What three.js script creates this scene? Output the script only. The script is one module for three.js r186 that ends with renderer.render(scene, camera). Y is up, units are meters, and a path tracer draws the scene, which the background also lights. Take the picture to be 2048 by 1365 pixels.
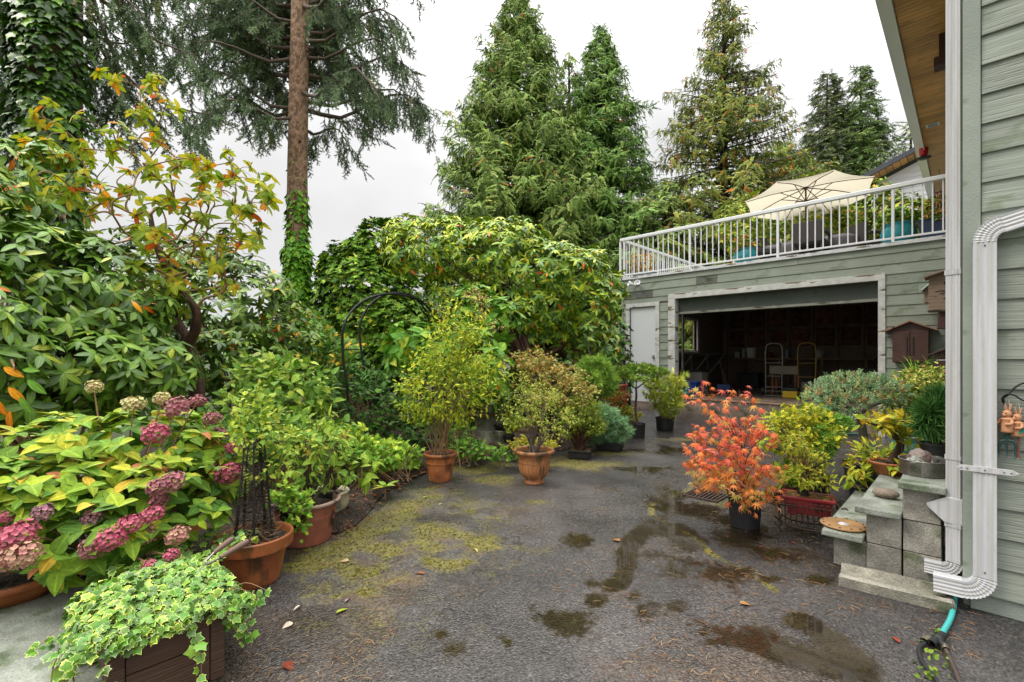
import * as THREE from 'three';
import { RoundedBoxGeometry } from 'three/addons/geometries/RoundedBoxGeometry.js';
import { mergeGeometries } from 'three/addons/utils/BufferGeometryUtils.js';

// ---------- camera, sky, sun, exposure ----------
// World axes follow the house: x runs along its walls to the right, -z away from the viewer's side of it.
const F = 940, CX = 1024, HY = 714, EYE = 1.36, CS = 0.7157, SN = 0.6984;
const scene = new THREE.Scene();
const camera = new THREE.PerspectiveCamera(2 * Math.atan(682.5 / F) * 180 / Math.PI, 2048 / 1365, 0.05, 900);
camera.position.set(0, EYE, 0);
camera.rotation.y = Math.atan2(SN, CS);
camera.setViewOffset(2048, 1365, 0, -31.5, 2048, 1365);
const renderer = new THREE.WebGLRenderer({ antialias: true });
renderer.toneMapping = THREE.LinearToneMapping;
renderer.toneMappingExposure = 1.75;
renderer.shadowMap.enabled = true;

let seed = 12345;
const rnd = () => { seed = (seed + 0x6D2B79F5) | 0; let t = Math.imul(seed ^ (seed >>> 15), 1 | seed); t = (t + Math.imul(t ^ (t >>> 7), 61 | t)) ^ t; return ((t ^ (t >>> 14)) >>> 0) / 4294967296; };
const rr = (a, b) => a + (b - a) * rnd();
const ri = (n) => Math.floor(rnd() * n);
const reseed = (s) => { seed = s; };
const hash = (x, y, s) => { let h = Math.imul(x, 374761393) + Math.imul(y, 668265263) + Math.imul(s, 2147483647 ^ 0x9E3779B1); h = Math.imul(h ^ (h >>> 13), 1274126177); return ((h ^ (h >>> 16)) >>> 0) / 4294967296; };
function vn(x, y, s = 0, per = 0) {        // value noise 0..1, tiling with period per
  const xi = Math.floor(x), yi = Math.floor(y); let fx = x - xi, fy = y - yi; fx = fx * fx * (3 - 2 * fx); fy = fy * fy * (3 - 2 * fy);
  const w = per ? (v) => ((v % per) + per) % per : (v) => v;
  const a = hash(w(xi), w(yi), s), b = hash(w(xi + 1), w(yi), s), c = hash(w(xi), w(yi + 1), s), d = hash(w(xi + 1), w(yi + 1), s);
  return a + (b - a) * fx + (c - a) * fy + (a - b - c + d) * fx * fy;
}
function fbm(x, y, s = 0, oct = 4, per = 0) { let v = 0, a = 0.5, n = 0; for (let o = 0; o < oct; o++) { v += a * vn(x, y, s + o * 17, per); n += a; a *= 0.5; x *= 2; y *= 2; per *= 2; } return v / n; }
const ss = (a, b, x) => { const t = Math.min(1, Math.max(0, (x - a) / (b - a))); return t * t * (3 - 2 * t); };
const lerp = (a, b, t) => a + (b - a) * t;
const C = (h) => new THREE.Color(h);

{ // overcast sky: brighter overhead than at the horizon, faint cloud structure
  const W = 512, H = 256, d = new Float32Array(W * H * 4);
  for (let j = 0; j < H; j++) for (let i = 0; i < W; i++) {
    const el = (j + 0.5) / H * Math.PI - Math.PI / 2, se = Math.max(0, Math.sin(el));
    const az = i / W * 64;
    let L = 0.45 + 2.75 * Math.pow(se, 3.2);
    const cl = fbm(az * 0.35, el * 7 + 9, 5, 5, 0) - 0.5, wrapFade = ss(0, 40, i) * ss(W, W - 40, i);
    L *= 1 + 0.55 * cl * wrapFade;
    if (el < 0) L = 0.35;
    const k = (j * W + i) * 4; d[k] = L * 0.99; d[k + 1] = L * 0.99; d[k + 2] = L * 0.99; d[k + 3] = 1;
  }
  const t = new THREE.DataTexture(d, W, H, THREE.RGBAFormat, THREE.FloatType);
  t.mapping = THREE.EquirectangularReflectionMapping; t.magFilter = THREE.LinearFilter; t.needsUpdate = true;
  scene.background = t; scene.environment = t;
}
const sun = new THREE.DirectionalLight(0xfff4e6, 1.0);
sun.position.set(-14, 26, 9); sun.target.position.set(-3, 0, -6);
sun.castShadow = true; sun.shadow.radius = 40;
Object.assign(sun.shadow.camera, { left: -40, right: 40, top: 40, bottom: -40, near: 1, far: 120 });
scene.add(sun, sun.target);

// ---------- helpers ----------
const V3 = (x, y, z) => new THREE.Vector3(x, y, z);
const UP = V3(0, 1, 0);
const gh = (x, z) => 0.12 * ss(6.5, 10, -z) * ss(2.5, 4.5, -x);
function P(px, py, d) { const t = (px - CX) / F; return V3(d * (CS * t - SN), EYE + (HY - py) / F * d, -d * (SN * t + CS)); }
const dV = (px, V) => V / (SN * (px - CX) / F + CS);
const PV = (px, py, V) => P(px, py, dV(px, V));            // point on a plane parallel to the garage front
function G(px, py) { let y = 0, p; for (let i = 0; i < 4; i++) { p = P(px, py, (EYE - y) * F / (py - HY)); y = gh(p.x, p.z); } p.y = y; return p; }
const toCam = (p) => Math.hypot(p.x, p.y - EYE, p.z);
const screenRight = V3(CS, 0, -SN), viewDir = V3(-SN, 0, -CS);

const names = new Map();
const plain = (o) => { o.castShadow = o.receiveShadow = true; return o; };
const numbered = (n) => { const k = names.get(n) ?? 0; names.set(n, k + 1); return k ? `${n}_${String(k).padStart(3, '0')}` : n; };
function tag(o, label, category, group) { o.userData.label = label; o.userData.category = category; if (group) o.userData.group = group; return o; }
function thing(name, label, category, p = V3(0, 0, 0), group, turn = 0) {
  const g = new THREE.Group(); g.name = numbered(name); g.position.copy(p); g.rotation.y = turn; scene.add(g); return tag(g, label, category, group);
}
function part(name, geo, mat, parent, p, turn) { const m = plain(new THREE.Mesh(geo, mat)); m.name = name; if (p) m.position.copy(p); if (turn) m.rotation.y = turn; parent.add(m); return m; }
function struct(name, geo, mat) { const m = plain(new THREE.Mesh(geo, mat)); m.name = numbered(name); m.userData.kind = 'structure'; scene.add(m); return m; }
function structGroup(name) { const g = new THREE.Group(); g.name = numbered(name); g.userData.kind = 'structure'; scene.add(g); return g; }

const clean = (g) => { const o = g.index ? g.toNonIndexed() : g; for (const k of Object.keys(o.attributes)) if (!['position', 'normal', 'uv', 'color'].includes(k)) o.deleteAttribute(k); return o; };
function merge(list) { const hasC = list.some((g) => g.attributes.color); return mergeGeometries(list.map((g) => { const c = clean(g); if (!hasC) c.deleteAttribute('color'); return c; })); }
function boxUV(g, ox = 0, oy = 0) { // uv in metres from the dominant face direction
  const p = g.attributes.position, n = g.attributes.normal, uv = new Float32Array(p.count * 2);
  for (let i = 0; i < p.count; i++) {
    const ax = Math.abs(n.getX(i)), ay = Math.abs(n.getY(i)), az = Math.abs(n.getZ(i));
    const [u, v] = az >= ax && az >= ay ? [p.getX(i), p.getY(i)] : ax >= ay ? [p.getZ(i), p.getY(i)] : [p.getX(i), p.getZ(i)];
    uv[i * 2] = u + ox; uv[i * 2 + 1] = v + oy;
  }
  g.setAttribute('uv', new THREE.BufferAttribute(uv, 2)); return g;
}
function rb(w, h, d, r = 0.004, x = 0, y = 0, z = 0) { const g = clean(new RoundedBoxGeometry(w, h, d, 1, Math.min(r, w / 2.1, h / 2.1, d / 2.1))); boxUV(g, rr(0, 3), rr(0, 3)); return g.translate(x, y, z); }
const box2 = (x0, x1, y0, y1, z0, z1, r = 0.003) => rb(Math.abs(x1 - x0), Math.abs(y1 - y0), Math.abs(z1 - z0), r, (x0 + x1) / 2, (y0 + y1) / 2, (z0 + z1) / 2);
function bar(a, b, w, h, r = 0.003) { // squared bar between two points
  const d = V3().subVectors(b, a), L = d.length(), g = rb(w, L, h, r);
  const q = new THREE.Quaternion().setFromUnitVectors(UP, d.normalize());
  return g.applyQuaternion(q).translate((a.x + b.x) / 2, (a.y + b.y) / 2, (a.z + b.z) / 2);
}
function limb(pts, r0, r1, seg = 8, rad = 6, wob = 0) { // tapered tube through points
  const curve = pts.length > 2 ? new THREE.CatmullRomCurve3(pts) : new THREE.LineCurve3(pts[0], pts[1]);
  const pos = [], nor = [], uv = [], idx = []; let N = V3(1, 0, 0.3).normalize(); const len = curve.getLength();
  for (let i = 0; i <= seg; i++) {
    const t = i / seg, c = curve.getPoint(t), T = curve.getTangent(t).normalize();
    N.addScaledVector(T, -N.dot(T)); if (N.lengthSq() < 1e-4) N.set(T.z, 0, -T.x); N.normalize();
    const B = V3().crossVectors(T, N), r = lerp(r0, r1, t);
    for (let j = 0; j <= rad; j++) {
      const a = j / rad * Math.PI * 2, n = V3().addScaledVector(N, Math.cos(a)).addScaledVector(B, Math.sin(a));
      const k = r * (1 + wob * (vn((j % rad) * 1.7, t * len * 6, 31) - 0.5));
      pos.push(c.x + n.x * k, c.y + n.y * k, c.z + n.z * k); nor.push(n.x, n.y, n.z); uv.push(j / rad * Math.PI * 2 * r0, t * len);
    }
  }
  for (let i = 0; i < seg; i++) for (let j = 0; j < rad; j++) { const a = i * (rad + 1) + j, b = a + rad + 1; idx.push(a, a + 1, b, b, a + 1, b + 1); }
  const g = new THREE.BufferGeometry();
  g.setAttribute('position', new THREE.Float32BufferAttribute(pos, 3)); g.setAttribute('normal', new THREE.Float32BufferAttribute(nor, 3)); g.setAttribute('uv', new THREE.Float32BufferAttribute(uv, 2)); g.setIndex(idx);
  return g.toNonIndexed();
}
function lathe(prof, seg = 40, wob = 0) { // prof: [r, y] pairs
  const g = new THREE.LatheGeometry(prof.map(([r, y]) => new THREE.Vector2(Math.max(r, 0.0005), y)), seg);
  const p = g.attributes.position, uv = new Float32Array(p.count * 2);
  for (let i = 0; i < p.count; i++) { const x = p.getX(i), z = p.getZ(i), r = Math.hypot(x, z); const u = Math.floor(i / prof.length) / seg; uv[2 * i] = u * 2 * Math.PI * Math.max(...prof.map((q) => q[0])); uv[2 * i + 1] = p.getY(i) + r * 0.2; }
  g.setAttribute('uv', new THREE.BufferAttribute(uv, 2)); return clean(g);
}
const disc = (r, y, rough = 0.01) => { const g = new THREE.CircleGeometry(r, 24, 0, Math.PI * 2).rotateX(-Math.PI / 2); return boxUV(clean(g)).translate(0, y, 0); };
function soilDisc(r, y) { // lumpy soil
  const g = new THREE.RingGeometry(0.001, r, 22, 6).rotateX(-Math.PI / 2), p = g.attributes.position;
  for (let i = 0; i < p.count; i++) { const x = p.getX(i), z = p.getZ(i); p.setY(i, y + (fbm(x * 40, z * 40, 3, 2) - 0.5) * 0.03 * (1 - (Math.hypot(x, z) / r) ** 6)); }
  g.computeVertexNormals(); return boxUV(clean(g));
}

// ---------- textures ----------
function tex(w, h, fn, srgb = true, rep) {
  const d = new Uint8Array(w * h * 4);
  for (let j = 0; j < h; j++) for (let i = 0; i < w; i++) { const c = fn(i / w, j / h, i, j), k = (j * w + i) * 4; if (typeof c === 'number') { d[k] = d[k + 1] = d[k + 2] = Math.max(0, Math.min(255, c * 255)); } else for (let q = 0; q < 3; q++) d[k + q] = Math.max(0, Math.min(255, c[q] * 255)); d[k + 3] = 255; }
  const t = new THREE.DataTexture(d, w, h); t.wrapS = t.wrapT = THREE.RepeatWrapping; t.magFilter = THREE.LinearFilter; if (srgb) t.colorSpace = THREE.SRGBColorSpace;
  if (rep) t.repeat.set(rep[0], rep[1]); t.needsUpdate = true; return t;
}
const mixc = (a, b, t) => [lerp(a[0], b[0], t), lerp(a[1], b[1], t), lerp(a[2], b[2], t)];
const hx = (h) => { const n = parseInt(h.slice(1), 16); return [(n >> 16 & 255) / 255, (n >> 8 & 255) / 255, (n & 255) / 255]; };
// wood grain along u, tiles 1 m x 0.5 m
const grainH = (u, v) => fbm(u * 6, v * 64, 71, 4, 6) ;
const T = {};
T.grain = tex(512, 512, (u, v) => { const g = fbm(u * 4, v * 48, 11, 4, 4); const crack = ss(0.66, 0.74, fbm(u * 5, v * 80, 13, 3, 5)); return 0.5 + (g - 0.5) * 0.9 - crack * 0.35; }, false, [0.9, 1.6]);
T.paint = tex(512, 512, (u, v) => { const a = fbm(u * 5, v * 5, 21, 5, 5), g = fbm(u * 4, v * 60, 22, 3, 4); const d = ss(0.62, 0.8, fbm(u * 9, v * 14, 27, 4, 9)); let c = 0.91 + (a - 0.5) * 0.14 + (g - 0.5) * 0.05; return [c - d * 0.14, c - d * 0.12, c - d * 0.18]; }, true, [0.8, 0.8]);
T.peel = tex(512, 512, (u, v) => { const n = fbm(u * 8, v * 30, 41, 4, 8) * 0.55 + fbm(u * 3, v * 9, 43, 3, 3) * 0.45; const p = ss(0.60, 0.625, n); const w = 0.9 + (fbm(u * 16, v * 16, 44, 3, 16) - 0.5) * 0.2; const wood = mixc(hx('#6b5946'), hx('#a08e78'), fbm(u * 40, v * 6, 45, 3, 40)); return mixc([w, w, w * 0.985], wood, p); }, true, [0.9, 0.9]);
T.peelB = tex(512, 512, (u, v) => { const n = fbm(u * 8, v * 30, 41, 4, 8) * 0.55 + fbm(u * 3, v * 9, 43, 3, 3) * 0.45; return 1 - ss(0.60, 0.625, n) * 0.8; }, false, [0.9, 0.9]);
T.conc = tex(512, 512, (u, v) => { const a = fbm(u * 5, v * 5, 51, 5, 5), f = vn(u * 128, v * 128, 53, 128); let c = 0.78 + (a - 0.5) * 0.5 + (f - 0.5) * 0.22; const m = ss(0.58, 0.75, fbm(u * 4, v * 4, 57, 4, 4)) * 0.35; return [c - m * 0.5, c - m * 0.38, c - m * 0.62]; }, true, [1.7, 1.7]);
T.concB = tex(256, 256, (u, v) => 0.5 * vn(u * 96, v * 96, 61, 96) + 0.5 * vn(u * 40, v * 40, 62, 40), false, [4, 4]);
T.terra = tex(512, 512, (u, v) => { const a = fbm(u * 4, v * 7, 65, 5, 4), b = ss(0.60, 0.8, fbm(u * 7, v * 7, 66, 4, 7)), f = vn(u * 150, v * 150, 67, 150); const c = 0.84 + (a - 0.5) * 0.62 + (f - 0.5) * 0.14, k = ss(0.60, 0.72, fbm(u * 5 + 2, v * 3, 68, 5, 5)) * 0.3; return [c + b * 0.05 - k, c + b * 0.12 - 0.02 - k * 0.8, c + b * 0.16 - 0.03 - k * 0.7]; }, true, [1.6, 1.6]);
T.flake = tex(512, 512, (u, v) => { const n = fbm(u * 6, v * 10, 81, 5, 6); const p = ss(0.53, 0.56, n) * ss(0.35, 0.5, fbm(u * 2, v * 2, 83, 2, 2)); const c = 0.85 + (fbm(u * 8, v * 8, 84, 4, 8) - 0.5) * 0.35; return mixc([c, c * 0.93, c * 0.92], [0.13, 0.13, 0.13], p); }, true, [1.4, 1.4]);
T.soil = tex(256, 256, (u, v) => { const a = fbm(u * 24, v * 24, 91, 4, 24), l = ss(0.66, 0.72, fbm(u * 20, v * 34, 92, 3, 20)); return mixc(mixc(hx('#1e1813'), hx('#4a3a2c'), a), hx('#8a5a34'), l * 0.7); }, true, [1.5, 1.5]);
T.lump = tex(256, 256, (u, v) => fbm(u * 20, v * 20, 95, 4, 20), false, [2, 2]);
T.bark = tex(512, 512, (u, v) => { const pl = fbm(u * 14, v * 10, 101, 4, 14), cr = ss(0.45, 0.36, pl); return mixc(mixc(hx('#9a8470'), hx('#6f5a48'), fbm(u * 30, v * 24, 102, 3, 30)), hx('#5c4a3d'), cr * 0.8); }, true, [1.2, 0.8]);
T.barkB = tex(512, 512, (u, v) => ss(0.3, 0.7, fbm(u * 14, v * 10, 101, 4, 14)), false, [1.2, 0.8]);
T.leaf = tex(64, 128, (u, v) => { const x = Math.abs(u - 0.5) * 2, rib = Math.exp(-x * x * 160), s = Math.abs(((v * 7 - x * 1.6) % 1 + 1) % 1 - 0.5), side = ss(0.10, 0.0, s) * 0.5; const m = fbm(u * 6, v * 9, 113, 3, 0); const c = 0.80 + (m - 0.5) * 0.26 + rib * 0.14 + side * 0.10; return [c, c, c - 0.02]; }, true);
T.ribs = tex(64, 16, (u) => 0.5 + 0.5 * Math.cos(u * Math.PI * 2 * 4), false);
T.weave = tex(128, 128, (u, v) => { const a = Math.sin(u * Math.PI * 32), b = Math.sin(v * Math.PI * 32 + (Math.floor(u * 16) % 2) * Math.PI); return 0.35 + 0.3 * (0.5 + 0.5 * b) + 0.2 * Math.abs(a); }, true, [3, 3]);
const M = {};
const std = (o) => new THREE.MeshStandardMaterial({ roughness: 0.7, ...o });
const rgb = (r, g, b) => new THREE.Color().setRGB(r, g, b);
const vary = (m, n, amt) => Array.from({ length: n }, (_, i) => { const c = m.clone(); const k = 1 + (i / (n - 1) - 0.5) * 2 * amt; c.color = m.color.clone().multiplyScalar(k); return c; });
M.siding = vary(std({ color: rgb(0.32, 0.36, 0.295), map: T.paint, bumpMap: T.grain, bumpScale: 0.0025, roughness: 0.55 }), 4, 0.06);
M.sidingOld = std({ color: rgb(0.20, 0.21, 0.175), map: T.conc, bumpMap: T.grain, bumpScale: 0.004 });
M.trimGreen = std({ color: rgb(0.32, 0.365, 0.31), map: T.paint, bumpMap: T.concB, bumpScale: 0.0015, roughness: 0.6 });
M.peel = std({ color: rgb(0.64, 0.64, 0.63), map: T.peel, bumpMap: T.peelB, bumpScale: 0.002, roughness: 0.6 });
T.grime = tex(512, 512, (u, v) => { const a = fbm(u * 4, v * 3, 121, 5, 3), st = ss(0.58, 0.75, fbm(u * 24, v * 2, 122, 3, 2)), sp = ss(0.70, 0.78, fbm(u * 40, v * 40, 123, 2, 40)); const c = 0.95 + (a - 0.5) * 0.16 - st * 0.05 - sp * 0.02; return [c, c - st * 0.005, c - st * 0.03 ]; }, true, [2, 0.6]);
M.white = std({ color: rgb(0.63, 0.635, 0.655), map: T.grime, roughness: 0.38 });
M.whiteClean = std({ color: rgb(0.74, 0.745, 0.755), roughness: 0.35 });
M.door = std({ color: rgb(0.58, 0.60, 0.61), roughness: 0.5 });
M.conc = vary(std({ color: rgb(0.40, 0.375, 0.32), map: T.conc, bumpMap: T.concB, bumpScale: 0.003, roughness: 0.9 }), 4, 0.14);
M.slab = std({ color: rgb(0.42, 0.45, 0.38), map: T.conc, bumpMap: T.concB, bumpScale: 0.0015, roughness: 0.5 });
M.step = std({ color: rgb(0.30, 0.23, 0.18), map: T.conc, bumpMap: T.concB, bumpScale: 0.003, roughness: 0.8 });
M.terra = std({ color: rgb(0.50, 0.17, 0.055), map: T.terra, roughness: 0.5 });
M.terraDark = std({ color: rgb(0.43, 0.135, 0.04), map: T.terra, roughness: 0.45 });
M.terraUrn = std({ color: rgb(0.56, 0.24, 0.09), map: T.terra, roughness: 0.6 });
M.flake = std({ color: rgb(0.44, 0.17, 0.11), map: T.flake, roughness: 0.55 });
M.rimOld = std({ color: rgb(0.42, 0.32, 0.26), map: T.flake, roughness: 0.7 });
M.cream = std({ color: rgb(0.66, 0.60, 0.44), map: T.terra, roughness: 0.28 });
M.soil = std({ color: rgb(0.8, 0.8, 0.8), map: T.soil, bumpMap: T.lump, bumpScale: 0.015, roughness: 0.95 });
M.black = std({ color: rgb(0.018, 0.019, 0.021), roughness: 0.42, bumpMap: T.concB, bumpScale: 0.0006 });
M.bark = std({ color: rgb(1.35, 1.2, 1.1), map: T.bark, bumpMap: T.barkB, bumpScale: 0.02, roughness: 0.9 });
M.barkRed = std({ color: rgb(0.26, 0.15, 0.11), map: T.bark, bumpMap: T.barkB, bumpScale: 0.008, roughness: 0.8 });
M.twig = std({ color: rgb(0.10, 0.07, 0.05), roughness: 0.85 });
M.twigTan = std({ color: rgb(0.27, 0.16, 0.08), roughness: 0.8 });
M.twigGrey = std({ color: rgb(0.14, 0.115, 0.095), roughness: 0.85 });
M.stemDark = std({ color: rgb(0.022, 0.016, 0.012), roughness: 0.8 });
M.iron = std({ color: rgb(0.02, 0.02, 0.021), roughness: 0.5, metalness: 0.4 });
M.rust = std({ color: rgb(0.06, 0.035, 0.025), roughness: 0.7, metalness: 0.3 });
M.woodDark = std({ color: rgb(0.105, 0.055, 0.032), map: T.paint, bumpMap: T.grain, bumpScale: 0.004, roughness: 0.6 });
M.woodBrown = std({ color: rgb(0.085, 0.033, 0.024), map: T.paint, bumpMap: T.grain, bumpScale: 0.003, roughness: 0.55 });
M.woodGrey = std({ color: rgb(0.235, 0.165, 0.12), map: T.peelB, bumpMap: T.grain, bumpScale: 0.005, roughness: 0.9 });
M.woodTan = std({ color: rgb(0.30, 0.19, 0.10), map: T.paint, bumpMap: T.grain, bumpScale: 0.003, roughness: 0.7 });
M.soffit = vary(std({ color: rgb(0.84, 0.43, 0.13), map: T.paint, bumpMap: T.grain, bumpScale: 0.001, roughness: 0.45 }), 5, 0.22);
M.teal = std({ color: rgb(0.03, 0.26, 0.30), roughness: 0.15 });
M.tealGreen = std({ color: rgb(0.05, 0.16, 0.12), roughness: 0.2 });
M.navy = std({ color: rgb(0.012, 0.03, 0.075), roughness: 0.25 });
M.hose = std({ color: rgb(0.05, 0.42, 0.40), roughness: 0.35 });
M.hoseGreen = std({ color: rgb(0.11, 0.25, 0.20), roughness: 0.4 });
M.red = std({ color: rgb(0.30, 0.014, 0.018), map: T.terra, roughness: 0.3 });
M.pinkPot = std({ color: rgb(0.45, 0.06, 0.07), roughness: 0.5 });
M.steel = std({ color: rgb(0.45, 0.42, 0.38), roughness: 0.42, metalness: 0.85, map: T.conc });
M.stone = std({ color: rgb(0.34, 0.27, 0.20), map: T.conc, bumpMap: T.concB, bumpScale: 0.002, roughness: 0.7 });
M.rockA = std({ color: rgb(0.30, 0.22, 0.19), map: T.conc, bumpMap: T.lump, bumpScale: 0.006, roughness: 0.6 });
M.rockB = std({ color: rgb(0.09, 0.085, 0.08), map: T.conc, bumpMap: T.lump, bumpScale: 0.006, roughness: 0.45 });

// ---------- ground ----------
const GX0 = -7.6, GX1 = 3, GV0 = -1, GV1 = 10.35, NF = 1024;
function field(list, s = 1) {
  const f = new Float32Array(NF * NF);
  for (const [px, py, rx, ry, a = 1] of list) {
    const c = G(px, py), e = G(px + rx, py).sub(c), b = G(px, py + ry).sub(c), det = e.x * -b.z - b.x * -e.z;
    const R = Math.max(Math.hypot(e.x, e.z), Math.hypot(b.x, b.z)) * 2.2;
    const i0 = Math.max(0, Math.floor((c.x - R - GX0) / (GX1 - GX0) * NF)), i1 = Math.min(NF - 1, Math.ceil((c.x + R - GX0) / (GX1 - GX0) * NF));
    const j0 = Math.max(0, Math.floor((-c.z - R - GV0) / (GV1 - GV0) * NF)), j1 = Math.min(NF - 1, Math.ceil((-c.z + R - GV0) / (GV1 - GV0) * NF));
    for (let j = j0; j <= j1; j++) for (let i = i0; i <= i1; i++) {
      const dx = GX0 + (i + 0.5) / NF * (GX1 - GX0) - c.x, dv = GV0 + (j + 0.5) / NF * (GV1 - GV0) + c.z;
      const p = (dx * -b.z - b.x * dv) / det, q = (e.x * dv - -e.z * dx) / det, g = a * Math.exp(-(p * p + q * q) * 0.7);
      f[j * NF + i] = Math.max(f[j * NF + i], g, Math.min(1.2, f[j * NF + i] + g * 0.35));
    }
  }
  return (u, v) => f[Math.min(NF - 1, Math.max(0, Math.floor(v * NF))) * NF + Math.min(NF - 1, Math.max(0, Math.floor(u * NF)))];
}
const line = (pts, rx, ry, n = 6, a = 1) => { const o = []; for (let i = 0; i < pts.length - 1; i++) for (let k = 0; k < n; k++) { const t = k / n; o.push([lerp(pts[i][0], pts[i + 1][0], t), lerp(pts[i][1], pts[i + 1][1], t), rx, ry, a]); } return o; };
const wetF = field([
  [1128, 1245, 42, 22], [1190, 1201, 22, 11], [1186, 1168, 14, 6, 0.7], [1166, 1084, 22, 12, 0.75], [1016, 1287, 15, 12, 0.7], [881, 1271, 12, 9, 0.6], [905, 1300, 20, 14, 0.5],
  ...line([[1313, 1058], [1268, 1079], [1255, 1102], [1251, 1137], [1244, 1164], [1220, 1178]], 15, 10), ...line([[1313, 1058], [1361, 1066], [1378, 1085], [1400, 1095]], 20, 10),
  [1340, 1140, 40, 20, 0.85], [1300, 1115, 22, 14, 0.7], [1440, 1152, 55, 20, 0.85], [1490, 1143, 25, 10, 0.8], [1540, 1160, 26, 8, 0.7], [1270, 1195, 16, 10, 0.9], [1296, 1222, 22, 17, 1.1], [1350, 1215, 24, 16], [1391, 1246, 20, 10], [1419, 1262, 24, 12], [1460, 1268, 36, 18, 0.9], [1420, 1285, 25, 12, 0.7],
  ...line([[1500, 1272], [1525, 1284], [1569, 1308], [1627, 1321], [1696, 1338], [1747, 1362]], 26, 13), ...line([[1590, 1240], [1612, 1246], [1640, 1264], [1672, 1292], [1713, 1321], [1747, 1352]], 17, 10),
  [1640, 1160, 30, 10, 0.9], [1400, 1020, 40, 14, 0.7], [1480, 1075, 70, 16, 0.8], [1340, 1000, 30, 14, 0.75], [1330, 1030, 22, 16, 0.8], [1560, 1110, 60, 14, 0.65], [1470, 1040, 40, 20, 0.6], [1290, 940, 40, 6, 0.8], [1320, 900, 40, 5, 0.7],
]);
const mossF = field([
  [985, 960, 62, 10], [930, 940, 60, 10], [1160, 930, 85, 11], [1120, 920, 40, 8], [1215, 906, 55, 6], [1000, 930, 50, 8, 0.8], [1070, 1005, 26, 6, 0.6], [860, 985, 40, 14, 0.7],
  ...line([[600, 1140], [660, 1100], [720, 1060], [790, 1025], [860, 1000]], 44, 20, 3, 0.6), [780, 1095, 60, 18, 0.66], [870, 1065, 60, 20, 0.7], [960, 1090, 50, 16, 0.6], [910, 1130, 50, 14, 0.6], [720, 1190, 70, 18, 0.62], [650, 1200, 50, 18, 0.62], [810, 1160, 60, 20, 0.6], [980, 1035, 50, 8, 0.5], [700, 1130, 130, 50, 0.6], [850, 1090, 140, 56, 0.62], [760, 1220, 120, 50, 0.5], [900, 1010, 110, 30, 0.62], [980, 1100, 90, 40, 0.5],
  ...line([[1400, 960], [1370, 985], [1305, 1008], [1303, 1030], [1350, 1055], [1402, 1085], [1420, 1108], [1500, 1145], [1562, 1188]], 6, 4, 10, 0.7), [1345, 880, 60, 5, 0.7], [1440, 1008, 60, 8, 0.6],
]);
const P2 = (u, v) => [GX0 + u * (GX1 - GX0), GV0 + v * (GV1 - GV0)];
T.asphalt = tex(2048, 2048, (u, v, i, j) => {
  const [x, w] = P2(u, v), big = fbm(x * 1.1, w * 1.1, 201, 4), mid = fbm(x * 6, w * 6, 203, 3), sp = hash(i >> 1, j >> 1, 205), sp2 = hash(i, j, 206);
  let c = 0.235 + (big - 0.5) * 0.22 + (mid - 0.5) * 0.08 + (sp - 0.5) * 0.12 + (sp2 > 0.965 ? 0.18 : 0);
  let col = [c * 1.05, c, c * 0.98];
  const brown = ss(0.58, 0.75, fbm(x * 1.7 + 5, w * 1.7, 208, 4)) * 0.6; col = mixc(col, [c * 1.15, c * 0.97, c * 0.80], brown);
  const crack = Math.abs(fbm(x * 0.8 + 3, w * 0.8, 215, 5) - 0.5); if (crack < 0.0022) col = mixc(col, [0.10, 0.09, 0.08], 0.6 * hash(i >> 3, j >> 3, 216));
  const mv = mossF(u, v), m = mv < 0.02 ? -1 : mv + (fbm(x * 7, w * 7, 211, 5) - 0.5) * 1.15 + (sp - 0.5) * 0.5, t = ss(0.28, 0.95, m);
  if (t > 0) col = mixc(col, mixc(hx('#565024'), hx('#8f8832'), fbm(x * 30, w * 30, 213, 2) * 0.8 + (sp2 - 0.5) * 0.5 + ss(0.7, 1.1, m) * 0.2), t * 0.72);
  const wv = wetF(u, v), wf = wv < 0.02 ? 0 : ss(0.18, 0.74, Math.min(0.8, wv) + (fbm(x * 4.2, w * 4.2, 241, 5) - 0.5) * 1.5 + (fbm(x * 38, w * 38, 243, 3) - 0.5) * 0.85); if (wf > 0) col = mixc(col, mixc(hx('#201c15'), hx('#443c2e'), fbm(x * 8, w * 8, 251, 3) * 0.8 + (sp - 0.5) * 0.5), wf * 0.8);
  const bn = ss(0.52, 0.7, mv * 0.7 + fbm(x * 7 + 20, w * 7, 217, 4) * 0.6 - 0.22) * (1 - t); if (bn > 0) col = mixc(col, hx('#6a4630'), bn * 0.35);
  return col;
});

T.asphRough = tex(1024, 1024, (u, v) => { const [x, w] = P2(u, v); const m = ss(0.42, 0.62, mossF(u, v) + (fbm(x * 9, w * 9, 211, 4) - 0.5) * 0.9); const damp = fbm(x * 0.9 + 2, w * 0.9, 221, 4); return lerp(0.12 + ss(0.3, 0.72, damp) * 0.32, 0.85, m); }, false);
T.aggregate = tex(512, 512, (u, v) => { let best = 9; const X = u * 64, Y = v * 64, xi = Math.floor(X), yi = Math.floor(Y); for (let a = -1; a < 2; a++) for (let b = -1; b < 2; b++) { const cx = (xi + a + 64) % 64, cy = (yi + b + 64) % 64; const dx = xi + a + hash(cx, cy, 231) - X, dy = yi + b + hash(cx, cy, 232) - Y; best = Math.min(best, Math.hypot(dx, dy) / (0.55 + 0.6 * hash(cx, cy, 233))); } return Math.max(0, 1 - best * best * 0.8); }, false, [16, 17]);
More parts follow.
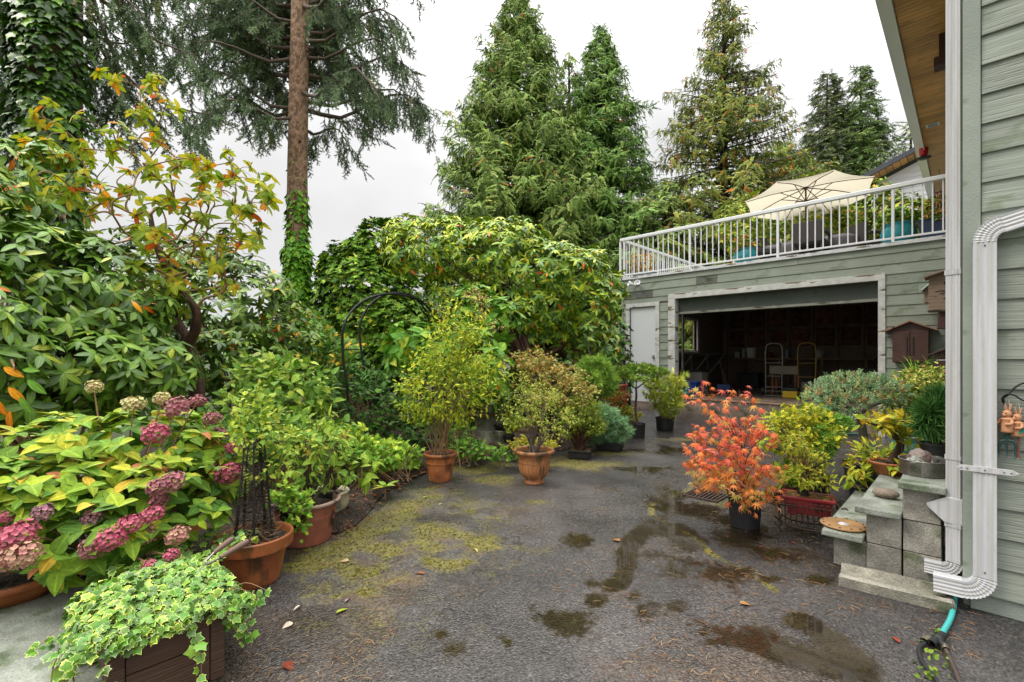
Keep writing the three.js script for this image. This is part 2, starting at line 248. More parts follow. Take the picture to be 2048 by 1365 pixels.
function patioGrid(nx, nv, dy, uvFull = true) {
  const pos = [], uv = [], idx = [];
  for (let j = 0; j <= nv; j++) for (let i = 0; i <= nx; i++) { const x = lerp(GX0, GX1, i / nx), v = lerp(GV0, GV1, j / nv); pos.push(x, gh(x, -v) + dy, -v); uv.push(i / nx, j / nv); }
  for (let j = 0; j < nv; j++) for (let i = 0; i < nx; i++) { const a = j * (nx + 1) + i; idx.push(a, a + 1, a + nx + 1, a + 1, a + nx + 2, a + nx + 1); }
  const g = new THREE.BufferGeometry(); g.setAttribute('position', new THREE.Float32BufferAttribute(pos, 3)); g.setAttribute('uv', new THREE.Float32BufferAttribute(uv, 2)); g.setIndex(idx); g.computeVertexNormals(); return g;
}
struct('asphalt_patio', patioGrid(84, 90, 0), std({ color: 0xffffff, map: T.asphalt, roughnessMap: T.asphRough, roughness: 1, bumpMap: T.aggregate, bumpScale: 0.0035 }));
{ // shallow rain water standing in the hollows
  const T_alpha = tex(2048, 2048, (u, v, i, j) => { const [x, w] = P2(u, v); const f = Math.min(0.8, wetF(u, v)); if (f < 0.02) return 0; const n = f + (fbm(x * 4.2, w * 4.2, 241, 5) - 0.5) * 1.5 + (fbm(x * 38, w * 38, 243, 3) - 0.5) * 0.85 + (hash(i, j, 245) - 0.5) * 0.30; return ss(0.22, 0.72, n); }, false);
  
  struct('puddle_water', patioGrid(84, 90, 0.004), new THREE.MeshPhysicalMaterial({ color: rgb(0.70, 0.63, 0.52), alphaMap: T_alpha, transparent: true, transmission: 1, thickness: 0, ior: 1.33, roughness: 0.04 }));
}
struct('ground', (() => { const g = new THREE.PlaneGeometry(700, 700, 4, 4).rotateX(-Math.PI / 2).translate(-100, -0.12, -100); return boxUV(clean(g)); })(), std({ color: rgb(0.045, 0.06, 0.022), roughness: 1 }));
const bedEdge = [[-260, 1240], [100, 1195], [400, 1185], [470, 1150], [560, 1082], [640, 1075], [710, 1052], [760, 1000], [800, 972], [842, 950], [900, 930], [960, 908], [1030, 905], [1100, 903], [1190, 893], [1240, 862], [1262, 838]].map(([x, y]) => G(x, y));
function bedH(x, z, s) { return gh(x, z) + 0.012 + (0.05 + 0.05 * fbm(x * 3, z * 3, 301, 3)) * ss(0, 0.25, s) + 0.02 * (fbm(x * 14, z * 14, 302, 3) - 0.5) * ss(0, 0.1, s); }
{
  const c = new THREE.CatmullRomCurve3(bedEdge), N = 120, S = [0, 0.06, 0.14, 0.25, 0.45, 0.7, 1, 1.5, 2.2, 3.2, 5, 8, 14], pos = [], idx = [];
  for (let i = 0; i <= N; i++) { const b = c.getPoint(i / N); for (const s of S) { const jag = (fbm(b.x * 6, b.z * 6, 305, 3) - 0.5) * 0.14 * (s < 0.3 ? 1 : 0); const x = b.x - (s + jag) * 0.92, z = b.z - (s + jag) * 0.38; pos.push(x, bedH(x, z, s), z); } }
  for (let i = 0; i < N; i++) for (let j = 0; j < S.length - 1; j++) { const a = i * S.length + j, b = a + S.length; idx.push(a, b, a + 1, a + 1, b, b + 1); }
  const g = new THREE.BufferGeometry(); g.setAttribute('position', new THREE.Float32BufferAttribute(pos, 3)); g.setIndex(idx); g.computeVertexNormals(); struct('garden_bed', boxUV(g.toNonIndexed()), M.soil);
}
struct('concrete_slab', box2(-5.2, -2.52, -0.03, 0.045, 1.2, -0.34, 0.012), M.slab);

// ---------- garage with deck above ----------
const GV = 10.2, GZ = -GV;
function plank(x0, x1, y, hgt, z, nz = 1) { // one lap of bevel siding, bottom edge proud
  const h = hgt + 0.02, g = rb(x1 - x0, h, 0.017, 0.002, 0, 0, 0), p = g.attributes.position;
  for (let i = 0; i < p.count; i++) p.setZ(i, p.getZ(i) - (p.getY(i) + h / 2) / h * 0.016 + rr(-0.0005, 0.0005));
  return g.translate((x0 + x1) / 2, y + h / 2, z + 0.012);
}
const garage = thing('garage', 'green lap sided garage with peeling white trim and open overhead door', 'garage');
{
  const EX = 0.177, rows = []; for (let k = -17; k < 4; k++) rows.push(2.76 + EX * k);
  const pick = () => M.siding[ri(4)];
  const put = (x0, x1, y, h, m) => part('plank', plank(x0, x1, y, h, GZ), m ?? pick(), garage);
  for (const y of rows) {
    const h = Math.min(EX, 3.235 - y); if (h < 0.03) continue;
    if (y >= 2.75) { const cut = rr(-3.6, -2.2), cut2 = -5.33;
      if (Math.abs(y - 2.76) < 0.01) { put(-6.1, cut2, y, h, M.sidingOld); put(cut2 + 0.002, -3.05, y, h); put(-3.048, -0.04, y, h); }
      else if (y < 3) { put(-6.1, -4.3, y, h); put(-4.298, -3.85, y, h, M.sidingOld); put(-3.848, -0.04, y, h); }
      else { put(-6.1, cut, y, h); put(cut + 0.002, -0.04, y, h); } continue; }
    if (y > 2.55) { put(-6.1, -4.945, 2.64, 0.12); }
    else { if (y > -0.1) { put(-6.1, -6.035, y, h); put(-5.152, -4.945, y, h); } }
    if (y > 2.3 && y < 2.5) { put(-1.035, -0.62, y, h); put(-0.618, -0.04, y, h); } else put(-1.035, -0.04, y, h);
  }
  part('corner_board', box2(-6.16, -6.1, 0, 3.2, GZ - 0.02, GZ + 0.025), M.trimGreen, garage);
  // structural walls behind the siding
  const wallM = std({ color: rgb(0.32, 0.24, 0.18), map: T.paint, roughness: 0.9 });
  part('front_wall', merge([box2(-6.1, -4.77, 2.67, 3.2, GZ - 0.12, GZ - 0.002, 0.001), box2(-4.77, -0.04, 2.67, 3.2, GZ - 0.12, GZ - 0.002, 0.001), box2(-5.15, -4.77, 0, 2.67, GZ - 0.12, GZ - 0.002, 0.001), box2(-6.1, -6.0, 0, 2.67, GZ - 0.12, GZ - 0.002, 0.001), box2(-1.135, -0.04, 0, 2.67, GZ - 0.12, GZ - 0.002, 0.001)]), wallM, garage);
  const WV0 = 12.55, WV1 = 14.25, WY0 = 1.56, WY1 = 2.46, BX = -6.0, BV = 16.4;
  part('side_wall', merge([box2(BX - 0.12, BX, 0, WY0, -BV, -GV, 0.001), box2(BX - 0.12, BX, WY1, 3.2, -BV, -GV, 0.001), box2(BX - 0.12, BX, WY0, WY1, -WV0, -GV, 0.001), box2(BX - 0.12, BX, WY0, WY1, -BV, -WV1, 0.001)]), wallM, garage);
  part('side_wall', box2(-0.28, -0.16, 0, 3.2, -BV, -GV - 0.13, 0.001), wallM, garage);
  part('back_wall', box2(-6.12, -0.16, 0, 3.2, -BV - 0.12, -BV - 0.002, 0.001), wallM, garage);
  const pink = vary(std({ color: rgb(0.36, 0.15, 0.12), map: T.conc, bumpMap: T.lump, bumpScale: 0.02, roughness: 1 }), 3, 0.25);
  for (let i = 0; i < 9; i++) for (let j = 0; j < 2; j++) part('insulation_panel', rb(0.46, 0.52, 0.06, 0.03, -5.55 + i * 0.62, 1.95 + j * 0.62, -BV + 0.03), pink[ri(3)], garage);
  for (let i = 0; i < 10; i++) part('stud', box2(-5.88 + i * 0.62, -5.84 + i * 0.62, 0.44, 3.19, -BV, -BV + 0.09), M.woodTan, garage);
  part('floor', box2(-6.0, -0.28, 0.36, 0.435, -BV, -GV - 0.02, 0.004), std({ color: rgb(0.34, 0.25, 0.20), map: T.conc, roughness: 0.45 }), garage);
  part('door_sill', box2(-4.77, -1.135, 0.0, 0.43, GZ - 0.3, GZ + 0.0, 0.015), M.step, garage);
  part('sill_edge', box2(-4.765, -1.14, 0.418, 0.44, GZ - 0.06, GZ + 0.012, 0.004), std({ color: rgb(0.34, 0.19, 0.13), map: T.paint, roughness: 0.6 }), garage);
  // window in the side wall
  const win = part('window', merge([box2(BX - 0.08, BX + 0.03, WY0 - 0.07, WY0, -WV1 - 0.08, -WV0 + 0.08), box2(BX - 0.08, BX + 0.03, WY1, WY1 + 0.07, -WV1 - 0.08, -WV0 + 0.08), box2(BX - 0.08, BX + 0.03, WY0, WY1, -WV0, -WV0 + 0.08), box2(BX - 0.08, BX + 0.03, WY0, WY1, -WV1 - 0.08, -WV1), box2(BX - 0.06, BX - 0.02, WY0, WY1, -(WV0 + WV1) / 2 - 0.025, -(WV0 + WV1) / 2 + 0.025)]), M.white, garage);
  part('pane', box2(BX - 0.045, BX - 0.041, WY0, WY1, -WV1, -WV0, 0.001), new THREE.MeshPhysicalMaterial({ color: 0xffffff, transmission: 1, thickness: 0, roughness: 0.02, ior: 1.5 }), win);
  // overhead door half raised
  part('overhead_door', merge([box2(-4.75, -1.15, 2.38, 2.72, GZ - 0.17, GZ - 0.13), box2(-4.75, -1.15, 2.60, 2.65, GZ - 0.42, GZ - 0.17)]), std({ color: rgb(0.085, 0.105, 0.088), map: T.paint, roughness: 0.6 }), garage);
  part('door_edge', box2(-4.75, -1.15, 2.325, 2.378, GZ - 0.18, GZ - 0.11, 0.008), std({ color: rgb(0.30, 0.31, 0.27), map: T.peel, roughness: 0.6 }), garage);
  part('door_panel', box2(-4.75, -1.15, 2.70, 2.74, GZ - 3.2, GZ - 0.43), M.woodDark, garage);
  part('door_track', merge([bar(V3(-4.7, 2.62, GZ - 0.3), V3(-4.7, 2.62, GZ - 3.1), 0.06, 0.03), bar(V3(-4.7, 0.45, GZ - 0.2), V3(-4.7, 2.55, GZ - 0.2), 0.03, 0.06)]), M.steel, garage);
  // trim around the openings
  const TZ0 = GZ, TZ1 = GZ + 0.04;
  part('trim', box2(-4.94, -1.035, 2.67, 2.785, TZ0, TZ1, 0.004), M.peel, garage);
  part('trim', box2(-4.94, -4.775, 0.12, 2.668, TZ0, TZ1, 0.004), M.peel, garage);
  part('trim', box2(-1.135, -1.035, -0.02, 2.668, TZ0, TZ1, 0.004), M.peel, garage);
  part('jamb', box2(-4.79, -4.765, 0.44, 2.668, GZ - 0.13, TZ0 - 0.001, 0.002), M.peel, garage);
  part('jamb', box2(-1.137, -1.115, 0.44, 2.668, GZ - 0.13, TZ0 - 0.001, 0.002), M.peel, garage);
  part('trim', box2(-6.03, -5.157, 2.55, 2.638, TZ0, TZ1 - 0.002, 0.004), M.peel, garage);
  part('trim', box2(-6.03, -5.93, 0.12, 2.548, TZ0, TZ1 - 0.002, 0.004), M.peel, garage);
  part('trim', box2(-5.25, -5.157, 0.12, 2.548, TZ0, TZ1 - 0.002, 0.004), M.peel, garage);
  const sd = part('side_door', box2(-5.925, -5.255, 0.3, 2.545, GZ - 0.055, GZ - 0.015, 0.003), M.door, garage);
  part('handle', merge([new THREE.SphereGeometry(0.028, 14, 10).translate(-5.32, 1.36, GZ + 0.03), rb(0.045, 0.09, 0.008, 0.003, -5.32, 1.36, GZ - 0.01)]), M.steel, sd);
  part('door_step', box2(-6.05, -5.14, 0.0, 0.3, GZ - 0.1, GZ + 0.02, 0.01), M.step, garage);
  // deck edge and deck floor
  part('fascia', box2(-6.24, -0.05, 3.235, 3.30, GZ - 0.02, GZ + 0.05, 0.004), std({ color: rgb(0.70, 0.71, 0.75), map: T.peel, roughness: 0.5 }), garage);
  part('deck_floor', box2(-6.2, -0.05, 3.201, 3.27, -BV - 0.1, GZ - 0.021, 0.002), std({ color: rgb(0.42, 0.43, 0.42), map: T.conc, roughness: 0.7 }), garage);
  part('eave_end', box2(-6.34, -6.165, 2.93, 3.02, GZ - 1.2, GZ + 0.02, 0.004), M.trimGreen, garage);
}
function railing(label, a, b, nSpace) {
  const t = thing('deck_railing', label, 'railing');
  const d = V3().subVectors(b, a), L = d.length(), dir = d.clone().normalize();
  part('top_rail', bar(a.clone().setY(4.235), b.clone().setY(4.235), 0.075, 0.075, 0.014), M.whiteClean, t);
  part('bottom_rail', bar(a.clone().setY(3.365), b.clone().setY(3.365), 0.03, 0.03, 0.003), M.whiteClean, t);
  const n = Math.round(L / nSpace), g = rb(0.02, 0.845, 0.02, 0.003), g2 = rb(0.042, 0.90, 0.042, 0.004);
  for (let i = 0; i <= n; i++) { const p = a.clone().addScaledVector(dir, L * i / n); const post = i % 14 === 0; part(post ? 'post' : 'baluster', post ? g2 : g, M.whiteClean, t, V3(p.x, post ? 3.75 : 3.79, p.z)); }
  return t;
}
railing('white deck railing along the front edge above the garage opening', V3(-6.2, 0, GZ + 0.005), V3(-0.06, 0, GZ + 0.005), 0.126);
railing('white deck railing running back from the left corner of the deck', V3(-6.17, 0, GZ - 0.12), V3(-6.17, 0, -16.3), 0.126);
{ // small railing far behind the deck
  const t = thing('far_railing', 'short white railing seen far behind the blue glazed pot on the deck', 'railing'); const a = PV(1468, 487, 17.5), b = PV(1562, 464, 17.5); const y = (a.y + b.y) / 2; a.y = b.y = y;
  part('top_rail', bar(a, b, 0.07, 0.07), M.whiteClean, t); for (let i = 0; i <= 8; i++) { const p = a.clone().lerp(b, i / 8); part('baluster', rb(0.03, 1.0, 0.03, 0.004), M.whiteClean, t, V3(p.x, y - 0.5, p.z)); }
}
{ // twin flood light on the corner of the garage
  const p = PV(1274, 567, GV).setZ(GZ + 0.03), t = thing('flood_light', 'white twin floodlight fixed under the deck corner above the side door', 'floodlight', p);
  part('mount', new THREE.CylinderGeometry(0.055, 0.055, 0.03, 16).rotateX(Math.PI / 2), M.whiteClean, t);
  const shape = lathe([[0.001, -0.07], [0.03, -0.065], [0.04, -0.02], [0.06, 0.03], [0.062, 0.055], [0.05, 0.052], [0.03, 0.02], [0.001, 0.015]], 16);
  for (const [x, ry] of [[-0.10, -0.6], [0.085, 0.55]]) { const h = part('lamp_head', shape, M.whiteClean, t, V3(x, -0.02, 0.09)); h.rotation.set(1.25, 0, -ry); }
}

// ---------- house on the right ----------
const house = thing('house', 'green lap sided house with white gutter and cedar soffit at right', 'house');
{
  const HV = 3.556, HZ = -HV, EX = 0.1565;
  const big = vary(std({ color: rgb(0.335, 0.372, 0.312), map: T.paint, bumpMap: T.grain, bumpScale: 0.004, roughness: 0.55 }), 4, 0.05);
  for (let k = 0; k < 36; k++) part('plank', plank(0.042, 2.6, 0.095 + EX * k, EX, HZ), big[ri(4)], house);
  part('skirting', box2(0.0, 2.6, 0.0, 0.10, HZ - 0.03, HZ + 0.004, 0.004), M.trimGreen, house);
  part('corner_board', box2(-0.03, 0.04, 0.07, 5.75, HZ - 0.03, HZ + 0.03, 0.004), M.trimGreen, house);
  part('wall', box2(-0.026, 2.6, 0, 5.75, -20, HZ - 0.032, 0.001), M.siding[1], house);
  const E = 5.6, so = part('soffit', box2(-0.66, -0.03, E + 0.02, E + 0.06, -20.5, -3.0, 0.001), M.soffit[1], house);
  const sg = []; const W = 0.084; const rest = [];
  for (let i = 0; i < 195; i++) { const v = 4 + i * W, g = rb(0.626, 0.018, W - 0.006, 0.003, -0.345, E + 0.010, -v); if (v > 5.9 && v < 12.5) part('soffit_board', g, M.soffit[Math.min(4, Math.floor((0.35 + (fbm(i * 0.35, 2, 9, 3) - 0.5) * 1.5 + rnd() * 0.5) * 4 + 0.3) & 7) % 5], so); else rest.push(g); }
  const r = part('soffit_boards', merge(rest), M.soffit[2], so); r.userData.kind = 'stuff';
  const gut = part('gutter', merge([box2(-0.68, -0.662, E - 0.05, E + 0.12, -20.5, -3.0), box2(-0.80, -0.68, E + 0.0, E + 0.02, -20.5, -3.0), box2(-0.812, -0.80, E + 0.0, E + 0.13, -20.5, -3.0, 0.004)]), std({ color: rgb(0.84, 0.84, 0.85), roughness: 0.35 }), house);
  part('gutter_lip', box2(-0.822, -0.813, E + 0.11, E + 0.135, -20.5, -3.0, 0.002), std({ color: rgb(0.12, 0.13, 0.14), roughness: 0.5 }), gut);
  part('roof', box2(-0.78, 2.6, E + 0.14, E + 0.3, -20.5, -2.9, 0.01), std({ color: rgb(0.05, 0.05, 0.055), roughness: 0.9, map: T.conc }), house);
  const v = PV(1866, 248, 11.5); const vt = part('soffit_vent', rb(0.19, 0.015, 0.17, 0.004, v.x, E - 0.008, v.z), M.whiteClean, house);
  part('vent_slot', merge([0, 1, 2].map((k) => rb(0.13, 0.004, 0.026, 0.001, v.x, E - 0.0175, v.z + (k - 1) * 0.045))), std({ color: rgb(0.25, 0.25, 0.25) }), vt);
  const bx = PV(1889, 62, 8.4); part('bracket', merge([box2(bx.x - 0.05, bx.x + 0.22, E - 0.30, E - 0.0, bx.z - 0.06, bx.z + 0.06), box2(bx.x - 0.1, bx.x + 0.22, E - 0.42, E - 0.302, bx.z - 0.1, bx.z + 0.1)]), M.woodBrown, house);
}
// a ribbed rectangular downspout swept along a path; o: outward face direction
function spout(path, w, dep, face, bendIdx) {
  const prof = []; const N = 9; const hw = w / 2, hd = dep / 2;
  for (let i = 0; i <= N; i++) prof.push([-hw + w * i / N, hd + (i > 0 && i < N && i % 2 ? -0.003 : 0)]);
  prof.push([hw + 0.002, hd - 0.006], [hw, -hd], [-hw, -hd], [-hw - 0.002, hd - 0.006]);
  const pos = [], idx = [], uv = []; const n = prof.length;
  let vl = 0; for (let i = 0; i < path.length; i++) {
    if (i) vl += path[i].distanceTo(path[i - 1]); const a = path[Math.max(0, i - 1)], b = path[Math.min(path.length - 1, i + 1)], Tn = V3().subVectors(b, a).normalize();
    const S = V3().crossVectors(Tn, face).normalize(), Nn = V3().crossVectors(S, Tn).normalize();
    const k = path[i].rib ?? 1;
    for (const [u, v] of prof) { const q = path[i].clone().addScaledVector(S, u * k).addScaledVector(Nn, v * k); pos.push(q.x, q.y, q.z); uv.push(u, vl); }
  }
  for (let i = 0; i < path.length - 1; i++) for (let j = 0; j < n; j++) { const a = i * n + j, b = i * n + (j + 1) % n; idx.push(a, a + n, b, b, a + n, b + n); }
  const g = new THREE.BufferGeometry(); g.setAttribute('position', new THREE.Float32BufferAttribute(pos, 3)); g.setAttribute('uv', new THREE.Float32BufferAttribute(uv, 2)); g.setIndex(idx);
  const o = g.toNonIndexed(); o.computeVertexNormals(); return o;
}
function bend(c, r, a0, a1, ax, ay, n = 11) { // corrugated elbow: rings alternate in size
  const o = []; for (let i = 0; i <= n * 2; i++) { const a = lerp(a0, a1, i / (n * 2)), p = c.clone().addScaledVector(ax, Math.cos(a) * r).addScaledVector(ay, Math.sin(a) * r); p.rib = i % 2 ? 0.94 : 1.02; o.push(p); } return o;
}
const XL = V3(-1, 0, 0), XR = V3(1, 0, 0), ZF = V3(0, 0, 1);
const screw = (p) => new THREE.SphereGeometry(0.004, 8, 6).translate(p.x, p.y, p.z);
const T_clone = () => V3(-0.085, 0, -3.66);
{ // front downspout on the end wall
  const z = -3.556 + 0.055, d0 = PV(1970, 700, -z), x = d0.x, t = thing('downspout', 'wide white downspout with elbows on the front wall, right of the corner board', 'downspout'); const w = 0.086, r = 0.075;
  const yTop = EYE + (HY - 478) * 2.43 / F, yBot = 0.175;
  part('pipe', spout([V3(x, yTop, z), V3(x, yBot + 0.02, z)], w, 0.062, ZF), M.white, t);
  part('elbow', spout([...bend(V3(x - 0.085, yBot + 0.03, z), 0.085, 0, -Math.PI / 2, XR, UP), V3(x - 0.20, yBot - 0.058, z)], w * 1.03, 0.066, ZF), M.white, t);
  part('elbow', spout([...bend(V3(x + 0.085, yTop - 0.01, z), 0.085, Math.PI, Math.PI / 2 + 0.25, XR, UP)], w * 1.03, 0.066, ZF), M.white, t);
  const s = V3(x + 0.06, yTop + 0.068, z); part('pipe', spout([s, V3(x + 0.9, yTop + 0.30, z)], w, 0.062, ZF), M.white, t);
  const sy = EYE + (HY - 940) * 2.45 / F, sh = new THREE.Shape([[-0.105, 0], [-0.09, 0.014], [-0.05, 0.014], [0.05, 0.014], [0.10, 0.014], [0.122, 0], [0.10, -0.014], [-0.09, -0.014]].map(([a, b]) => new THREE.Vector2(a, b)));
  const st = part('strap', new THREE.ExtrudeGeometry(sh, { depth: 0.003, bevelEnabled: true, bevelSize: 0.001, bevelThickness: 0.001, bevelSegments: 1 }).translate(x, sy, z + 0.034), M.white, t);
  part('screw', merge([-0.088, -0.066, 0, 0.07, 0.095].map((a) => screw(V3(x + a, sy, z + 0.039)))), M.steel, st);
  part('screw', merge([screw(V3(x, yTop - 0.03, z + 0.032)), screw(V3(x, yBot + 0.06, z + 0.032))]), M.rust, t);
}
{ // downspout round the corner on the side wall
  const p = PV(1910.5, 700, 3.66), x = p.x, z = p.z, t = thing('downspout', 'narrow white downspout with flared leader adapter, left of the corner board', 'downspout'); const w = 0.064;
  const zl = (y) => EYE + (HY - y) * 2.66 / F;
  const face = V3(-0.35, 0, 0.94).normalize();
  const yb = zl(1125);
  part('pipe', spout([V3(x, 5.7, z), V3(x, yb, z)], w, 0.05, face), M.white, t);
  part('elbow', spout([...bend(V3(x - 0.055, yb, z), 0.055, 0, -Math.PI / 2, XR, UP, 8), V3(x - 0.13, yb - 0.055, z)], w * 1.05, 0.055, ZF), M.white, t);
  for (const y of [545, 1050]) part('collar', spout([V3(x, zl(y) + 0.014, z), V3(x, zl(y) - 0.014, z)], w * 1.12, 0.058, face), M.white, t);
  part('strap', merge([spout([V3(x, zl(915) + 0.014, z), V3(x, zl(915) - 0.014, z)], w * 1.1, 0.057, face), rb(0.05, 0.028, 0.004, 0.001, x + 0.045, zl(916), z + 0.02)]), M.white, t);
  const sh = new THREE.Shape([[0.034, 0.07], [-0.03, 0.07], [-0.115, 0.015], [-0.11, 0.0], [-0.035, -0.07], [0.034, -0.07]].map(([a, b]) => new THREE.Vector2(a, b)));
  const ad = part('leader_adapter', new THREE.ExtrudeGeometry(sh, { depth: 0.05, bevelEnabled: true, bevelSize: 0.004, bevelThickness: 0.004, bevelSegments: 2 }).translate(0, 0, -0.025), M.white, t, V3(x, zl(1022), z)); ad.rotation.y = -0.2;
}
// ---------- neighbour's house far behind the deck ----------
{
  const V = 20.5, a = PV(1732, 357, V), b = PV(1834, 302, V), sl = (b.y - a.y) / (b.x - a.x), t = thing('neighbour_house', 'white sided gable of a neighbouring house above the deck hedge', 'house');
  const x0 = a.x + 0.1, xe = 2.2, z = a.z - 0.5;
  const sh = new THREE.Shape([[x0, 2], [xe, 2], [xe, a.y + sl * (xe - a.x) - 0.2], [x0, a.y + sl * (x0 - a.x) - 0.2]].map((p) => new THREE.Vector2(...p)));
  part('wall', boxUV(clean(new THREE.ExtrudeGeometry(sh, { depth: 0.2, bevelEnabled: false }).translate(0, 0, z - 0.2))), std({ color: rgb(0.72, 0.73, 0.75), roughness: 0.6 }), t);
  for (let k = 0; k < 22; k++) { const y = 4.6 + k * 0.17; const xs = Math.max(x0, a.x + (y + 0.4 - a.y) / sl); if (xs < 1.5) part('plank', plank(xs, 1.6, y, 0.17, z), M.whiteClean, t); }
  const D = V3(xe - a.x, sl * (xe - a.x), 0), q = V3(a.x, a.y, z), e = q.clone().add(D);
  const rf = part('roof', bar(q.clone().add(V3(0, 0.06, -4)), e.clone().add(V3(0, 0.06, -4)), 0.1, 9.2), std({ color: rgb(0.06, 0.063, 0.07), roughness: 0.8 }), t);
  part('barge_board', bar(q.clone().add(V3(-0.05, 0.03, 0.62)), e.clone().add(V3(0, 0.03, 0.62)), 0.16, 0.05), std({ color: rgb(0.05, 0.055, 0.07), roughness: 0.4 }), rf);
  const n = 26; for (let i = 0; i < n; i++) part('soffit_board', bar(q.clone().addScaledVector(D, i / n).add(V3(0, -0.05, 0.3)), q.clone().addScaledVector(D, (i + 0.92) / n).add(V3(0, -0.05, 0.3)), 0.03, 0.58), M.soffit[ri(5)], rf);
}

// ---------- foliage kit ----------
function leafGeo(width, n, prof, fold = 0.25, droop = 0.25) { // unit length along +y, upper side +z
  const pos = [], uv = [], idx = [];
  for (let i = 0; i <= n; i++) {
    const t = i / n, w = width / 2 * prof(t), z = -droop * t * t;
    pos.push(-w, t, z + fold * w, 0, t, z, w, t, z + fold * w); uv.push(0.5 - 0.5 * prof(t), t, 0.5, t, 0.5 + 0.5 * prof(t), t);
  }
  for (let i = 0; i < n; i++) { const a = i * 3; idx.push(a, a + 1, a + 3, a + 1, a + 4, a + 3, a + 1, a + 2, a + 4, a + 2, a + 5, a + 4); }
  const g = new THREE.BufferGeometry(); g.setAttribute('position', new THREE.Float32BufferAttribute(pos, 3)); g.setAttribute('uv', new THREE.Float32BufferAttribute(uv, 2)); g.setIndex(idx); g.computeVertexNormals(); return g;
}
function lobeGeo(pts, cup = 0.1, rim = null, core = 0.55) { // lobed leaf as a fan; rim: edge colour for variegation (multiplies the leaf colour)
  const pos = [], uv = [], col = [], idx = []; const c0 = [0, 0.38];
  const ring = (k) => pts.map(([x, y]) => [c0[0] + (x - c0[0]) * k, c0[1] + (y - c0[1]) * k, k]);
  pos.push(c0[0], c0[1], 0); uv.push(0.5, 0.38); col.push(1, 1, 1);
  const rings = rim ? [ring(core), ring(core + 0.06), ring(1)] : [ring(1)];
  rings.forEach((r, q) => r.forEach(([x, y, k]) => { pos.push(x, y, -cup * (x * x + (y - 0.38) * (y - 0.38)) * 2 + 0.02 * Math.sin(x * 20 + y * 13)); uv.push(0.5 + x * 0.45, y); const e = rim && q > 0 ? rim : [1, 1, 1]; col.push(...e); }));
  const n = pts.length;
  for (let i = 0; i < n; i++) { const j = (i + 1) % n; idx.push(0, 1 + i, 1 + j); for (let q = 1; q < rings.length; q++) { const a = 1 + (q - 1) * n, b = 1 + q * n; idx.push(a + i, b + i, b + j, a + i, b + j, a + j); } }
  const g = new THREE.BufferGeometry(); g.setAttribute('position', new THREE.Float32BufferAttribute(pos, 3)); g.setAttribute('uv', new THREE.Float32BufferAttribute(uv, 2)); if (rim) g.setAttribute('color', new THREE.Float32BufferAttribute(col, 3));
  g.setIndex(idx); g.computeVertexNormals(); return g;
}
const mir = (r) => [...r, ...r.slice().reverse().map(([x, y]) => [-x, y])];
const L = {
  ell: leafGeo(0.36, 5, (t) => Math.pow(Math.sin(Math.PI * Math.min(1, t * 0.97 + 0.03)), 0.75), 0.22, 0.18),
  ell2: leafGeo(0.33, 5, (t) => Math.pow(Math.sin(Math.PI * Math.min(1, t * 0.97 + 0.03)), 0.7), -0.15, 0.42),
  ovate: leafGeo(0.70, 5, (t) => Math.pow(Math.sin(Math.PI * Math.pow(t * 0.98 + 0.02, 0.72)), 0.8), 0.2, 0.22),
  ovate2: leafGeo(0.62, 5, (t) => Math.pow(Math.sin(Math.PI * Math.pow(t * 0.98 + 0.02, 0.75)), 0.8), 0.35, 0.4),
  small: leafGeo(0.5, 2, (t) => [0.1, 1, 0.02][Math.round(t * 2)], 0.25, 0.15),
  narrow: leafGeo(0.24, 4, (t) => Math.pow(Math.sin(Math.PI * Math.pow(t * 0.97 + 0.03, 0.8)), 0.8), 0.3, 0.3),
  blade: leafGeo(0.035, 5, (t) => 1 - t * 0.9, 0.4, 0.55),
  needle: leafGeo(0.075, 1, (t) => 1 - t * 0.9, 0.2, 0.0),
  ivy: lobeGeo(mir([[0, 0.02], [0.16, -0.06], [0.44, 0.12], [0.36, 0.28], [0.50, 0.52], [0.28, 0.62], [0.15, 0.76]]).toSpliced(7, 0, [0, 1]), 0.16),
  maple: lobeGeo(mir([[0.02, 0], [0.09, 0.13], [0.44, -0.06], [0.16, 0.25], [0.60, 0.32], [0.16, 0.40], [0.42, 0.80], [0.09, 0.52]]).toSpliced(8, 0, [0, 1.05]), 0.45),
  bigMaple: lobeGeo(mir([[0.02, 0], [0.30, -0.02], [0.42, 0.16], [0.26, 0.24], [0.58, 0.50], [0.30, 0.50], [0.36, 0.74], [0.16, 0.70]]).toSpliced(8, 0, [0, 1.0]), 0.2),
};
L.ivyVar = lobeGeo(mir([[0, 0.02], [0.2, -0.06], [0.46, 0.10], [0.35, 0.28], [0.52, 0.56], [0.26, 0.63], [0.15, 0.80]]).toSpliced(7, 0, [0, 1.02]), 0.18, [4.6, 2.6, 7.0], 0.83);
L.oval = leafGeo(0.47, 5, (t) => Math.pow(Math.sin(Math.PI * Math.min(1, t * 0.96 + 0.04)), 0.62), 0.2, 0.25);
L.oval2 = leafGeo(0.44, 5, (t) => Math.pow(Math.sin(Math.PI * Math.min(1, t * 0.96 + 0.04)), 0.62), -0.15, 0.5);
const leafMat = (o) => new THREE.MeshPhysicalMaterial({ color: 0xffffff, map: T.leaf, roughness: 0.42, ...o });
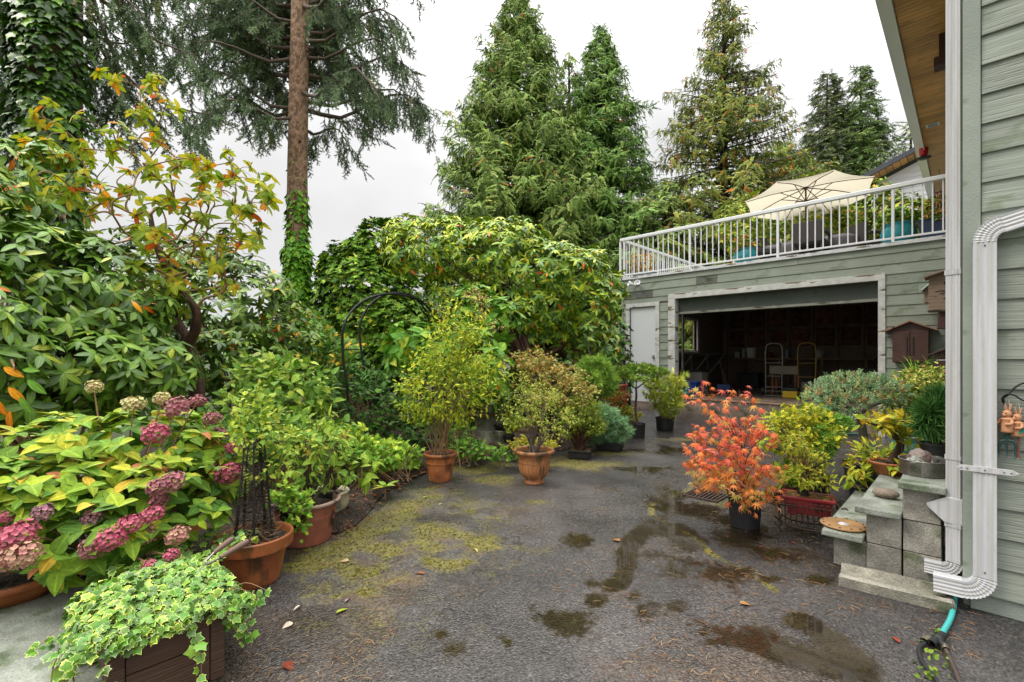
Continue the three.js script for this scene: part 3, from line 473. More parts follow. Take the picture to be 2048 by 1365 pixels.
const LM = {
  gloss: leafMat({ roughness: 0.36, specularIntensity: 0.8, transmission: 0.15, thickness: 0 }),
  thin: leafMat({ transmission: 0.35, thickness: 0, roughness: 0.8, specularIntensity: 0.5 }),
  soft: leafMat({ roughness: 0.55, specularIntensity: 0.4 }),
  glow: leafMat({ transmission: 0.5, thickness: 0, roughness: 0.85, specularIntensity: 0.4 }),
  plainThin: new THREE.MeshPhysicalMaterial({ color: 0xffffff, transmission: 0.28, thickness: 0, roughness: 0.85 }),
  plain: new THREE.MeshPhysicalMaterial({ color: 0xffffff, roughness: 0.6, specularIntensity: 0.35 }),
  vari: new THREE.MeshPhysicalMaterial({ color: 0xffffff, roughness: 0.45, vertexColors: true }),
};
const tinted = new Map();
function tint(mat, c) { const k = mat.uuid + c.getHexString(); if (!tinted.has(k)) { const m = mat.clone(); m.color = c.clone(); tinted.set(k, m); } return tinted.get(k); }
const lin = (...a) => a.map((h) => typeof h === 'string' ? C(h) : h);
const _m = new THREE.Matrix4(), _x = V3(), _y = V3(), _z = V3();
function orient(dir, nor) { _y.copy(dir).normalize(); _z.copy(nor).addScaledVector(_y, -nor.dot(_y)); if (_z.lengthSq() < 1e-6) _z.set(_y.z + 0.01, 0.02, -_y.x); _z.normalize(); _x.crossVectors(_y, _z); _m.makeBasis(_x, _y, _z); return new THREE.Quaternion().setFromRotationMatrix(_m); }
const rdir = () => { const z = rr(-1, 1), a = rr(0, 6.2832), r = Math.sqrt(1 - z * z); return V3(r * Math.cos(a), z, r * Math.sin(a)); };
// list items: {p, q, s, g (geometry), c (palette index)}; those nearest the viewer become single leaves, the rest one mass
function foliage(root, list, pal, mat, single = 0, name = 'leaf') {
  const o = root.position; pal = lin(...pal).map((c) => { const k = lerp(2.8, 1.5, Math.min(1, (c.r * 0.3 + c.g * 0.6) / 0.24)) * (mat === LM.vari || mat === LM.plainThin ? 0.8 : 1), n = mat === LM.plain || mat === LM.vari ; return c.clone().multiply(rgb((n ? 1.08 : 1.14) * k, k * 1.03, (mat === LM.vari ? 0.66 : n ? 0.9 : mat === LM.plainThin ? 0.74 : 0.6) * k)); });
  list.forEach((l) => { l.d = toCam(l.p) * (1 + 0.12 * rnd()) / Math.sqrt(l.s); });
  if (single) list.sort((a, b) => a.d - b.d);
  for (const l of list.slice(0, single)) { const m = part(name, l.g, tint(mat, pal[l.c]), root); m.position.copy(l.p).sub(o); m.quaternion.copy(l.q); m.scale.setScalar(l.s); }
  const by = new Map(); for (const l of list.slice(single)) (by.get(l.g) ?? by.set(l.g, []).get(l.g)).push(l);
  const S = V3();
  for (const [g, ls] of by) {
    const im = plain(new THREE.InstancedMesh(g, mat, ls.length)); im.name = 'foliage'; im.userData.kind = 'stuff'; const c = new THREE.Color();
    ls.forEach((l, i) => { _m.compose(l.p.clone().sub(o), l.q, S.setScalar(l.s)); im.setMatrixAt(i, _m); const k = rr(0.8, 1.2); im.setColorAt(i, c.copy(pal[l.c]).multiplyScalar(k)); });
    root.add(im);
  }
}
const wpick = (w) => { let t = rnd() * w.reduce((a, b) => a + b, 0); for (let i = 0; i < w.length; i++) { t -= w[i]; if (t <= 0) return i; } return 0; };
function whorl(list, p, axis, o) { // o: {n, len, tilt, g, w}
  axis.normalize(); const side = V3(axis.y, axis.z, -axis.x).cross(axis).normalize(), s2 = V3().crossVectors(axis, side); const a0 = rr(0, 6.28); const n = o.n + ri(3) - 1;
  const ci = o.wc ? o.wc(p) : null;
  for (let i = 0; i < n; i++) {
    const a = a0 + i / n * 6.2832 + rr(-0.2, 0.2), R = V3().addScaledVector(side, Math.cos(a)).addScaledVector(s2, Math.sin(a)), t = o.tilt + rr(-0.3, 0.3);
    const dir = V3().addScaledVector(axis, Math.cos(t)).addScaledVector(R, Math.sin(t)); dir.y -= o.sag ?? 0.1;
    const nor = V3().addScaledVector(axis, Math.sin(t)).addScaledVector(R, -Math.cos(t));
    const gs = o.g; list.push({ p: p.clone(), q: orient(dir, nor), s: o.len * rr(0.58, 1.22), g: gs[ri(gs.length)], c: ci !== null && rnd() < 0.8 ? ci : wpick(o.w) });
  }
}
// tips on the surface of a set of ellipsoids; ax: two in-picture radii and a depth radius
function tips(blobs, n, shell = 0.28, back = 0.25) {
  const out = []; const A = blobs.map((b) => Math.pow(b.r[0] * b.r[1] + b.r[1] * b.r[2] + b.r[0] * b.r[2], 1));
  let guard = 0;
  while (out.length < n && guard++ < n * 40) {
    const b = blobs[wpick(A)], d = rdir(); const k = 1 - shell * rnd() * rnd();
    const bump = 0.82 + 0.36 * vn(d.x * 2.3 + b.c.x * 5, d.y * 2.3 + d.z * 1.7 + b.c.y * 3, 401);
    const p = b.c.clone().addScaledVector(screenRight, d.x * b.r[0] * k * bump).addScaledVector(UP, d.y * b.r[1] * k * bump).addScaledVector(viewDir, d.z * b.r[2] * k * bump);
    if (d.z > 0.25 && rnd() > back) continue;
    if (p.y < gh(p.x, p.z) + 0.02) continue;
    let inside = false; for (const o of blobs) { if (o === b) continue; const q = p.clone().sub(o.c); const u = q.dot(screenRight) / o.r[0], v = q.y / o.r[1], w = q.dot(viewDir) / o.r[2]; if (u * u + v * v + w * w < 0.55) { inside = true; break; } }
    if (inside) continue;
    const nrm = V3().addScaledVector(screenRight, d.x / b.r[0]).addScaledVector(UP, d.y / b.r[1]).addScaledVector(viewDir, d.z / b.r[2]).normalize();
    out.push({ p, n: nrm });
  }
  return out;
}
const blob = (px, py, d, rx, ry, rz) => ({ c: P(px, py, d), r: [rx * d / F, ry * d / F, rz * d / F] }); // radii rx, ry in photo pixels
function stems(base, ends, r0, r1, opt = {}) { const g = []; for (const e of ends) { const b = base.clone().add(V3(rr(-1, 1), 0, rr(-1, 1)).multiplyScalar(opt.spread ?? 0.03)); const mid = b.clone().lerp(e, 0.5).add(rdir().multiplyScalar((opt.wob ?? 0.12) * b.distanceTo(e))); mid.y += (opt.lift ?? 0.1) * b.distanceTo(e); g.push(limb([b, mid, e], r0 * rr(0.7, 1.2), r1, opt.seg ?? 6, opt.rad ?? 5)); } return merge(g); }
function shrub(name, label, o) { // whorled or scattered leafy shrub
  reseed(o.seed); const base = o.base ?? (() => { const c = o.blobs[0].c; return V3(c.x, gh(c.x, c.z), c.z); })();
  const t = thing(name, label, o.cat ?? 'shrub', base, o.group); const list = [];
  const tp = tips(o.blobs, o.n, o.shell, o.back);
  for (const { p, n } of tp) { const ax = V3().addScaledVector(n, o.out ?? 0.7).addScaledVector(UP, o.up ?? 0.6).add(rdir().multiplyScalar(o.jit ?? 0.35)); whorl(list, p, ax, { n: o.per, len: o.len, tilt: o.tilt ?? 1.25, sag: o.sag, g: o.g, w: o.w, wc: o.wc }); }
  if (o.fill) { const inner = o.blobs.map((b) => ({ c: b.c, r: b.r.map((q) => q * 0.72) })); for (const { p, n } of tips(inner, o.fill, 0.5, 0.6)) whorl(list, p, V3().copy(n).addScaledVector(UP, 0.4), { n: o.per, len: o.len * 1.1, tilt: 1.3, g: o.g, w: o.wf ?? o.w }); }
  const ends = []; const k = o.stems ?? 14; for (let i = 0; i < k; i++) { const e = tp[ri(tp.length)]; if (e) ends.push(e.p.clone().sub(base)); }
  if (k) part('stem', stems(V3(0, 0, 0), ends, o.sr ?? 0.016, 0.003, o.so), o.sm ?? M.twigGrey, t);
  foliage(t, list, o.pal, o.mat ?? LM.soft, o.single ?? 0);
  return t;
}

// ---------- tall trees ----------
function frond(nSide, w, drop, seedN) { // drooping cedar spray, 1 unit long, made of flat leaflets
  reseed(seedN); const g = []; const axis = (t) => V3(0, t, -drop * t * t);
  for (let i = 0; i < nSide; i++) for (const s of [-1, 1]) {
    const t = 0.12 + 0.85 * i / nSide + rr(-0.03, 0.03), p = axis(t), len = (0.30 * (1 - t * 0.6)) * rr(0.7, 1.2);
    const d = V3(s * rr(0.6, 0.95), 0.65, -drop * 1.1 * t - rr(0.1, 0.6)).normalize();
    const n = V3(0, 0.3, 1).add(rdir().multiplyScalar(0.3)); const l = L.small.clone(); l.scale(w * rr(0.7, 1.3) / 0.5, 1, 1); l.scale(len, len, len); l.applyQuaternion(orient(d, n)); l.translate(p.x, p.y, p.z); g.push(l);
  }
  const tipl = L.small.clone(); tipl.scale(0.3, 0.3, 0.3).applyQuaternion(orient(V3(0, 1, -drop * 2), V3(0, 0, 1))).translate(0, 0.85, -drop * 0.72); g.push(tipl);
  return merge(g);
}
const cedarSprays = [frond(13, 0.42, 0.5, 1), frond(12, 0.46, 0.8, 2), frond(14, 0.38, 0.3, 3)];
const spruceTuft = [4, 5, 6].map((s) => { reseed(s); const g = []; // twig with side twiglets, all set with short needles
  const brush = (a, b, N, len) => { const ax = V3().subVectors(b, a), u = ax.clone().normalize(), s1 = V3(u.y, u.z, -u.x).cross(u).normalize(), s2 = V3().crossVectors(u, s1); for (let i = 0; i < N; i++) { const t = (i + rnd() * 0.5) / N, w = i * 2.4, R = V3().addScaledVector(s1, Math.cos(w)).addScaledVector(s2, Math.sin(w)), d = R.clone().multiplyScalar(0.9).addScaledVector(u, 0.65), l = L.needle.clone(), k = len * rr(0.8, 1.15) * (1 - 0.3 * t); l.scale(k * 8, k, k).applyQuaternion(orient(d, V3().crossVectors(u, R))).translate(a.x + ax.x * t, a.y + ax.y * t, a.z + ax.z * t); g.push(l); } };
  const q = (t) => V3(0.05 * Math.sin(s + t * 3), t, -0.16 * t * t); brush(q(0), q(0.5), 20, 0.11); brush(q(0.5), q(1), 18, 0.10);
  for (let i = 0; i < 5; i++) { const t = 0.12 + i * 0.16, e = i % 2 ? 1 : -1, p = q(t), L1 = 0.42 * (1 - t * 0.6); brush(p, p.clone().add(V3(e * L1 * 0.75, L1 * 0.6, -L1 * rr(0.1, 0.35))), 15, 0.10); }
  return merge(g); });
function conifer(name, label, o) {
  reseed(o.seed); const base = V3(o.x, 0, o.z), t = thing(name, label, 'tree', base, o.group), list = [], br = [];
  part('trunk', limb([V3(0, -0.2, 0), V3(rr(-0.1, 0.1), o.h * 0.5, rr(-0.1, 0.1)), V3(0, o.h, 0)], o.tr ?? 0.4, 0.03, 12, 8), M.barkRed, t);
  const N = o.branches;
  for (let i = 0; i < N; i++) {
    const f = Math.pow((i + rnd()) / N, o.dense ?? 0.9), y = lerp(o.y0, o.h, f), az = rr(0, 6.283);
    let R = o.r * Math.pow(1 - f, o.pow ?? 0.8) * rr(0.62, 1.08) + 0.15; if (rnd() < (o.stray ?? 0.05)) R *= 1.3; if (o.gap && vn(az * 1.2, y * 0.5, o.seed) < o.gap) R *= 0.55;
    const d = V3(Math.cos(az), 0, Math.sin(az)); if (d.dot(viewDir) > 0.5 && rnd() < 0.5) continue;
    const up = o.lift ?? 0.25, q = (s) => V3(d.x * R * s, y + R * (up * s - (o.droop ?? 0.75) * s * s + (o.curl ?? 0.25) * s * s * s * s), d.z * R * s);
    br.push(limb([q(0), q(0.5), q(1)], 0.012 + R * 0.012, 0.006, 4, 4));
    const ns = Math.max(3, Math.round(R * (o.per ?? 6)));
    for (let k = 0; k < ns; k++) {
      const s = 0.12 + 0.88 * Math.sqrt((k + rnd()) / ns), p = q(s); const out = s > 0.6;
      const sd = V3(-d.z, 0, d.x).multiplyScalar((rnd() < 0.5 ? -1 : 1) * rr(0.2, 1)); const dir = V3().copy(d).multiplyScalar(rr(0.2, 0.9)).add(sd).add(V3(0, rr(o.hang[0], o.hang[1]), 0));
      p.addScaledVector(sd, rr(0, 0.12) * R * 0.6); p.y += rr(-0.1, 0.1);
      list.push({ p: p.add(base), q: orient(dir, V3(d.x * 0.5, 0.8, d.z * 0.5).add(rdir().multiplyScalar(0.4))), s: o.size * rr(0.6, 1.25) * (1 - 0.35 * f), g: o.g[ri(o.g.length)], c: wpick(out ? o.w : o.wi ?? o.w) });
    }
  }
  part('branch', merge(br), M.twigGrey, t); foliage(t, list, o.pal, o.mat ?? LM.plain); return t;
}
const cedarPal = ['#5c743a', '#495f2e', '#728846', '#37481f', '#8a985a', '#8a5a2c', '#5f6f36'];
const at = (px, d) => P(px, HY, d);
{
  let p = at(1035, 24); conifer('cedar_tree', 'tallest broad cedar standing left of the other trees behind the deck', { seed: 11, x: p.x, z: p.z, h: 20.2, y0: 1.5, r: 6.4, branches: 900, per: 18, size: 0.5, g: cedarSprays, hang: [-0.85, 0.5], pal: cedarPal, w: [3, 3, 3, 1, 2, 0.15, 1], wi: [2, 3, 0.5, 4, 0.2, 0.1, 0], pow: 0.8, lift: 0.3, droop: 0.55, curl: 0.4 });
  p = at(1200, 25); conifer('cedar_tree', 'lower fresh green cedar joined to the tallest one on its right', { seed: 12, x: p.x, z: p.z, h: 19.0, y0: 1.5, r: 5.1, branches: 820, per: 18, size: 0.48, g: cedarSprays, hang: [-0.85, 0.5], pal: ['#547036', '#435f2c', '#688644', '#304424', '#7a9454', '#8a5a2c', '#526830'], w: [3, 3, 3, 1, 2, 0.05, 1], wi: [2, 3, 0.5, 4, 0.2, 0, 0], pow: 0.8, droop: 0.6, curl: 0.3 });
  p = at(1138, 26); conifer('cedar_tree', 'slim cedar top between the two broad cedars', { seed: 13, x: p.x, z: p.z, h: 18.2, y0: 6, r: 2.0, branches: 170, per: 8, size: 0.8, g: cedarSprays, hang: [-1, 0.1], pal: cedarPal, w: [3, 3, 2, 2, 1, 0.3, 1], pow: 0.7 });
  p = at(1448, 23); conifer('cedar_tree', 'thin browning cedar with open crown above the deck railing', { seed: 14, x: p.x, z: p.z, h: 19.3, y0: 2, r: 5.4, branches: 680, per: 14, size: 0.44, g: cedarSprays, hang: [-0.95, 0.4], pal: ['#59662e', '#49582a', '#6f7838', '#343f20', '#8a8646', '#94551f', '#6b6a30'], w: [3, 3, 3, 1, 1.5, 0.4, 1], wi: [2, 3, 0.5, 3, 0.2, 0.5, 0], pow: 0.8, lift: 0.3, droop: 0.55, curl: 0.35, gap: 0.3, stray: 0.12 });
  p = at(1655, 30); conifer('spruce_tree', 'dark grey green spruce with blunt top beside the gutter', { seed: 15, x: p.x, z: p.z, h: 19.4, y0: 3, r: 4.0, branches: 560, per: 7.5, size: 0.8, g: [cedarSprays[2], ...spruceTuft], hang: [-0.5, 0.4], pal: ['#475238', '#394430', '#5b6344', '#2b3425'], w: [3, 3, 2, 2], pow: 0.8, lift: 0.15, droop: 0.3, curl: 0.3 });
  p = at(1722, 29); conifer('spruce_tree', 'greener pointed spruce nearest the gutter', { seed: 16, x: p.x, z: p.z, h: 19.3, y0: 3, r: 3.6, branches: 560, per: 7.5, size: 0.75, g: [cedarSprays[2], ...spruceTuft], hang: [-0.6, 0.3], pal: ['#4c5f36', '#3d502d', '#667746', '#2f4024'], w: [3, 3, 2, 2], pow: 0.85, lift: 0.2, droop: 0.35, curl: 0.3 });
  p = at(1822, 30); conifer('spruce_tree', 'spruce half hidden behind the white gutter', { seed: 17, x: p.x, z: p.z, h: 16.5, y0: 3, r: 3.0, branches: 170, per: 6, size: 0.9, g: [cedarSprays[2]], hang: [-0.6, 0.3], pal: ['#4c5a3c', '#3d4a30', '#66704a'], w: [3, 3, 2], pow: 0.7 });
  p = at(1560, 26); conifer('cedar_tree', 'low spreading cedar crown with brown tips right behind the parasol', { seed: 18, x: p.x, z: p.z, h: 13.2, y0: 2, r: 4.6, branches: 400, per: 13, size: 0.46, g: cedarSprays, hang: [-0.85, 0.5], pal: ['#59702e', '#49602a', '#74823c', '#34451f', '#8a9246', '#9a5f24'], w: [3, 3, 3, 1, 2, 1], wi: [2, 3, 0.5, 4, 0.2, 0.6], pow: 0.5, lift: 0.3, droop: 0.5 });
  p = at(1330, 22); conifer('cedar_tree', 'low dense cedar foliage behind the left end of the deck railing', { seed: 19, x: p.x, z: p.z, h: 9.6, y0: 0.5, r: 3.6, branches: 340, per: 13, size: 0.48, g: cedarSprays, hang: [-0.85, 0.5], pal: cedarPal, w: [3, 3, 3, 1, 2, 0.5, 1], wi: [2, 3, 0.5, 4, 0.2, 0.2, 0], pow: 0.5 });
}
// spruce in the garden with a bare ivy-clad trunk: limbs hang high over the garden
function hangingLimb(list, br, q, R, n, o) { // q(s): point along limb in world space
  br.push(limb([q(0), q(0.25), q(0.5), q(0.75), q(1)], o.r0, 0.008, 8, 6));
  const twigs = Math.round(R * n);
  for (let k = 0; k < twigs; k++) {
    const s = 0.14 + 0.86 * (k + rnd()) / twigs, p = q(s), T2 = q(Math.min(1, s + 0.03)).sub(q(s - 0.03)).normalize(), sd = V3().crossVectors(T2, UP).normalize().multiplyScalar(k % 2 ? 1 : -1);
    if (vn(s * R * 1.4, k % 2 + R * 3, 77) < 0.42) continue;
    const len = rr(0.35, 0.95) * (o.tw ?? 1) * (s > 0.9 ? 0.7 : 1), dir = V3().addScaledVector(sd, rr(0.3, 0.9)).addScaledVector(T2, rr(0.3, 0.7)).add(V3(0, rr(-1.0, -0.15), 0)).normalize();
    const e = p.clone().addScaledVector(dir, len); e.y -= len * 0.25; br.push(limb([p, p.clone().lerp(e, 0.5).add(V3(0, 0.06 * len, 0)), e], 0.008, 0.003, 3, 4));
    const m = Math.max(2, Math.round(len / 0.095));
    for (let j = 0; j < m; j++) { const f = (j + rnd()) / m, pp = p.clone().lerp(e, f); const d2 = dir.clone().add(rdir().multiplyScalar(0.75)).add(V3(0, -0.45, 0)); list.push({ p: pp, q: orient(d2, rdir().add(UP)), s: rr(0.26, 0.44), g: spruceTuft[ri(3)], c: wpick(o.w) }); }
  }
}
const spPal = ['#465640', '#384634', '#586950', '#2b3528', '#66684a'];
function ivyColumn(list, axis, y0, y1, rFn, n, len, w, lean = 0) { // ivy leaves hanging off a trunk
  for (let i = 0; i < n; i++) {
    const y = lerp(y0, y1, Math.pow(rnd(), lean ? lean : 1)), a = rr(0, 6.283), r = rFn(y, a) * rr(0.88, 1.06), c = axis(y), d = V3(Math.cos(a), 0, Math.sin(a)); if (d.dot(viewDir) > 0.4) continue;
    const p = c.clone().addScaledVector(d, r), dir = V3(0, -1, 0).addScaledVector(d, rr(0.1, 0.7)).add(rdir().multiplyScalar(0.45));
    list.push({ p, q: orient(dir, d.clone().add(V3(0, 0.5, 0)).add(rdir().multiplyScalar(0.35))), s: len * rr(0.6, 1.25), g: L.ivy, c: wpick(w) });
  }
}
{
  reseed(31); const D = 11, base = at(590, D), t = thing('spruce_tree', 'tall bare trunked spruce with ivy on its lower trunk and high drooping limbs', 'tree', base);
  const ax = (y) => { const k = (y - 1.6) / 9; return P(592 + k * 10, 0, D).setY(y); };
  const tp = [0, 2, 4, 6, 8, 10, 14].map((y) => ax(y).sub(base).setY(y)); part('trunk', limb(tp, 0.255, 0.165, 30, 18, 0.10), M.bark, t);
  const knots = []; for (let i = 0; i < 26; i++) { const y = rr(4, 9.6), a = rr(0, 6.28), r = 0.21; const c = ax(y).sub(base), d = V3(Math.cos(a), 0.15, Math.sin(a)); knots.push(limb([c.clone().addScaledVector(d, r * 0.8), c.clone().addScaledVector(d, r * rr(1.1, 1.4))], 0.035, 0.02, 2, 6)); } part('knot', merge(knots), M.twig, t);
  const list = [], br = [];
  const ends = [[870, 250, 3.4, 7.2], [845, 225, 1, 7.4], [800, 110, 0.2, 8.4], [820, 60, -1, 8.8], [760, 200, -2, 7.6], [700, 300, 2.2, 6.8], [740, 150, 3, 8], [380, 175, 0.5, 7.2], [395, 235, -1.5, 7.0], [430, 250, 1.6, 7.2], [490, 180, -2.6, 7.6], [400, 110, 2.8, 8.0], [360, 60, 0, 8.6], [470, 60, -3, 8.9], [640, 120, -3.3, 8.4], [560, 90, 3.4, 8.6], [690, 40, 2.6, 9.2], [860, -60, 0.6, 9.8], [350, -50, 0.5, 9.8], [780, -20, -2.4, 9.6], [440, -30, 2.4, 9.6], [600, -20, -3.5, 9.7], [580, -40, 3.6, 10], [700, -80, -1, 10.4], [480, -90, -1, 10.4], [300, 20, 1.8, 9.2], [840, 160, 2.2, 8.0], [520, 20, 1.5, 9.0], [660, 10, -1.5, 9.0], [720, -40, 1.2, 9.6], [420, 0, -0.5, 9.2], [540, -60, 0.8, 10], [770, 60, 1.6, 9.0], [650, 70, 1.2, 8.8], [330, 130, -1.2, 8.4], [450, 120, 1.0, 8.4], [800, 10, 2.6, 9.4], [690, 120, -2.2, 8.6]];
  for (const [px, py, dz0, y0] of ends) { const dz = Math.abs(px - 592) < 150 ? Math.abs(dz0) : dz0, e = P(px, py, D + dz), a = ax(y0), R = a.distanceTo(e); const q = (s) => { const p = a.clone().lerp(e, s); p.y += R * 0.10 * Math.sin(s * 3.14) - 0.10 * R * Math.sin(s * 6.28); return p; };
    hangingLimb(list, br, q, R, 10, { r0: 0.03 + R * 0.006, w: [3, 3, 2, 2, 0.3] }); }
  part('branch', merge(br.map((g) => g.translate(-base.x, -base.y, -base.z))), M.twig, t);
  foliage(t, list, spPal, LM.plain);
  // ivy climbing its lower trunk
  const iv = thing('climbing_ivy', 'bright green ivy climbing the lower trunk of the tall spruce', 'ivy', base), il = [];
  const low = P(590, 500, D).y; ivyColumn(il, ax, 1.5, low, (y) => 0.29 + 0.03 * Math.sin(y * 7), 2300, 0.17, [3, 3, 2, 1]); ivyColumn(il, ax, low, P(590, 385, D).y, (y) => 0.25, 420, 0.13, [3, 3, 2, 1], 1.8); ivyColumn(il, ax, low, P(590, 330, D).y, (y) => 0.225, 90, 0.09, [1, 1, 3, 1], 1.6);
  foliage(iv, il, ['#4c7a22', '#3a661c', '#71a030', '#2b5218'], LM.soft);
}
{ // trunk wrapped in ivy at the left, its conifer limbs hanging across the top left
  reseed(37); const D = 7.5, base = at(108, D), t = thing('conifer_tree', 'conifer at far left whose thick trunk is hidden under dark ivy', 'tree', base);
  const ax = (y) => P(106 + (y - 4) * 2, 0, D).setY(y);
  part('trunk', limb([V3(0, -0.2, 0), ax(5).sub(base), ax(12).sub(base)], 0.4, 0.3, 10, 12), M.bark, t);
  const list = [], br = [];
  const curve = (pts) => { const c = new THREE.CatmullRomCurve3(pts); return (s) => c.getPoint(Math.min(1, Math.max(0, s))); };
  const Ls = [[[170, -60, 0], [195, 60, 0.2], [240, 140, 0.3], [300, 190, 0.4], [370, 225, 0.5], [440, 232, 0.6]], [[180, -20, -0.3], [240, 30, 0], [320, 85, 0.4], [390, 110, 0.8]], [[160, 40, 0.4], [215, 120, 1], [260, 200, 1.4], [330, 230, 1.8]], [[60, 20, 0.3], [20, 60, 0], [-60, 130, 0]], [[60, -40, 0.8], [0, 0, 0.6], [-80, 40, 0.4]], [[60, 120, 1], [10, 180, 1], [-40, 220, 1]], [[190, -100, 1], [280, -40, 1.2], [360, 0, 1.4]], [[170, 130, 0.8], [220, 190, 1.4], [250, 260, 1.9]], [[180, -80, -0.4], [230, -20, -0.5], [290, 30, -0.3]], [[60, 160, 1.2], [0, 240, 1.5], [-30, 300, 1.8]], [[180, 60, 1.5], [230, 90, 2], [300, 60, 2.4]], [[30, -90, 0.6], [0, 20, 0.8], [10, 100, 0.8]]];
  for (const l of Ls) { const q = curve([ax(P(l[0][0], l[0][1], D).y + 0.3), ...l.map(([x, y, z]) => P(x, y, D + z))]); hangingLimb(list, br, q, 3.0, 9, { r0: 0.045, w: [3, 3, 2, 2, 0.5], tw: 0.85 }); }
  part('branch', merge(br.map((g) => g.translate(-base.x, -base.y, -base.z))), M.twig, t);
  foliage(t, list, spPal, LM.plain);
  const iv = thing('climbing_ivy', 'dark ivy covering the thick trunk at far left', 'ivy', base), il = [];
  ivyColumn(il, ax, 1.2, 8.2, (y, a) => 0.44 + 0.10 * vn(y * 1.3, a * 2, 5), 5200, 0.15, [4, 3, 1.2, 4]); foliage(iv, il, ['#2c4a1c', '#3a5c22', '#5c8430', '#1e3616'], LM.gloss);
}

// ---------- pots ----------
function pot(name, label, p, prof, mat, soilR, soilY, o = {}) {
  const t = thing(name, label, o.cat ?? 'flower pot', p, o.group); part('body', lathe(prof, o.seg ?? 44), mat, t);
  if (o.rim) part('rim', lathe(o.rim, 44), o.rimMat ?? mat, t); if (soilR) part('soil', soilDisc(soilR, soilY), M.soil, t); return t;
}
const clayProf = (R, r, H, lip = 0.05, th = 0.014) => [[0.001, 0], [r - 0.006, 0], [r, 0.006], [lerp(r, R - 0.018, (H - lip) / H), H - lip - 0.004], [R - 0.004, H - lip], [R, H - lip + 0.006], [R + 0.004, H - 0.008], [R, H], [R - th, H], [R - th - 0.004, H - 0.02], [R - th - 0.02, H - 0.06]];
const nurseryProf = (R, r, H) => [[0.001, 0], [r - 0.004, 0], [r, 0.005], [R - 0.006, H - 0.02], [R + 0.004, H - 0.018], [R + 0.004, H - 0.002], [R - 0.002, H], [R - 0.006, H - 0.003], [R - 0.02, H - 0.05]];
const potA = P(508, 1150, 2.86).setY(0), potB = G(612, 1080).setY(0), potC = P(653, 1040, 3.95).setY(0), potD = P(881, 960, 5.18).setY(0), potE = P(1068, 972, 5.06).setY(0);
pot('terracotta_pot', 'large orange terracotta pot holding the black twig obelisk', potA, clayProf(0.215, 0.140, 0.285, 0.075), M.terraDark, 0.195, 0.245);
pot('terracotta_pot', 'weathered terracotta pot with flaking black patches and pale rim', potB, [[0.001, 0], [0.165, 0], [0.172, 0.008], [0.205, 0.19], [0.212, 0.20], [0.206, 0.212], [0.212, 0.222], [0.222, 0.275]], M.flake, 0.205, 0.25, { rim: [[0.222, 0.274], [0.240, 0.282], [0.246, 0.295], [0.240, 0.308], [0.226, 0.308], [0.214, 0.296], [0.205, 0.25]], rimMat: M.rimOld });
pot('glazed_pot', 'round cream glazed pot half behind the weathered terracotta pot', potC, [[0.001, 0], [0.10, 0], [0.11, 0.01], [0.155, 0.06], [0.178, 0.12], [0.178, 0.16], [0.168, 0.20], [0.172, 0.213], [0.182, 0.218], [0.184, 0.228], [0.176, 0.236], [0.160, 0.236], [0.152, 0.22], [0.15, 0.19]], M.cream, 0.155, 0.205);
pot('terracotta_pot', 'ringed terracotta pot under the tall lime green shrub', potD, [[0.001, 0], [0.118, 0], [0.124, 0.006], [0.150, 0.19], [0.158, 0.194], [0.160, 0.205], [0.155, 0.212], [0.166, 0.266], [0.178, 0.27], [0.186, 0.285], [0.186, 0.30], [0.178, 0.308], [0.166, 0.306], [0.16, 0.29], [0.15, 0.26]], M.terra, 0.158, 0.275);
{ // urn with arcaded flutes
  const t = pot('terracotta_urn', 'ornate terracotta urn with fluted sides and rolled rim', potE, [[0.001, 0], [0.100, 0], [0.108, 0.008], [0.108, 0.022], [0.096, 0.034], [0.092, 0.048], [0.105, 0.062], [0.140, 0.105], [0.158, 0.16], [0.164, 0.22], [0.170, 0.265], [0.176, 0.295], [0.182, 0.31], [0.205, 0.322], [0.220, 0.335], [0.223, 0.352], [0.213, 0.366], [0.196, 0.366], [0.186, 0.35], [0.178, 0.31]], M.terraUrn, 0.182, 0.315, { seg: 64 });
  const g = []; const rAt = (y) => y < 0.105 ? lerp(0.105, 0.140, (y - 0.062) / 0.043) : y < 0.16 ? lerp(0.140, 0.158, (y - 0.105) / 0.055) : lerp(0.158, 0.166, (y - 0.16) / 0.08);
  const N = 26; for (let i = 0; i < N; i++) { const a = i / N * 6.2832, f = (aa, y, e) => V3(Math.cos(aa) * (rAt(y) + e), y, Math.sin(aa) * (rAt(y) + e)); g.push(limb([f(a - 0.06, 0.066, 0.001), f(a, 0.11, 0.001), f(a + 0.03, 0.16, 0.001), f(a + 0.03, 0.215, 0.001)], 0.0045, 0.0055, 8, 5));
    const arc = []; for (let k = 0; k <= 6; k++) { const q = k / 6 * Math.PI; arc.push(f(a + 0.03 + 0.12 * (1 - Math.cos(q)), 0.215 + 0.022 * Math.sin(q), 0.001)); } g.push(limb(arc, 0.0045, 0.0045, 8, 5)); }
  part('fluting', merge(g), M.terraUrn, t);
}
{ const p = P(25, 1190, 2.62).setY(0); pot('terracotta_bowl', 'wide low terracotta bowl at left edge under the hydrangea', p, [[0.001, 0.03], [0.20, 0.03], [0.25, 0.10], [0.265, 0.125], [0.28, 0.13], [0.284, 0.155], [0.276, 0.165], [0.26, 0.163], [0.25, 0.12]], M.terraDark, 0.262, 0.13); }
const potF = P(1080, 905, 5.7).setY(0.03); pot('terracotta_pot', 'small terracotta pot behind the ornate urn', potF, clayProf(0.13, 0.09, 0.16, 0.05), M.terra, 0.115, 0.135);
const potI = P(1275, 868, 7.9), potJ = P(1330, 855, 8.5); for (const p of [potI, potJ]) p.y = gh(p.x, p.z);
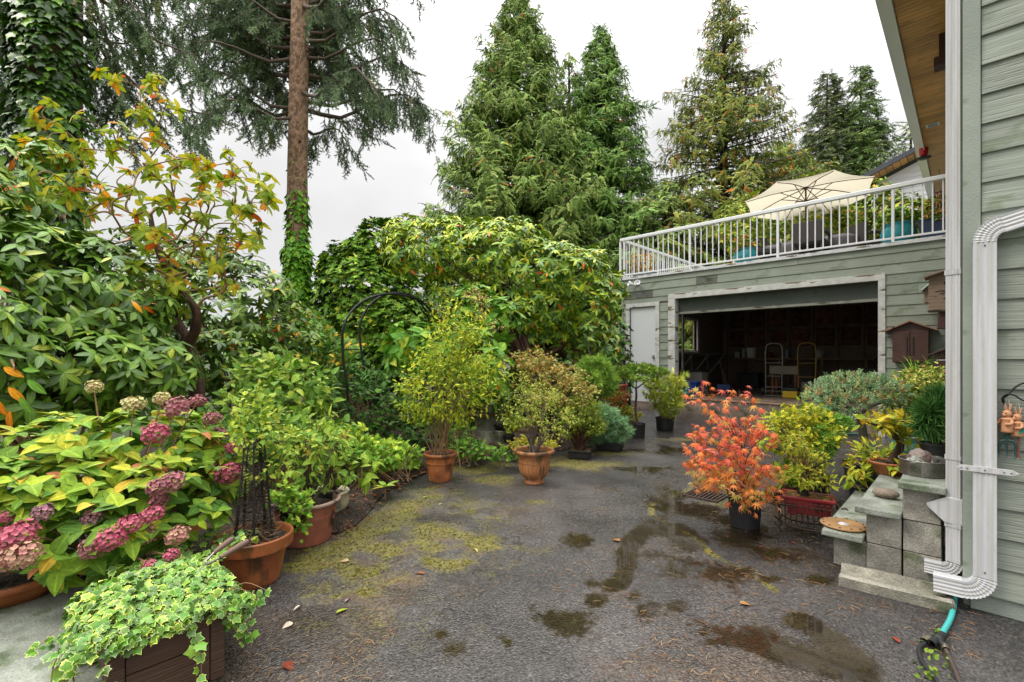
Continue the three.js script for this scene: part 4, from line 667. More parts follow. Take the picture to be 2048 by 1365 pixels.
pot('nursery_pot', 'black nursery pot under the umbrella shaped little tree', potI, nurseryProf(0.135, 0.12, 0.235), M.black, 0.12, 0.21);
pot('nursery_pot', 'black nursery pot of the feathery yellow green conifer by the garage', potJ, nurseryProf(0.165, 0.145, 0.225), M.black, 0.15, 0.20);
const potMaple = P(1490, 1054, 3.78).setY(0); pot('nursery_pot', 'black nursery pot of the red and orange maple', potMaple, nurseryProf(0.132, 0.108, 0.27), M.black, 0.118, 0.24);
function tray(name, label, p, w, d, h, mat, turn, o = {}) { // flared rectangular bonsai tray
  const t = thing(name, label, o.cat ?? 'planter', p, o.group, turn); const th = 0.014, fl = o.flare ?? 0.86; const walls = [];
  const fr = (a, b) => { const g = rb(a, h, b, 0.004); const q = g.attributes.position; for (let i = 0; i < q.count; i++) { const k = lerp(fl, 1, (q.getY(i) + h / 2) / h); q.setX(i, q.getX(i) * k); q.setZ(i, q.getZ(i) * k); } return g.translate(0, h / 2 + 0.012, 0); };
  const outer = fr(w, d); walls.push(outer); part('body', merge(walls), mat, t);
  part('rim', merge([rb(w + 0.03, 0.022, th + 0.012, 0.005, 0, h + 0.012, d / 2), rb(w + 0.03, 0.022, th + 0.012, 0.005, 0, h + 0.012, -d / 2), rb(th + 0.012, 0.022, d - 0.03, 0.005, w / 2, h + 0.012, 0), rb(th + 0.012, 0.022, d - 0.03, 0.005, -w / 2, h + 0.012, 0)]), mat, t);
  for (const [a, b] of [[-1, -1], [1, -1], [-1, 1], [1, 1]]) part('foot', rb(0.05, 0.014, 0.04, 0.003, a * w * 0.36, 0.007, b * d * 0.34), mat, t);
  const s = new THREE.PlaneGeometry(w - 0.03, d - 0.03, 14, 8).rotateX(-Math.PI / 2), q = s.attributes.position; for (let i = 0; i < q.count; i++) q.setY(i, h + 0.014 + 0.014 * fbm(q.getX(i) * 30 + w, q.getZ(i) * 30, 7, 2)); s.computeVertexNormals(); part('soil', boxUV(clean(s)), o.soil ?? M.soil, t);
  return t;
}
const mossM = std({ color: rgb(0.20, 0.20, 0.05), map: T.soil, bumpMap: T.lump, bumpScale: 0.01, roughness: 1 }); mossM.color = rgb(2.2, 2.0, 0.5);
const trayG = P(1160, 905, 6.3).setY(0.0), trayH = P(1220, 893, 6.85).setY(0.0);
tray('bonsai_tray', 'low black plastic tray holding the red trunked bonsai', trayG, 0.30, 0.24, 0.10, M.black, 0.5, { soil: mossM });
tray('bonsai_tray', 'low black tray with blue green pine beside the mossy patch', trayH, 0.38, 0.28, 0.11, M.black, 0.35, { soil: mossM });

// ---------- left: stepped cinder block shelf ----------
function blockStack(label, x, z, w, d, n, cat = 'block stack', shell = true) {
  const t = thing('block_stack', label, cat, V3(x, gh(x, z), z), 'stacked concrete blocks'); const h = 0.19;
  for (let i = 0; i < n; i++) part('concrete_block', rb(w, h - 0.002, d, 0.006, rr(-0.002, 0.002), h * (i + 0.5), rr(-0.002, 0.002)), M.conc[ri(4)], t);
  return t;
}
{
  reseed(51); const a = P(978, 880, 6.35), b = P(1018, 888, 6.2), c = P(1045, 886, 6.9);
  const old = blockStack('mossy stack of blocks with the pale green pot on its plank', a.x, a.z, 0.22, 0.30, 3), b2 = blockStack('low mossy block step beside the taller left stack', b.x, b.z, 0.2, 0.3, 1);
  const plk = (label, p, y, w, d) => { const t = thing('plank_shelf', label, 'shelf', V3(p.x, y, p.z), 'old planks on the left blocks'); part('board', rb(w, 0.035, d, 0.004), M.woodDark, t); return t; };
  plk('dark plank on top of the mossy left block stack', a, 0.19 * 3 + 0.02, 0.30, 0.5); plk('short plank on the low left block step', b, 0.21, 0.34, 0.4);
  const c3 = P(1185, 830, 7.4); blockStack('block pair carrying the pine pot shelf near the rhododendron', c3.x, c3.z, 0.2, 0.3, 2); plk('weathered plank under the potted pine behind the bonsai trays', c3, 0.40, 0.75, 0.3);
  const c4 = P(1070, 850, 7.2); blockStack('block stack half hidden behind the urn shrub', c4.x, c4.z, 0.2, 0.3, 1); plk('plank shelf half hidden behind the urn shrub', c4, 0.21, 0.6, 0.3);
  pot('glazed_pot', 'small pale green pot on the mossy left block stack', V3(a.x, 0.608, a.z).addScaledVector(screenRight, 0.02), clayProf(0.085, 0.065, 0.11, 0.03, 0.008), std({ color: rgb(0.22, 0.30, 0.25), roughness: 0.4 }), 0.07, 0.09);
  pot('nursery_pot', 'tiny dark pot on the short plank step', V3(b.x, 0.23, b.z), nurseryProf(0.075, 0.06, 0.10), M.black, 0.065, 0.085);
  pot('nursery_pot', 'black pot of the pine on the weathered plank', V3(c3.x, 0.42, c3.z), nurseryProf(0.12, 0.10, 0.17), M.black, 0.105, 0.15);
  pot('terracotta_pot', 'terracotta pot on the hidden plank shelf behind the urn', V3(c4.x, 0.23, c4.z), clayProf(0.14, 0.10, 0.2, 0.05), M.terra, 0.12, 0.17);
  const d2 = P(1005, 830, 6.3); pot('bonsai_pot', 'shallow dark pot with a small leafy plant between the block steps', V3(d2.x, 0.40, d2.z), [[0.001, 0], [0.09, 0], [0.12, 0.05], [0.125, 0.06], [0.11, 0.06]], M.black, 0.112, 0.05);
  const d3 = P(1010, 860, 6.4); blockStack('dark block pair under the shallow bonsai pot', d2.x, d2.z, 0.18, 0.26, 2);
  const pk = P(1240, 772, 9.4); const st = thing('plant_stand', 'dark plant stand behind the umbrella shaped little tree', 'plant stand', V3(pk.x, gh(pk.x, pk.z), pk.z)); part('top', rb(0.34, 0.03, 0.34, 0.004, 0, 0.52, 0), M.woodDark, st); for (const [q, w] of [[-1, -1], [1, -1], [-1, 1], [1, 1]]) part('leg', rb(0.035, 0.505, 0.035, 0.003, q * 0.14, 0.2525, w * 0.14), M.woodDark, st);
  pot('plastic_pot', 'pinkish red plastic pot beside the garage side door', V3(pk.x, gh(pk.x, pk.z) + 0.536, pk.z), clayProf(0.15, 0.12, 0.22, 0.05, 0.008), M.pinkPot, 0.13, 0.19);
}

// ---------- right: block steps with stone slabs ----------
const SL = [];
{
  reseed(53); const cols = [[-0.555, 1, 'short single block at the left end of the slab steps', [-0.70, -0.48]], [-0.385, 2, 'middle stack of two blocks under the wide slab', [-0.523, -0.296]], [-0.205, 3, 'tallest stack of three blocks against the house corner', [-0.312, -0.098]]];
  cols.forEach(([x, n, label, sx], i) => {
    const h = 0.19 * n, t = thing('block_stack', label, 'block stack', V3(x, 0, -3.68), 'stacked concrete blocks on the right');
    for (const k of [0, 1, 2]) for (let j = 0; j < n; j++) { if (k === 1) continue; part('concrete_block', rb(0.172, 0.187, 0.39, 0.006, rr(-0.002, 0.002), 0.19 * (j + 0.5), -0.195 - k * 0.45 + rr(-0.003, 0.003)), M.conc[ri(4)], t); }
    const s = thing('stone_slab', ['lowest grey green slab with the rusty ring on it', 'middle slab with the smooth pebble and moss stains', 'topmost slab under the round metal tin'][i], 'slab', V3((sx[0] + sx[1]) / 2, h + 0.002, -3.62 - 0.68), 'stone slabs on the block steps');
    const g = rb(sx[1] - sx[0], 0.042, 1.36, 0.008, 0, 0.021, 0), q = g.attributes.position; for (let k = 0; k < q.count; k++) { q.setX(k, q.getX(k) + (fbm(q.getZ(k) * 9, q.getY(k) * 20, 5, 2) - 0.5) * 0.008); } g.computeVertexNormals(); part('slab', g, M.slab, s); SL.push([s, h + 0.044]);
  });
  // rusty ring with pebble, smooth stone, tin of rocks
  const r = P(1687, 1042, 3.12); const ring = thing('rusty_ring', 'flat rusty round grate lying on the lowest slab', 'ring', V3(r.x, SL[0][1] + 0.012, r.z));
  part('ring', lathe([[0.035, 0], [0.045, -0.008], [0.10, -0.010], [0.128, -0.006], [0.132, 0], [0.128, 0.006], [0.10, 0.010], [0.045, 0.008], [0.035, 0]], 40), std({ color: rgb(0.34, 0.22, 0.08), map: T.flake, bumpMap: T.lump, bumpScale: 0.006, roughness: 0.7 }), ring);
  const holes = []; for (let i = 0; i < 12; i++) holes.push(new THREE.SphereGeometry(0.007, 8, 5).scale(1, 0.5, 1).translate(Math.cos(i / 12 * 6.28) * 0.115, 0.009, Math.sin(i / 12 * 6.28) * 0.115)); part('stud', merge(holes), M.rust, ring);
  const stone = (name, label, p, sx, sy, sz, m, sd, det = 3) => { const g = new THREE.IcosahedronGeometry(1, det), q = g.attributes.position, v = V3(); for (let i = 0; i < q.count; i++) { v.fromBufferAttribute(q, i); const k = 1 + (fbm(v.x * 1.6 + sd * 3, v.y * 1.6 + v.z * 1.9, sd, 3) - 0.5) * (name === 'rock' ? 0.9 : 0.2); q.setXYZ(i, v.x * sx * k, v.y * sy * k, v.z * sz * k); } g.computeVertexNormals(); const t = thing(name, label, 'stone', p); part('stone', boxUV(clean(g)), m, t); return t; };
  stone('pebble', 'pale pebble in the centre of the rusty ring', V3(r.x, SL[0][1] + 0.012, r.z), 0.032, 0.014, 0.028, std({ color: rgb(0.4, 0.39, 0.37), roughness: 0.4 }), 2);
  const ps = P(1771, 966, 3.12); stone('smooth_stone', 'smooth tan stone lying on the middle slab', V3(ps.x, SL[1][1] + 0.03, ps.z), 0.072, 0.034, 0.05, M.stone, 4);
  const tp = P(1846, 940, 2.98), tin = thing('metal_tin', 'round dented metal tin full of rocks on the topmost slab', 'tin', V3(tp.x, SL[2][1] + 0.001, tp.z)); const TR = 0.118;
  part('body', lathe([[0.001, 0], [TR - 0.006, 0], [TR, 0.006], [TR, 0.088], [TR + 0.005, 0.091], [TR + 0.004, 0.097], [TR - 0.004, 0.096], [TR - 0.005, 0.01], [0.001, 0.006]], 48), M.steel, tin);
  const rk = [[-0.075, 0.085, 0.03, 0.045, 0.035, 0.04, M.slab, 'grey white rock at the left of the tin'], [-0.02, 0.10, 0.0, 0.06, 0.052, 0.055, M.rockA, 'largest pinkish rock in the middle of the tin'], [0.055, 0.088, 0.03, 0.058, 0.038, 0.05, M.rockB, 'dark rock at the right of the tin'], [0.03, 0.10, -0.055, 0.05, 0.04, 0.045, M.rockA, 'reddish rock at the back of the tin'], [0.01, 0.06, 0.02, 0.07, 0.045, 0.06, M.rockB, 'black rock low in the tin between the others']];
  rk.forEach(([a, y, b, x, h, z, m, l], i) => stone('rock', l, V3(tp.x, SL[2][1] + y, tp.z).addScaledVector(screenRight, a).addScaledVector(viewDir, -b), x, h, z, m, 11 + i));
  const e1 = P(1890, 925, 3.0); stone('flat_stone', 'small dark stones beside the tin against the downspout', V3(e1.x, SL[2][1] + 0.018, e1.z), 0.05, 0.02, 0.04, M.rockB, 21);
}
{ // splash block under the downspouts
  const a = G(1690, 1165), t = thing('splash_block', 'mossy concrete splash block on the ground under both downspouts', 'splash block', V3(-0.325, 0, -3.50), undefined, 0.10);
  const m = M.conc[2].clone(); m.color = rgb(0.36, 0.34, 0.27);
  const Lh = 0.245; const sh = new THREE.Shape([[-0.12, 0], [0.12, 0], [0.12, 0.052], [0.09, 0.058], [0.065, 0.026], [-0.065, 0.026], [-0.09, 0.058], [-0.12, 0.052]].map((p) => new THREE.Vector2(...p)));
  part('trough', boxUV(clean(new THREE.ExtrudeGeometry(sh, { depth: Lh * 2, bevelEnabled: true, bevelSize: 0.004, bevelThickness: 0.004, bevelSegments: 1 }).rotateY(Math.PI / 2).translate(-Lh, 0, 0))), m, t);
  part('end_wall', rb(0.03, 0.05, 0.23, 0.006, Lh, 0.026, 0), m, t);
}
{ // drain grate
  const p = G(1412, 992), t = thing('drain_grate', 'rectangular rusty drain grate sunk in the asphalt', 'drain', V3(p.x, 0.002, p.z)); const m = M.rust, w = 0.34, d = 0.30;
  part('frame', merge([rb(w, 0.012, 0.02, 0.002, 0, 0.006, d / 2), rb(w, 0.012, 0.02, 0.002, 0, 0.006, -d / 2), rb(0.02, 0.012, d - 0.02, 0.002, w / 2 - 0.01, 0.006, 0), rb(0.02, 0.012, d - 0.02, 0.002, -w / 2 + 0.01, 0.006, 0)]), m, t);
  for (let i = 0; i < 8; i++) part('bar', rb(0.014, 0.01, d - 0.022, 0.002, -w / 2 + 0.04 + i * 0.037, 0.006, 0), m, t);
}
// ---------- hoses ----------
const tubeG = (pts, r, seg = 60) => new THREE.TubeGeometry(new THREE.CatmullRomCurve3(pts), seg, r, 10);
{
  const gp = (x, y, h = 0.012) => { const p = G(x, y); p.y = h + gh(p.x, p.z); return p; };
  const t = thing('garden_hose', 'turquoise garden hose coming out behind the front downspout to a black splitter', 'hose');
  part('hose', tubeG([P(1906, 1120, 2.75), P(1911, 1170, 2.62), gp(1911, 1200, 0.03), gp(1903, 1240, 0.016), gp(1884, 1282, 0.03)], 0.0125, 70), M.hose, t);
  const s = gp(1877, 1292, 0.03); part('splitter', merge([new THREE.SphereGeometry(0.024, 14, 10).translate(s.x, s.y, s.z), limb([gp(1886, 1283, 0.03), gp(1862, 1302, 0.03)], 0.018, 0.018, 2, 10), limb([s, gp(1890, 1308, 0.028)], 0.015, 0.013, 2, 10), limb([s, gp(1852, 1296, 0.028)], 0.015, 0.013, 2, 10)]), M.black, t);
  part('fitting', merge([limb([gp(1858, 1291, 0.028), gp(1849, 1296, 0.026)], 0.018, 0.018, 2, 12), limb([gp(1888, 1304, 0.028), gp(1893, 1312, 0.026)], 0.014, 0.014, 2, 12)]), std({ color: rgb(0.35, 0.30, 0.2), roughness: 0.35, metalness: 0.8 }), t);
  part('black_hose', tubeG([gp(1851, 1296, 0.024), gp(1839, 1306, 0.016), gp(1846, 1330, 0.011), gp(1862, 1352, 0.01), gp(1895, 1395, 0.01)], 0.0095), M.black, t);
  part('black_hose', tubeG([gp(1892, 1310, 0.024), gp(1902, 1328, 0.013), gp(1918, 1365, 0.011), gp(1935, 1410, 0.01)], 0.0105), std({ color: rgb(0.06, 0.042, 0.035), roughness: 0.5 }), t);
  const u = thing('garden_hose', 'pale green hose hanging over the garage sill onto the wet asphalt', 'hose');
  part('hose', tubeG([P(1672, 812, 7.9), P(1695, 814, 7.5), P(1709, 822, 7.2), P(1703, 840, 7.0), gp(1680, 856, 0.02), gp(1650, 866, 0.016), gp(1655, 870, 0.016), gp(1720, 870, 0.016), gp(1800, 868, 0.016), gp(1890, 868, 0.016)], 0.018, 90), M.hoseGreen, u);
}
// ---------- hanging garden ornaments by the downspout ----------
{
  const z = -3.556 + 0.045, D = 2.42, at2 = (x, y, o = 0) => { const p = PV(x, y, 3.556); return V3(p.x, p.y, z + o); };
  const hk = thing('wire_hook', 'black wire hook bracket on the siding above the ornaments', 'hook');
  part('wire', merge([tubeG([at2(2075, 762, 0), at2(2040, 768, 0.01), at2(2018, 785, 0.015), at2(2014, 790, 0.02), at2(2006, 796, 0.01), at2(2008, 803, 0.0)], 0.0045, 40), tubeG([at2(2010, 812, -0.02), at2(2004, 796, 0.02), at2(2013, 787, 0.03), at2(2028, 790, 0.02), at2(2045, 800, 0.01), at2(2060, 802, 0.01)], 0.0038, 40)]), M.iron, hk);
  const clay = std({ color: rgb(0.50, 0.24, 0.12), roughness: 0.6 });
  const fig = (x, y, label, o) => { const p = at2(x, y, o), t = thing('clay_figurine', label, 'ornament', p, undefined, -0.7); const s = 0.92;
    part('body', lathe([[0.001, -0.062], [0.018, -0.066], [0.030, -0.062], [0.0255, -0.05], [0.026, -0.02], [0.022, 0.0], [0.028, 0.008], [0.027, 0.014], [0.016, 0.018], [0.012, 0.022]].map(([a, b]) => [a * s, b * s]), 20), clay, t);
    const hd = part('head', merge([new THREE.SphereGeometry(0.0185, 16, 12).scale(1, 1.1, 0.95).translate(0, 0.036, 0.002), new THREE.SphereGeometry(0.009, 10, 8).translate(0, 0.030, 0.018), new THREE.SphereGeometry(0.004, 8, 6).translate(0, 0.034, 0.026)]), clay, t);
    const ear = new THREE.SphereGeometry(0.0075, 10, 10).scale(0.8, 3.0, 0.5); for (const e of [-1, 1]) { const m = part('ear', ear, clay, t, V3(e * 0.010, 0.066, -0.004)); m.rotation.z = -e * 0.28; }
    for (const e of [-1, 1]) { part('eye', new THREE.SphereGeometry(0.003, 8, 6), M.black, hd, V3(e * 0.008, 0.040, 0.0185)); const arm = limb([V3(e * 0.024, 0.004, 0.004), V3(e * 0.030, -0.012, 0.016), V3(e * 0.012, -0.016, 0.028)], 0.008, 0.006, 5, 7); part('arm', arm, clay, t); }
    part('cord', merge([limb([V3(-0.014, 0.06, 0), V3(-0.004, 0.112, -0.004)], 0.0012, 0.0012, 2, 5), limb([V3(0.014, 0.06, 0), V3(0.003, 0.112, -0.004)], 0.0012, 0.0012, 2, 5)]), std({ color: rgb(0.55, 0.48, 0.36) }), t); };
  fig(2014, 840, 'left clay rabbit figurine hanging on a cord', 0.012); fig(2034, 848, 'right clay rabbit figurine hanging on a cord', 0.0);
  const fk = thing('hand_fork', 'dark green three tined hand fork hanging under the clay figurines', 'hand fork'); const fm = std({ color: rgb(0.03, 0.075, 0.075), roughness: 0.35, metalness: 0.3 });
  part('handle', limb([at2(2014, 868, 0.01), at2(2013, 880, 0.008)], 0.010, 0.009, 3, 10), fm, fk);
  part('head', merge([tubeG([at2(2013, 878, 0.01), at2(2002, 880, 0.015), at2(1998, 890, 0.014)], 0.006, 16), tubeG([at2(2013, 878, 0.01), at2(2027, 881, 0.015), at2(2031, 892, 0.014)], 0.006, 16)]), fm, fk);
  for (const [x, y] of [[1998, 912], [2013, 914], [2030, 917]]) part('tine', limb([at2(x, 884, 0.014), at2(x, y - 8, 0.012), at2(x - 1, y, 0.02)], 0.0055, 0.002, 5, 8), fm, fk);
  const fish = thing('metal_fishtail', 'rust brown forked metal tail hanging beside the hand fork', 'ornament'); const q = at2(2036, 900, 0.004); const sh = new THREE.Shape([[-0.005, 0.075], [0.005, 0.075], [0.005, -0.02], [0.012, -0.04], [0.0, -0.032], [-0.012, -0.04], [-0.005, -0.02]].map((p) => new THREE.Vector2(...p)));
  part('blade', new THREE.ExtrudeGeometry(sh, { depth: 0.003, bevelEnabled: false }).translate(q.x, q.y, q.z), std({ color: rgb(0.17, 0.06, 0.035), roughness: 0.7 }), fish);
  const br = thing('teal_brush', 'teal raffia brush hanging at the right edge of the picture', 'brush'); const bg = []; const b0 = at2(2070, 838, 0.01); for (let i = 0; i < 60; i++) { const e = at2(2040 + rr(-7, 14), 858 + rr(-9, 10), 0.01 + rr(-0.01, 0.02)); bg.push(limb([b0, b0.clone().lerp(e, 0.6).add(V3(0, -0.004, 0.004)), e], 0.0016, 0.0014, 3, 4)); } part('bristles', merge(bg), std({ color: rgb(0.01, 0.28, 0.23), roughness: 0.6 }), br);
  part('ferrule', limb([at2(2050, 803, 0.01), b0], 0.006, 0.006, 3, 8), fm, br);
}

// ---------- deck furniture ----------
{
  const V = 12.6, px = 1612, top = PV(px, 374, V), t = thing('parasol', 'cream garden parasol standing open on the deck', 'parasol', V3(top.x, 3.27, top.z)); const H = top.y - 3.27;
  const d = dV(px, V), R = 114 * d / F, drop = 0.28; const canvas = new THREE.MeshPhysicalMaterial({ color: rgb(0.66, 0.60, 0.46), transmission: 0.6, thickness: 0, roughness: 1 });
  part('pole', limb([V3(0, 0, 0), V3(0, H - 0.02, 0)], 0.02, 0.02, 2, 12), M.woodDark, t);
  const tilt = new THREE.Group(); const tq = new THREE.Quaternion().setFromAxisAngle(viewDir.clone(), 0.03).multiply(new THREE.Quaternion().setFromAxisAngle(screenRight, -0.11));
  const tipsA = []; for (let i = 0; i < 8; i++) { const a = i / 8 * 6.2832 + 0.2; tipsA.push(V3(Math.cos(a) * R, -drop, Math.sin(a) * R).applyQuaternion(tq)); }
  const g = []; const pos = [], idx = []; const n = 6;
  for (let i = 0; i < 8; i++) { // each gore sags a little between its ribs
    const A = tipsA[i], B = tipsA[(i + 1) % 8], o = pos.length / 3;
    for (let r = 0; r <= n; r++) for (let c = 0; c <= n; c++) { const s = r / n, f = c / n, p = A.clone().lerp(B, f).multiplyScalar(s); p.y -= 0.05 * s * Math.sin(Math.PI * f) * R * 0.5; p.y += 0.06 * Math.sin(Math.PI * s) * R * 0.4; const pull = Math.sin(Math.PI * f) * 0.04 * s; p.multiplyScalar(1 - pull); pos.push(p.x, p.y, p.z); }
    for (let r = 0; r < n; r++) for (let c = 0; c < n; c++) { const a = o + r * (n + 1) + c, b = a + n + 1; idx.push(a, b, a + 1, a + 1, b, b + 1); }
  }
  const cg = new THREE.BufferGeometry(); cg.setAttribute('position', new THREE.Float32BufferAttribute(pos, 3)); cg.setIndex(idx); cg.computeVertexNormals(); part('canopy', boxUV(cg.toNonIndexed()), canvas, t, V3(0, H, 0));
  for (let i = 0; i < 8; i++) { const e = tipsA[i].clone(); const q = (s) => e.clone().multiplyScalar(s).add(V3(0, H - 0.02 + 0.06 * Math.sin(Math.PI * s) * R * 0.4 - 0.005, 0)); part('rib', limb([q(0.02), q(0.5), q(0.99)], 0.011, 0.009, 6, 6), M.woodDark, t); part('strut', limb([V3(0, H - 0.34, 0), q(0.42)], 0.009, 0.009, 2, 6), M.woodDark, t); }
  part('hub', merge([new THREE.CylinderGeometry(0.035, 0.035, 0.06, 14).translate(0, H - 0.34, 0), new THREE.CylinderGeometry(0.03, 0.03, 0.05, 14).translate(0, H - 0.03, 0), new THREE.SphereGeometry(0.03, 12, 8).translate(0, H + 0.03, 0)]), M.woodDark, t);
  part('base', lathe([[0.001, 0], [0.25, 0], [0.25, 0.03], [0.06, 0.08], [0.03, 0.3], [0.001, 0.3]], 24), M.black, t);
}
const jar = (R, H) => [[0.001, 0], [R * 0.62, 0], [R * 0.72, H * 0.08], [R * 0.97, H * 0.42], [R, H * 0.58], [R * 0.93, H * 0.80], [R * 0.84, H * 0.9], [R * 0.88, H * 0.95], [R * 0.92, H], [R * 0.84, H], [R * 0.78, H * 0.93]];
const deckAt = (px, V) => PV(px, 500, V).setY(3.272);
{
  pot('glazed_jar', 'turquoise glazed jar standing on the deck left of the wicker chair', deckAt(1491, 10.62), jar(0.22, 0.38), M.teal, 0.19, 0.37);
  pot('glazed_jar', 'large turquoise glazed jar on the deck near the house', deckAt(1797, 10.75), jar(0.26, 0.44), M.teal, 0.22, 0.44);
  const nv = deckAt(1885, 10.75); tray('planter_trough', 'navy blue trough planter on the deck beside the downspout', nv, 0.62, 0.32, 0.40, M.navy, 0, { flare: 0.84 });
  const gr = deckAt(1284, 10.95); tray('planter_trough', 'grey planter at the left corner of the deck', gr, 0.60, 0.34, 0.22, std({ color: rgb(0.16, 0.19, 0.20), roughness: 0.6 }), Math.PI / 2 * 0, { flare: 0.9 });
  const wick = std({ color: rgb(0.10, 0.08, 0.075), map: T.weave, roughness: 0.7, bumpMap: T.weave, bumpScale: 0.006 });
  const chair = (label, px, V, turn) => { const t = thing('wicker_chair', label, 'chair', deckAt(px, V), 'wicker chairs on the deck', turn);
    part('backrest', rb(0.50, 0.42, 0.05, 0.012, 0, 0.56, -0.25), wick, t); part('seat', rb(0.54, 0.10, 0.52, 0.015, 0, 0.37, 0), wick, t);
    for (const a of [-1, 1]) { for (const b of [-1, 1]) part('leg', rb(0.05, 0.32, 0.05, 0.006, a * 0.235, 0.16, b * 0.22), wick, t); part('armrest', merge([rb(0.06, 0.05, 0.5, 0.01, a * 0.28, 0.55, 0), rb(0.05, 0.2, 0.05, 0.008, a * 0.28, 0.43, 0.22)]), wick, t); } return t; };
  chair('dark wicker chair with its straight back turned to the railing', 1622, 11.0, Math.PI); chair('dark wicker chair seen from the side right of the covered table', 1735, 11.9, 2.5); chair('dark wicker chair low behind the left turquoise jar', 1522, 11.25, 0.7);
  { const c = deckAt(1622, 11.75), t = thing('covered_table', 'table under a dark draped cover behind the wicker chair', 'table', c); const N = 40, Mx = 12, pos = [], idx = [];
    for (let i = 0; i <= N; i++) for (let j = 0; j <= Mx; j++) { const a = i / N * 6.2832, s = j / Mx, sq = Math.pow(Math.abs(Math.cos(a)), 6) + Math.pow(Math.abs(Math.sin(a)), 6), k = Math.pow(sq, -1 / 6); const r = s < 0.6 ? s / 0.6 : 1 + (s - 0.6) * 0.18 + 0.05 * Math.sin(a * 13) * (s - 0.6) / 0.4; const y = s < 0.6 ? 0.52 + 0.05 * vn(Math.cos(a) * s * 6 + 9, Math.sin(a) * s * 6 + 9, 3) : 0.54 - (s - 0.6) / 0.4 * 0.42; pos.push(Math.cos(a) * k * r * 0.85, y, Math.sin(a) * k * r * 0.48); }
    for (let i = 0; i < N; i++) for (let j = 0; j < Mx; j++) { const a = i * (Mx + 1) + j, b = a + Mx + 1; idx.push(a, a + 1, b, b, a + 1, b + 1); } const g = new THREE.BufferGeometry(); g.setAttribute('position', new THREE.Float32BufferAttribute(pos, 3)); g.setIndex(idx); g.computeVertexNormals(); part('cover', boxUV(g.toNonIndexed()), std({ color: rgb(0.055, 0.045, 0.048), roughness: 0.55 }), t); for (const [a, b] of [[-1, -1], [1, -1], [-1, 1], [1, 1]]) part('leg', rb(0.06, 0.5, 0.06, 0.005, a * 0.7, 0.25, b * 0.36), M.woodDark, t); }
}
{ // red feeder under the gutter
  const p = PV(1848, 288, 12.7), t = thing('bird_feeder', 'red glass feeder hanging from the white gutter', 'bird feeder', V3(p.x, p.y, p.z));
  part('bottle', lathe([[0.001, -0.26], [0.04, -0.25], [0.07, -0.22], [0.075, -0.05], [0.06, -0.02], [0.03, -0.01], [0.001, -0.005]], 20), std({ color: rgb(0.55, 0.01, 0.025), roughness: 0.15 }), t);
  part('tray', lathe([[0.001, -0.31], [0.09, -0.305], [0.125, -0.285], [0.12, -0.28], [0.03, -0.275], [0.03, -0.25]], 22), M.black, t); part('hanger', limb([V3(0, -0.01, 0), V3(0, 0.11, 0)], 0.004, 0.004, 2, 5), M.iron, t);
}
{ const p = PV(1880, 385, 12.4), t = thing('wind_chime', 'small hanging bells by the house wall above the navy planter', 'wind chime', p); part('plate', lathe([[0.001, 0], [0.06, 0], [0.06, 0.015], [0.001, 0.02]], 14), M.woodDark, t); for (let i = 0; i < 4; i++) part('tube', limb([V3(Math.cos(i * 1.57) * 0.045, 0, Math.sin(i * 1.57) * 0.045), V3(Math.cos(i * 1.57) * 0.045, -0.22 - 0.03 * i, Math.sin(i * 1.57) * 0.045)], 0.009, 0.009, 2, 8), std({ color: rgb(0.5, 0.16, 0.12), roughness: 0.4 }), t); part('cord', limb([V3(0, 0.02, 0), V3(0, 0.45, 0)], 0.003, 0.003, 2, 4), M.iron, t); }
// ---------- bird houses on the wall ----------
function birdhouse(label, c, w, h, d, mat, roofMat, o = {}) {
  const t = thing('bird_house', label, 'bird house', c, undefined, o.turn ?? 0); const ov = o.ov ?? 0.06;
  if (o.gable) { const rise = o.rise ?? 0.09; const sh = new THREE.Shape([[-w / 2 * 0.94, -h / 2], [w / 2 * 0.94, -h / 2], [w / 2, h / 2], [0, h / 2 + rise], [-w / 2, h / 2]].map((p) => new THREE.Vector2(...p))); part('box', boxUV(clean(new THREE.ExtrudeGeometry(sh, { depth: d, bevelEnabled: true, bevelSize: 0.002, bevelThickness: 0.002, bevelSegments: 1 }).translate(0, 0, -d / 2))), mat, t);
    for (const s of [-1, 1]) part('roof_board', bar(V3(0, h / 2 + rise + 0.012, 0.02), V3(s * (w / 2 + ov), h / 2 - ov * rise / (w / 2) + 0.012, 0.02), 0.02, d + 0.10), roofMat, t);
    if (o.slots) { part('door_panel', rb(w / 2 - 0.012, h * 0.92, 0.016, 0.003, -w / 4, -0.01, d / 2 + 0.012), mat, t); part('door_panel', rb(w / 2 - 0.012, h * 0.92, 0.016, 0.003, w / 4, -0.01, d / 2 + 0.012), mat, t); for (const s of [-1, 1]) part('slot', merge([rb(0.018, h * 0.5, 0.012, 0.002, s * 0.04, 0, d / 2 + 0.026)]), M.stemDark, t); }
  } else { part('box', rb(w, h, d, 0.004), mat, t); const a = o.slope ?? 0.06; part('roof_board', bar(V3(-w / 2 - ov, h / 2 + 0.014 - a, 0.03), V3(w / 2 + ov, h / 2 + 0.014 + a, 0.03), 0.024, d + 0.12), roofMat, t); part('floor_board', rb(w + 0.02, 0.02, d + 0.02, 0.003, 0, -h / 2 - 0.01, 0), mat, t); }
  if (o.hole) { const y = o.holeY ?? h * 0.2; part('entrance', new THREE.CylinderGeometry(0.024, 0.024, 0.006, 18).rotateX(Math.PI / 2).translate(0, y, d / 2 + 0.003), M.stemDark, t); part('perch', limb([V3(0, y - 0.06, d / 2), V3(0, y - 0.06, d / 2 + 0.07)], 0.005, 0.005, 2, 6), mat, t); }
  return t;
}
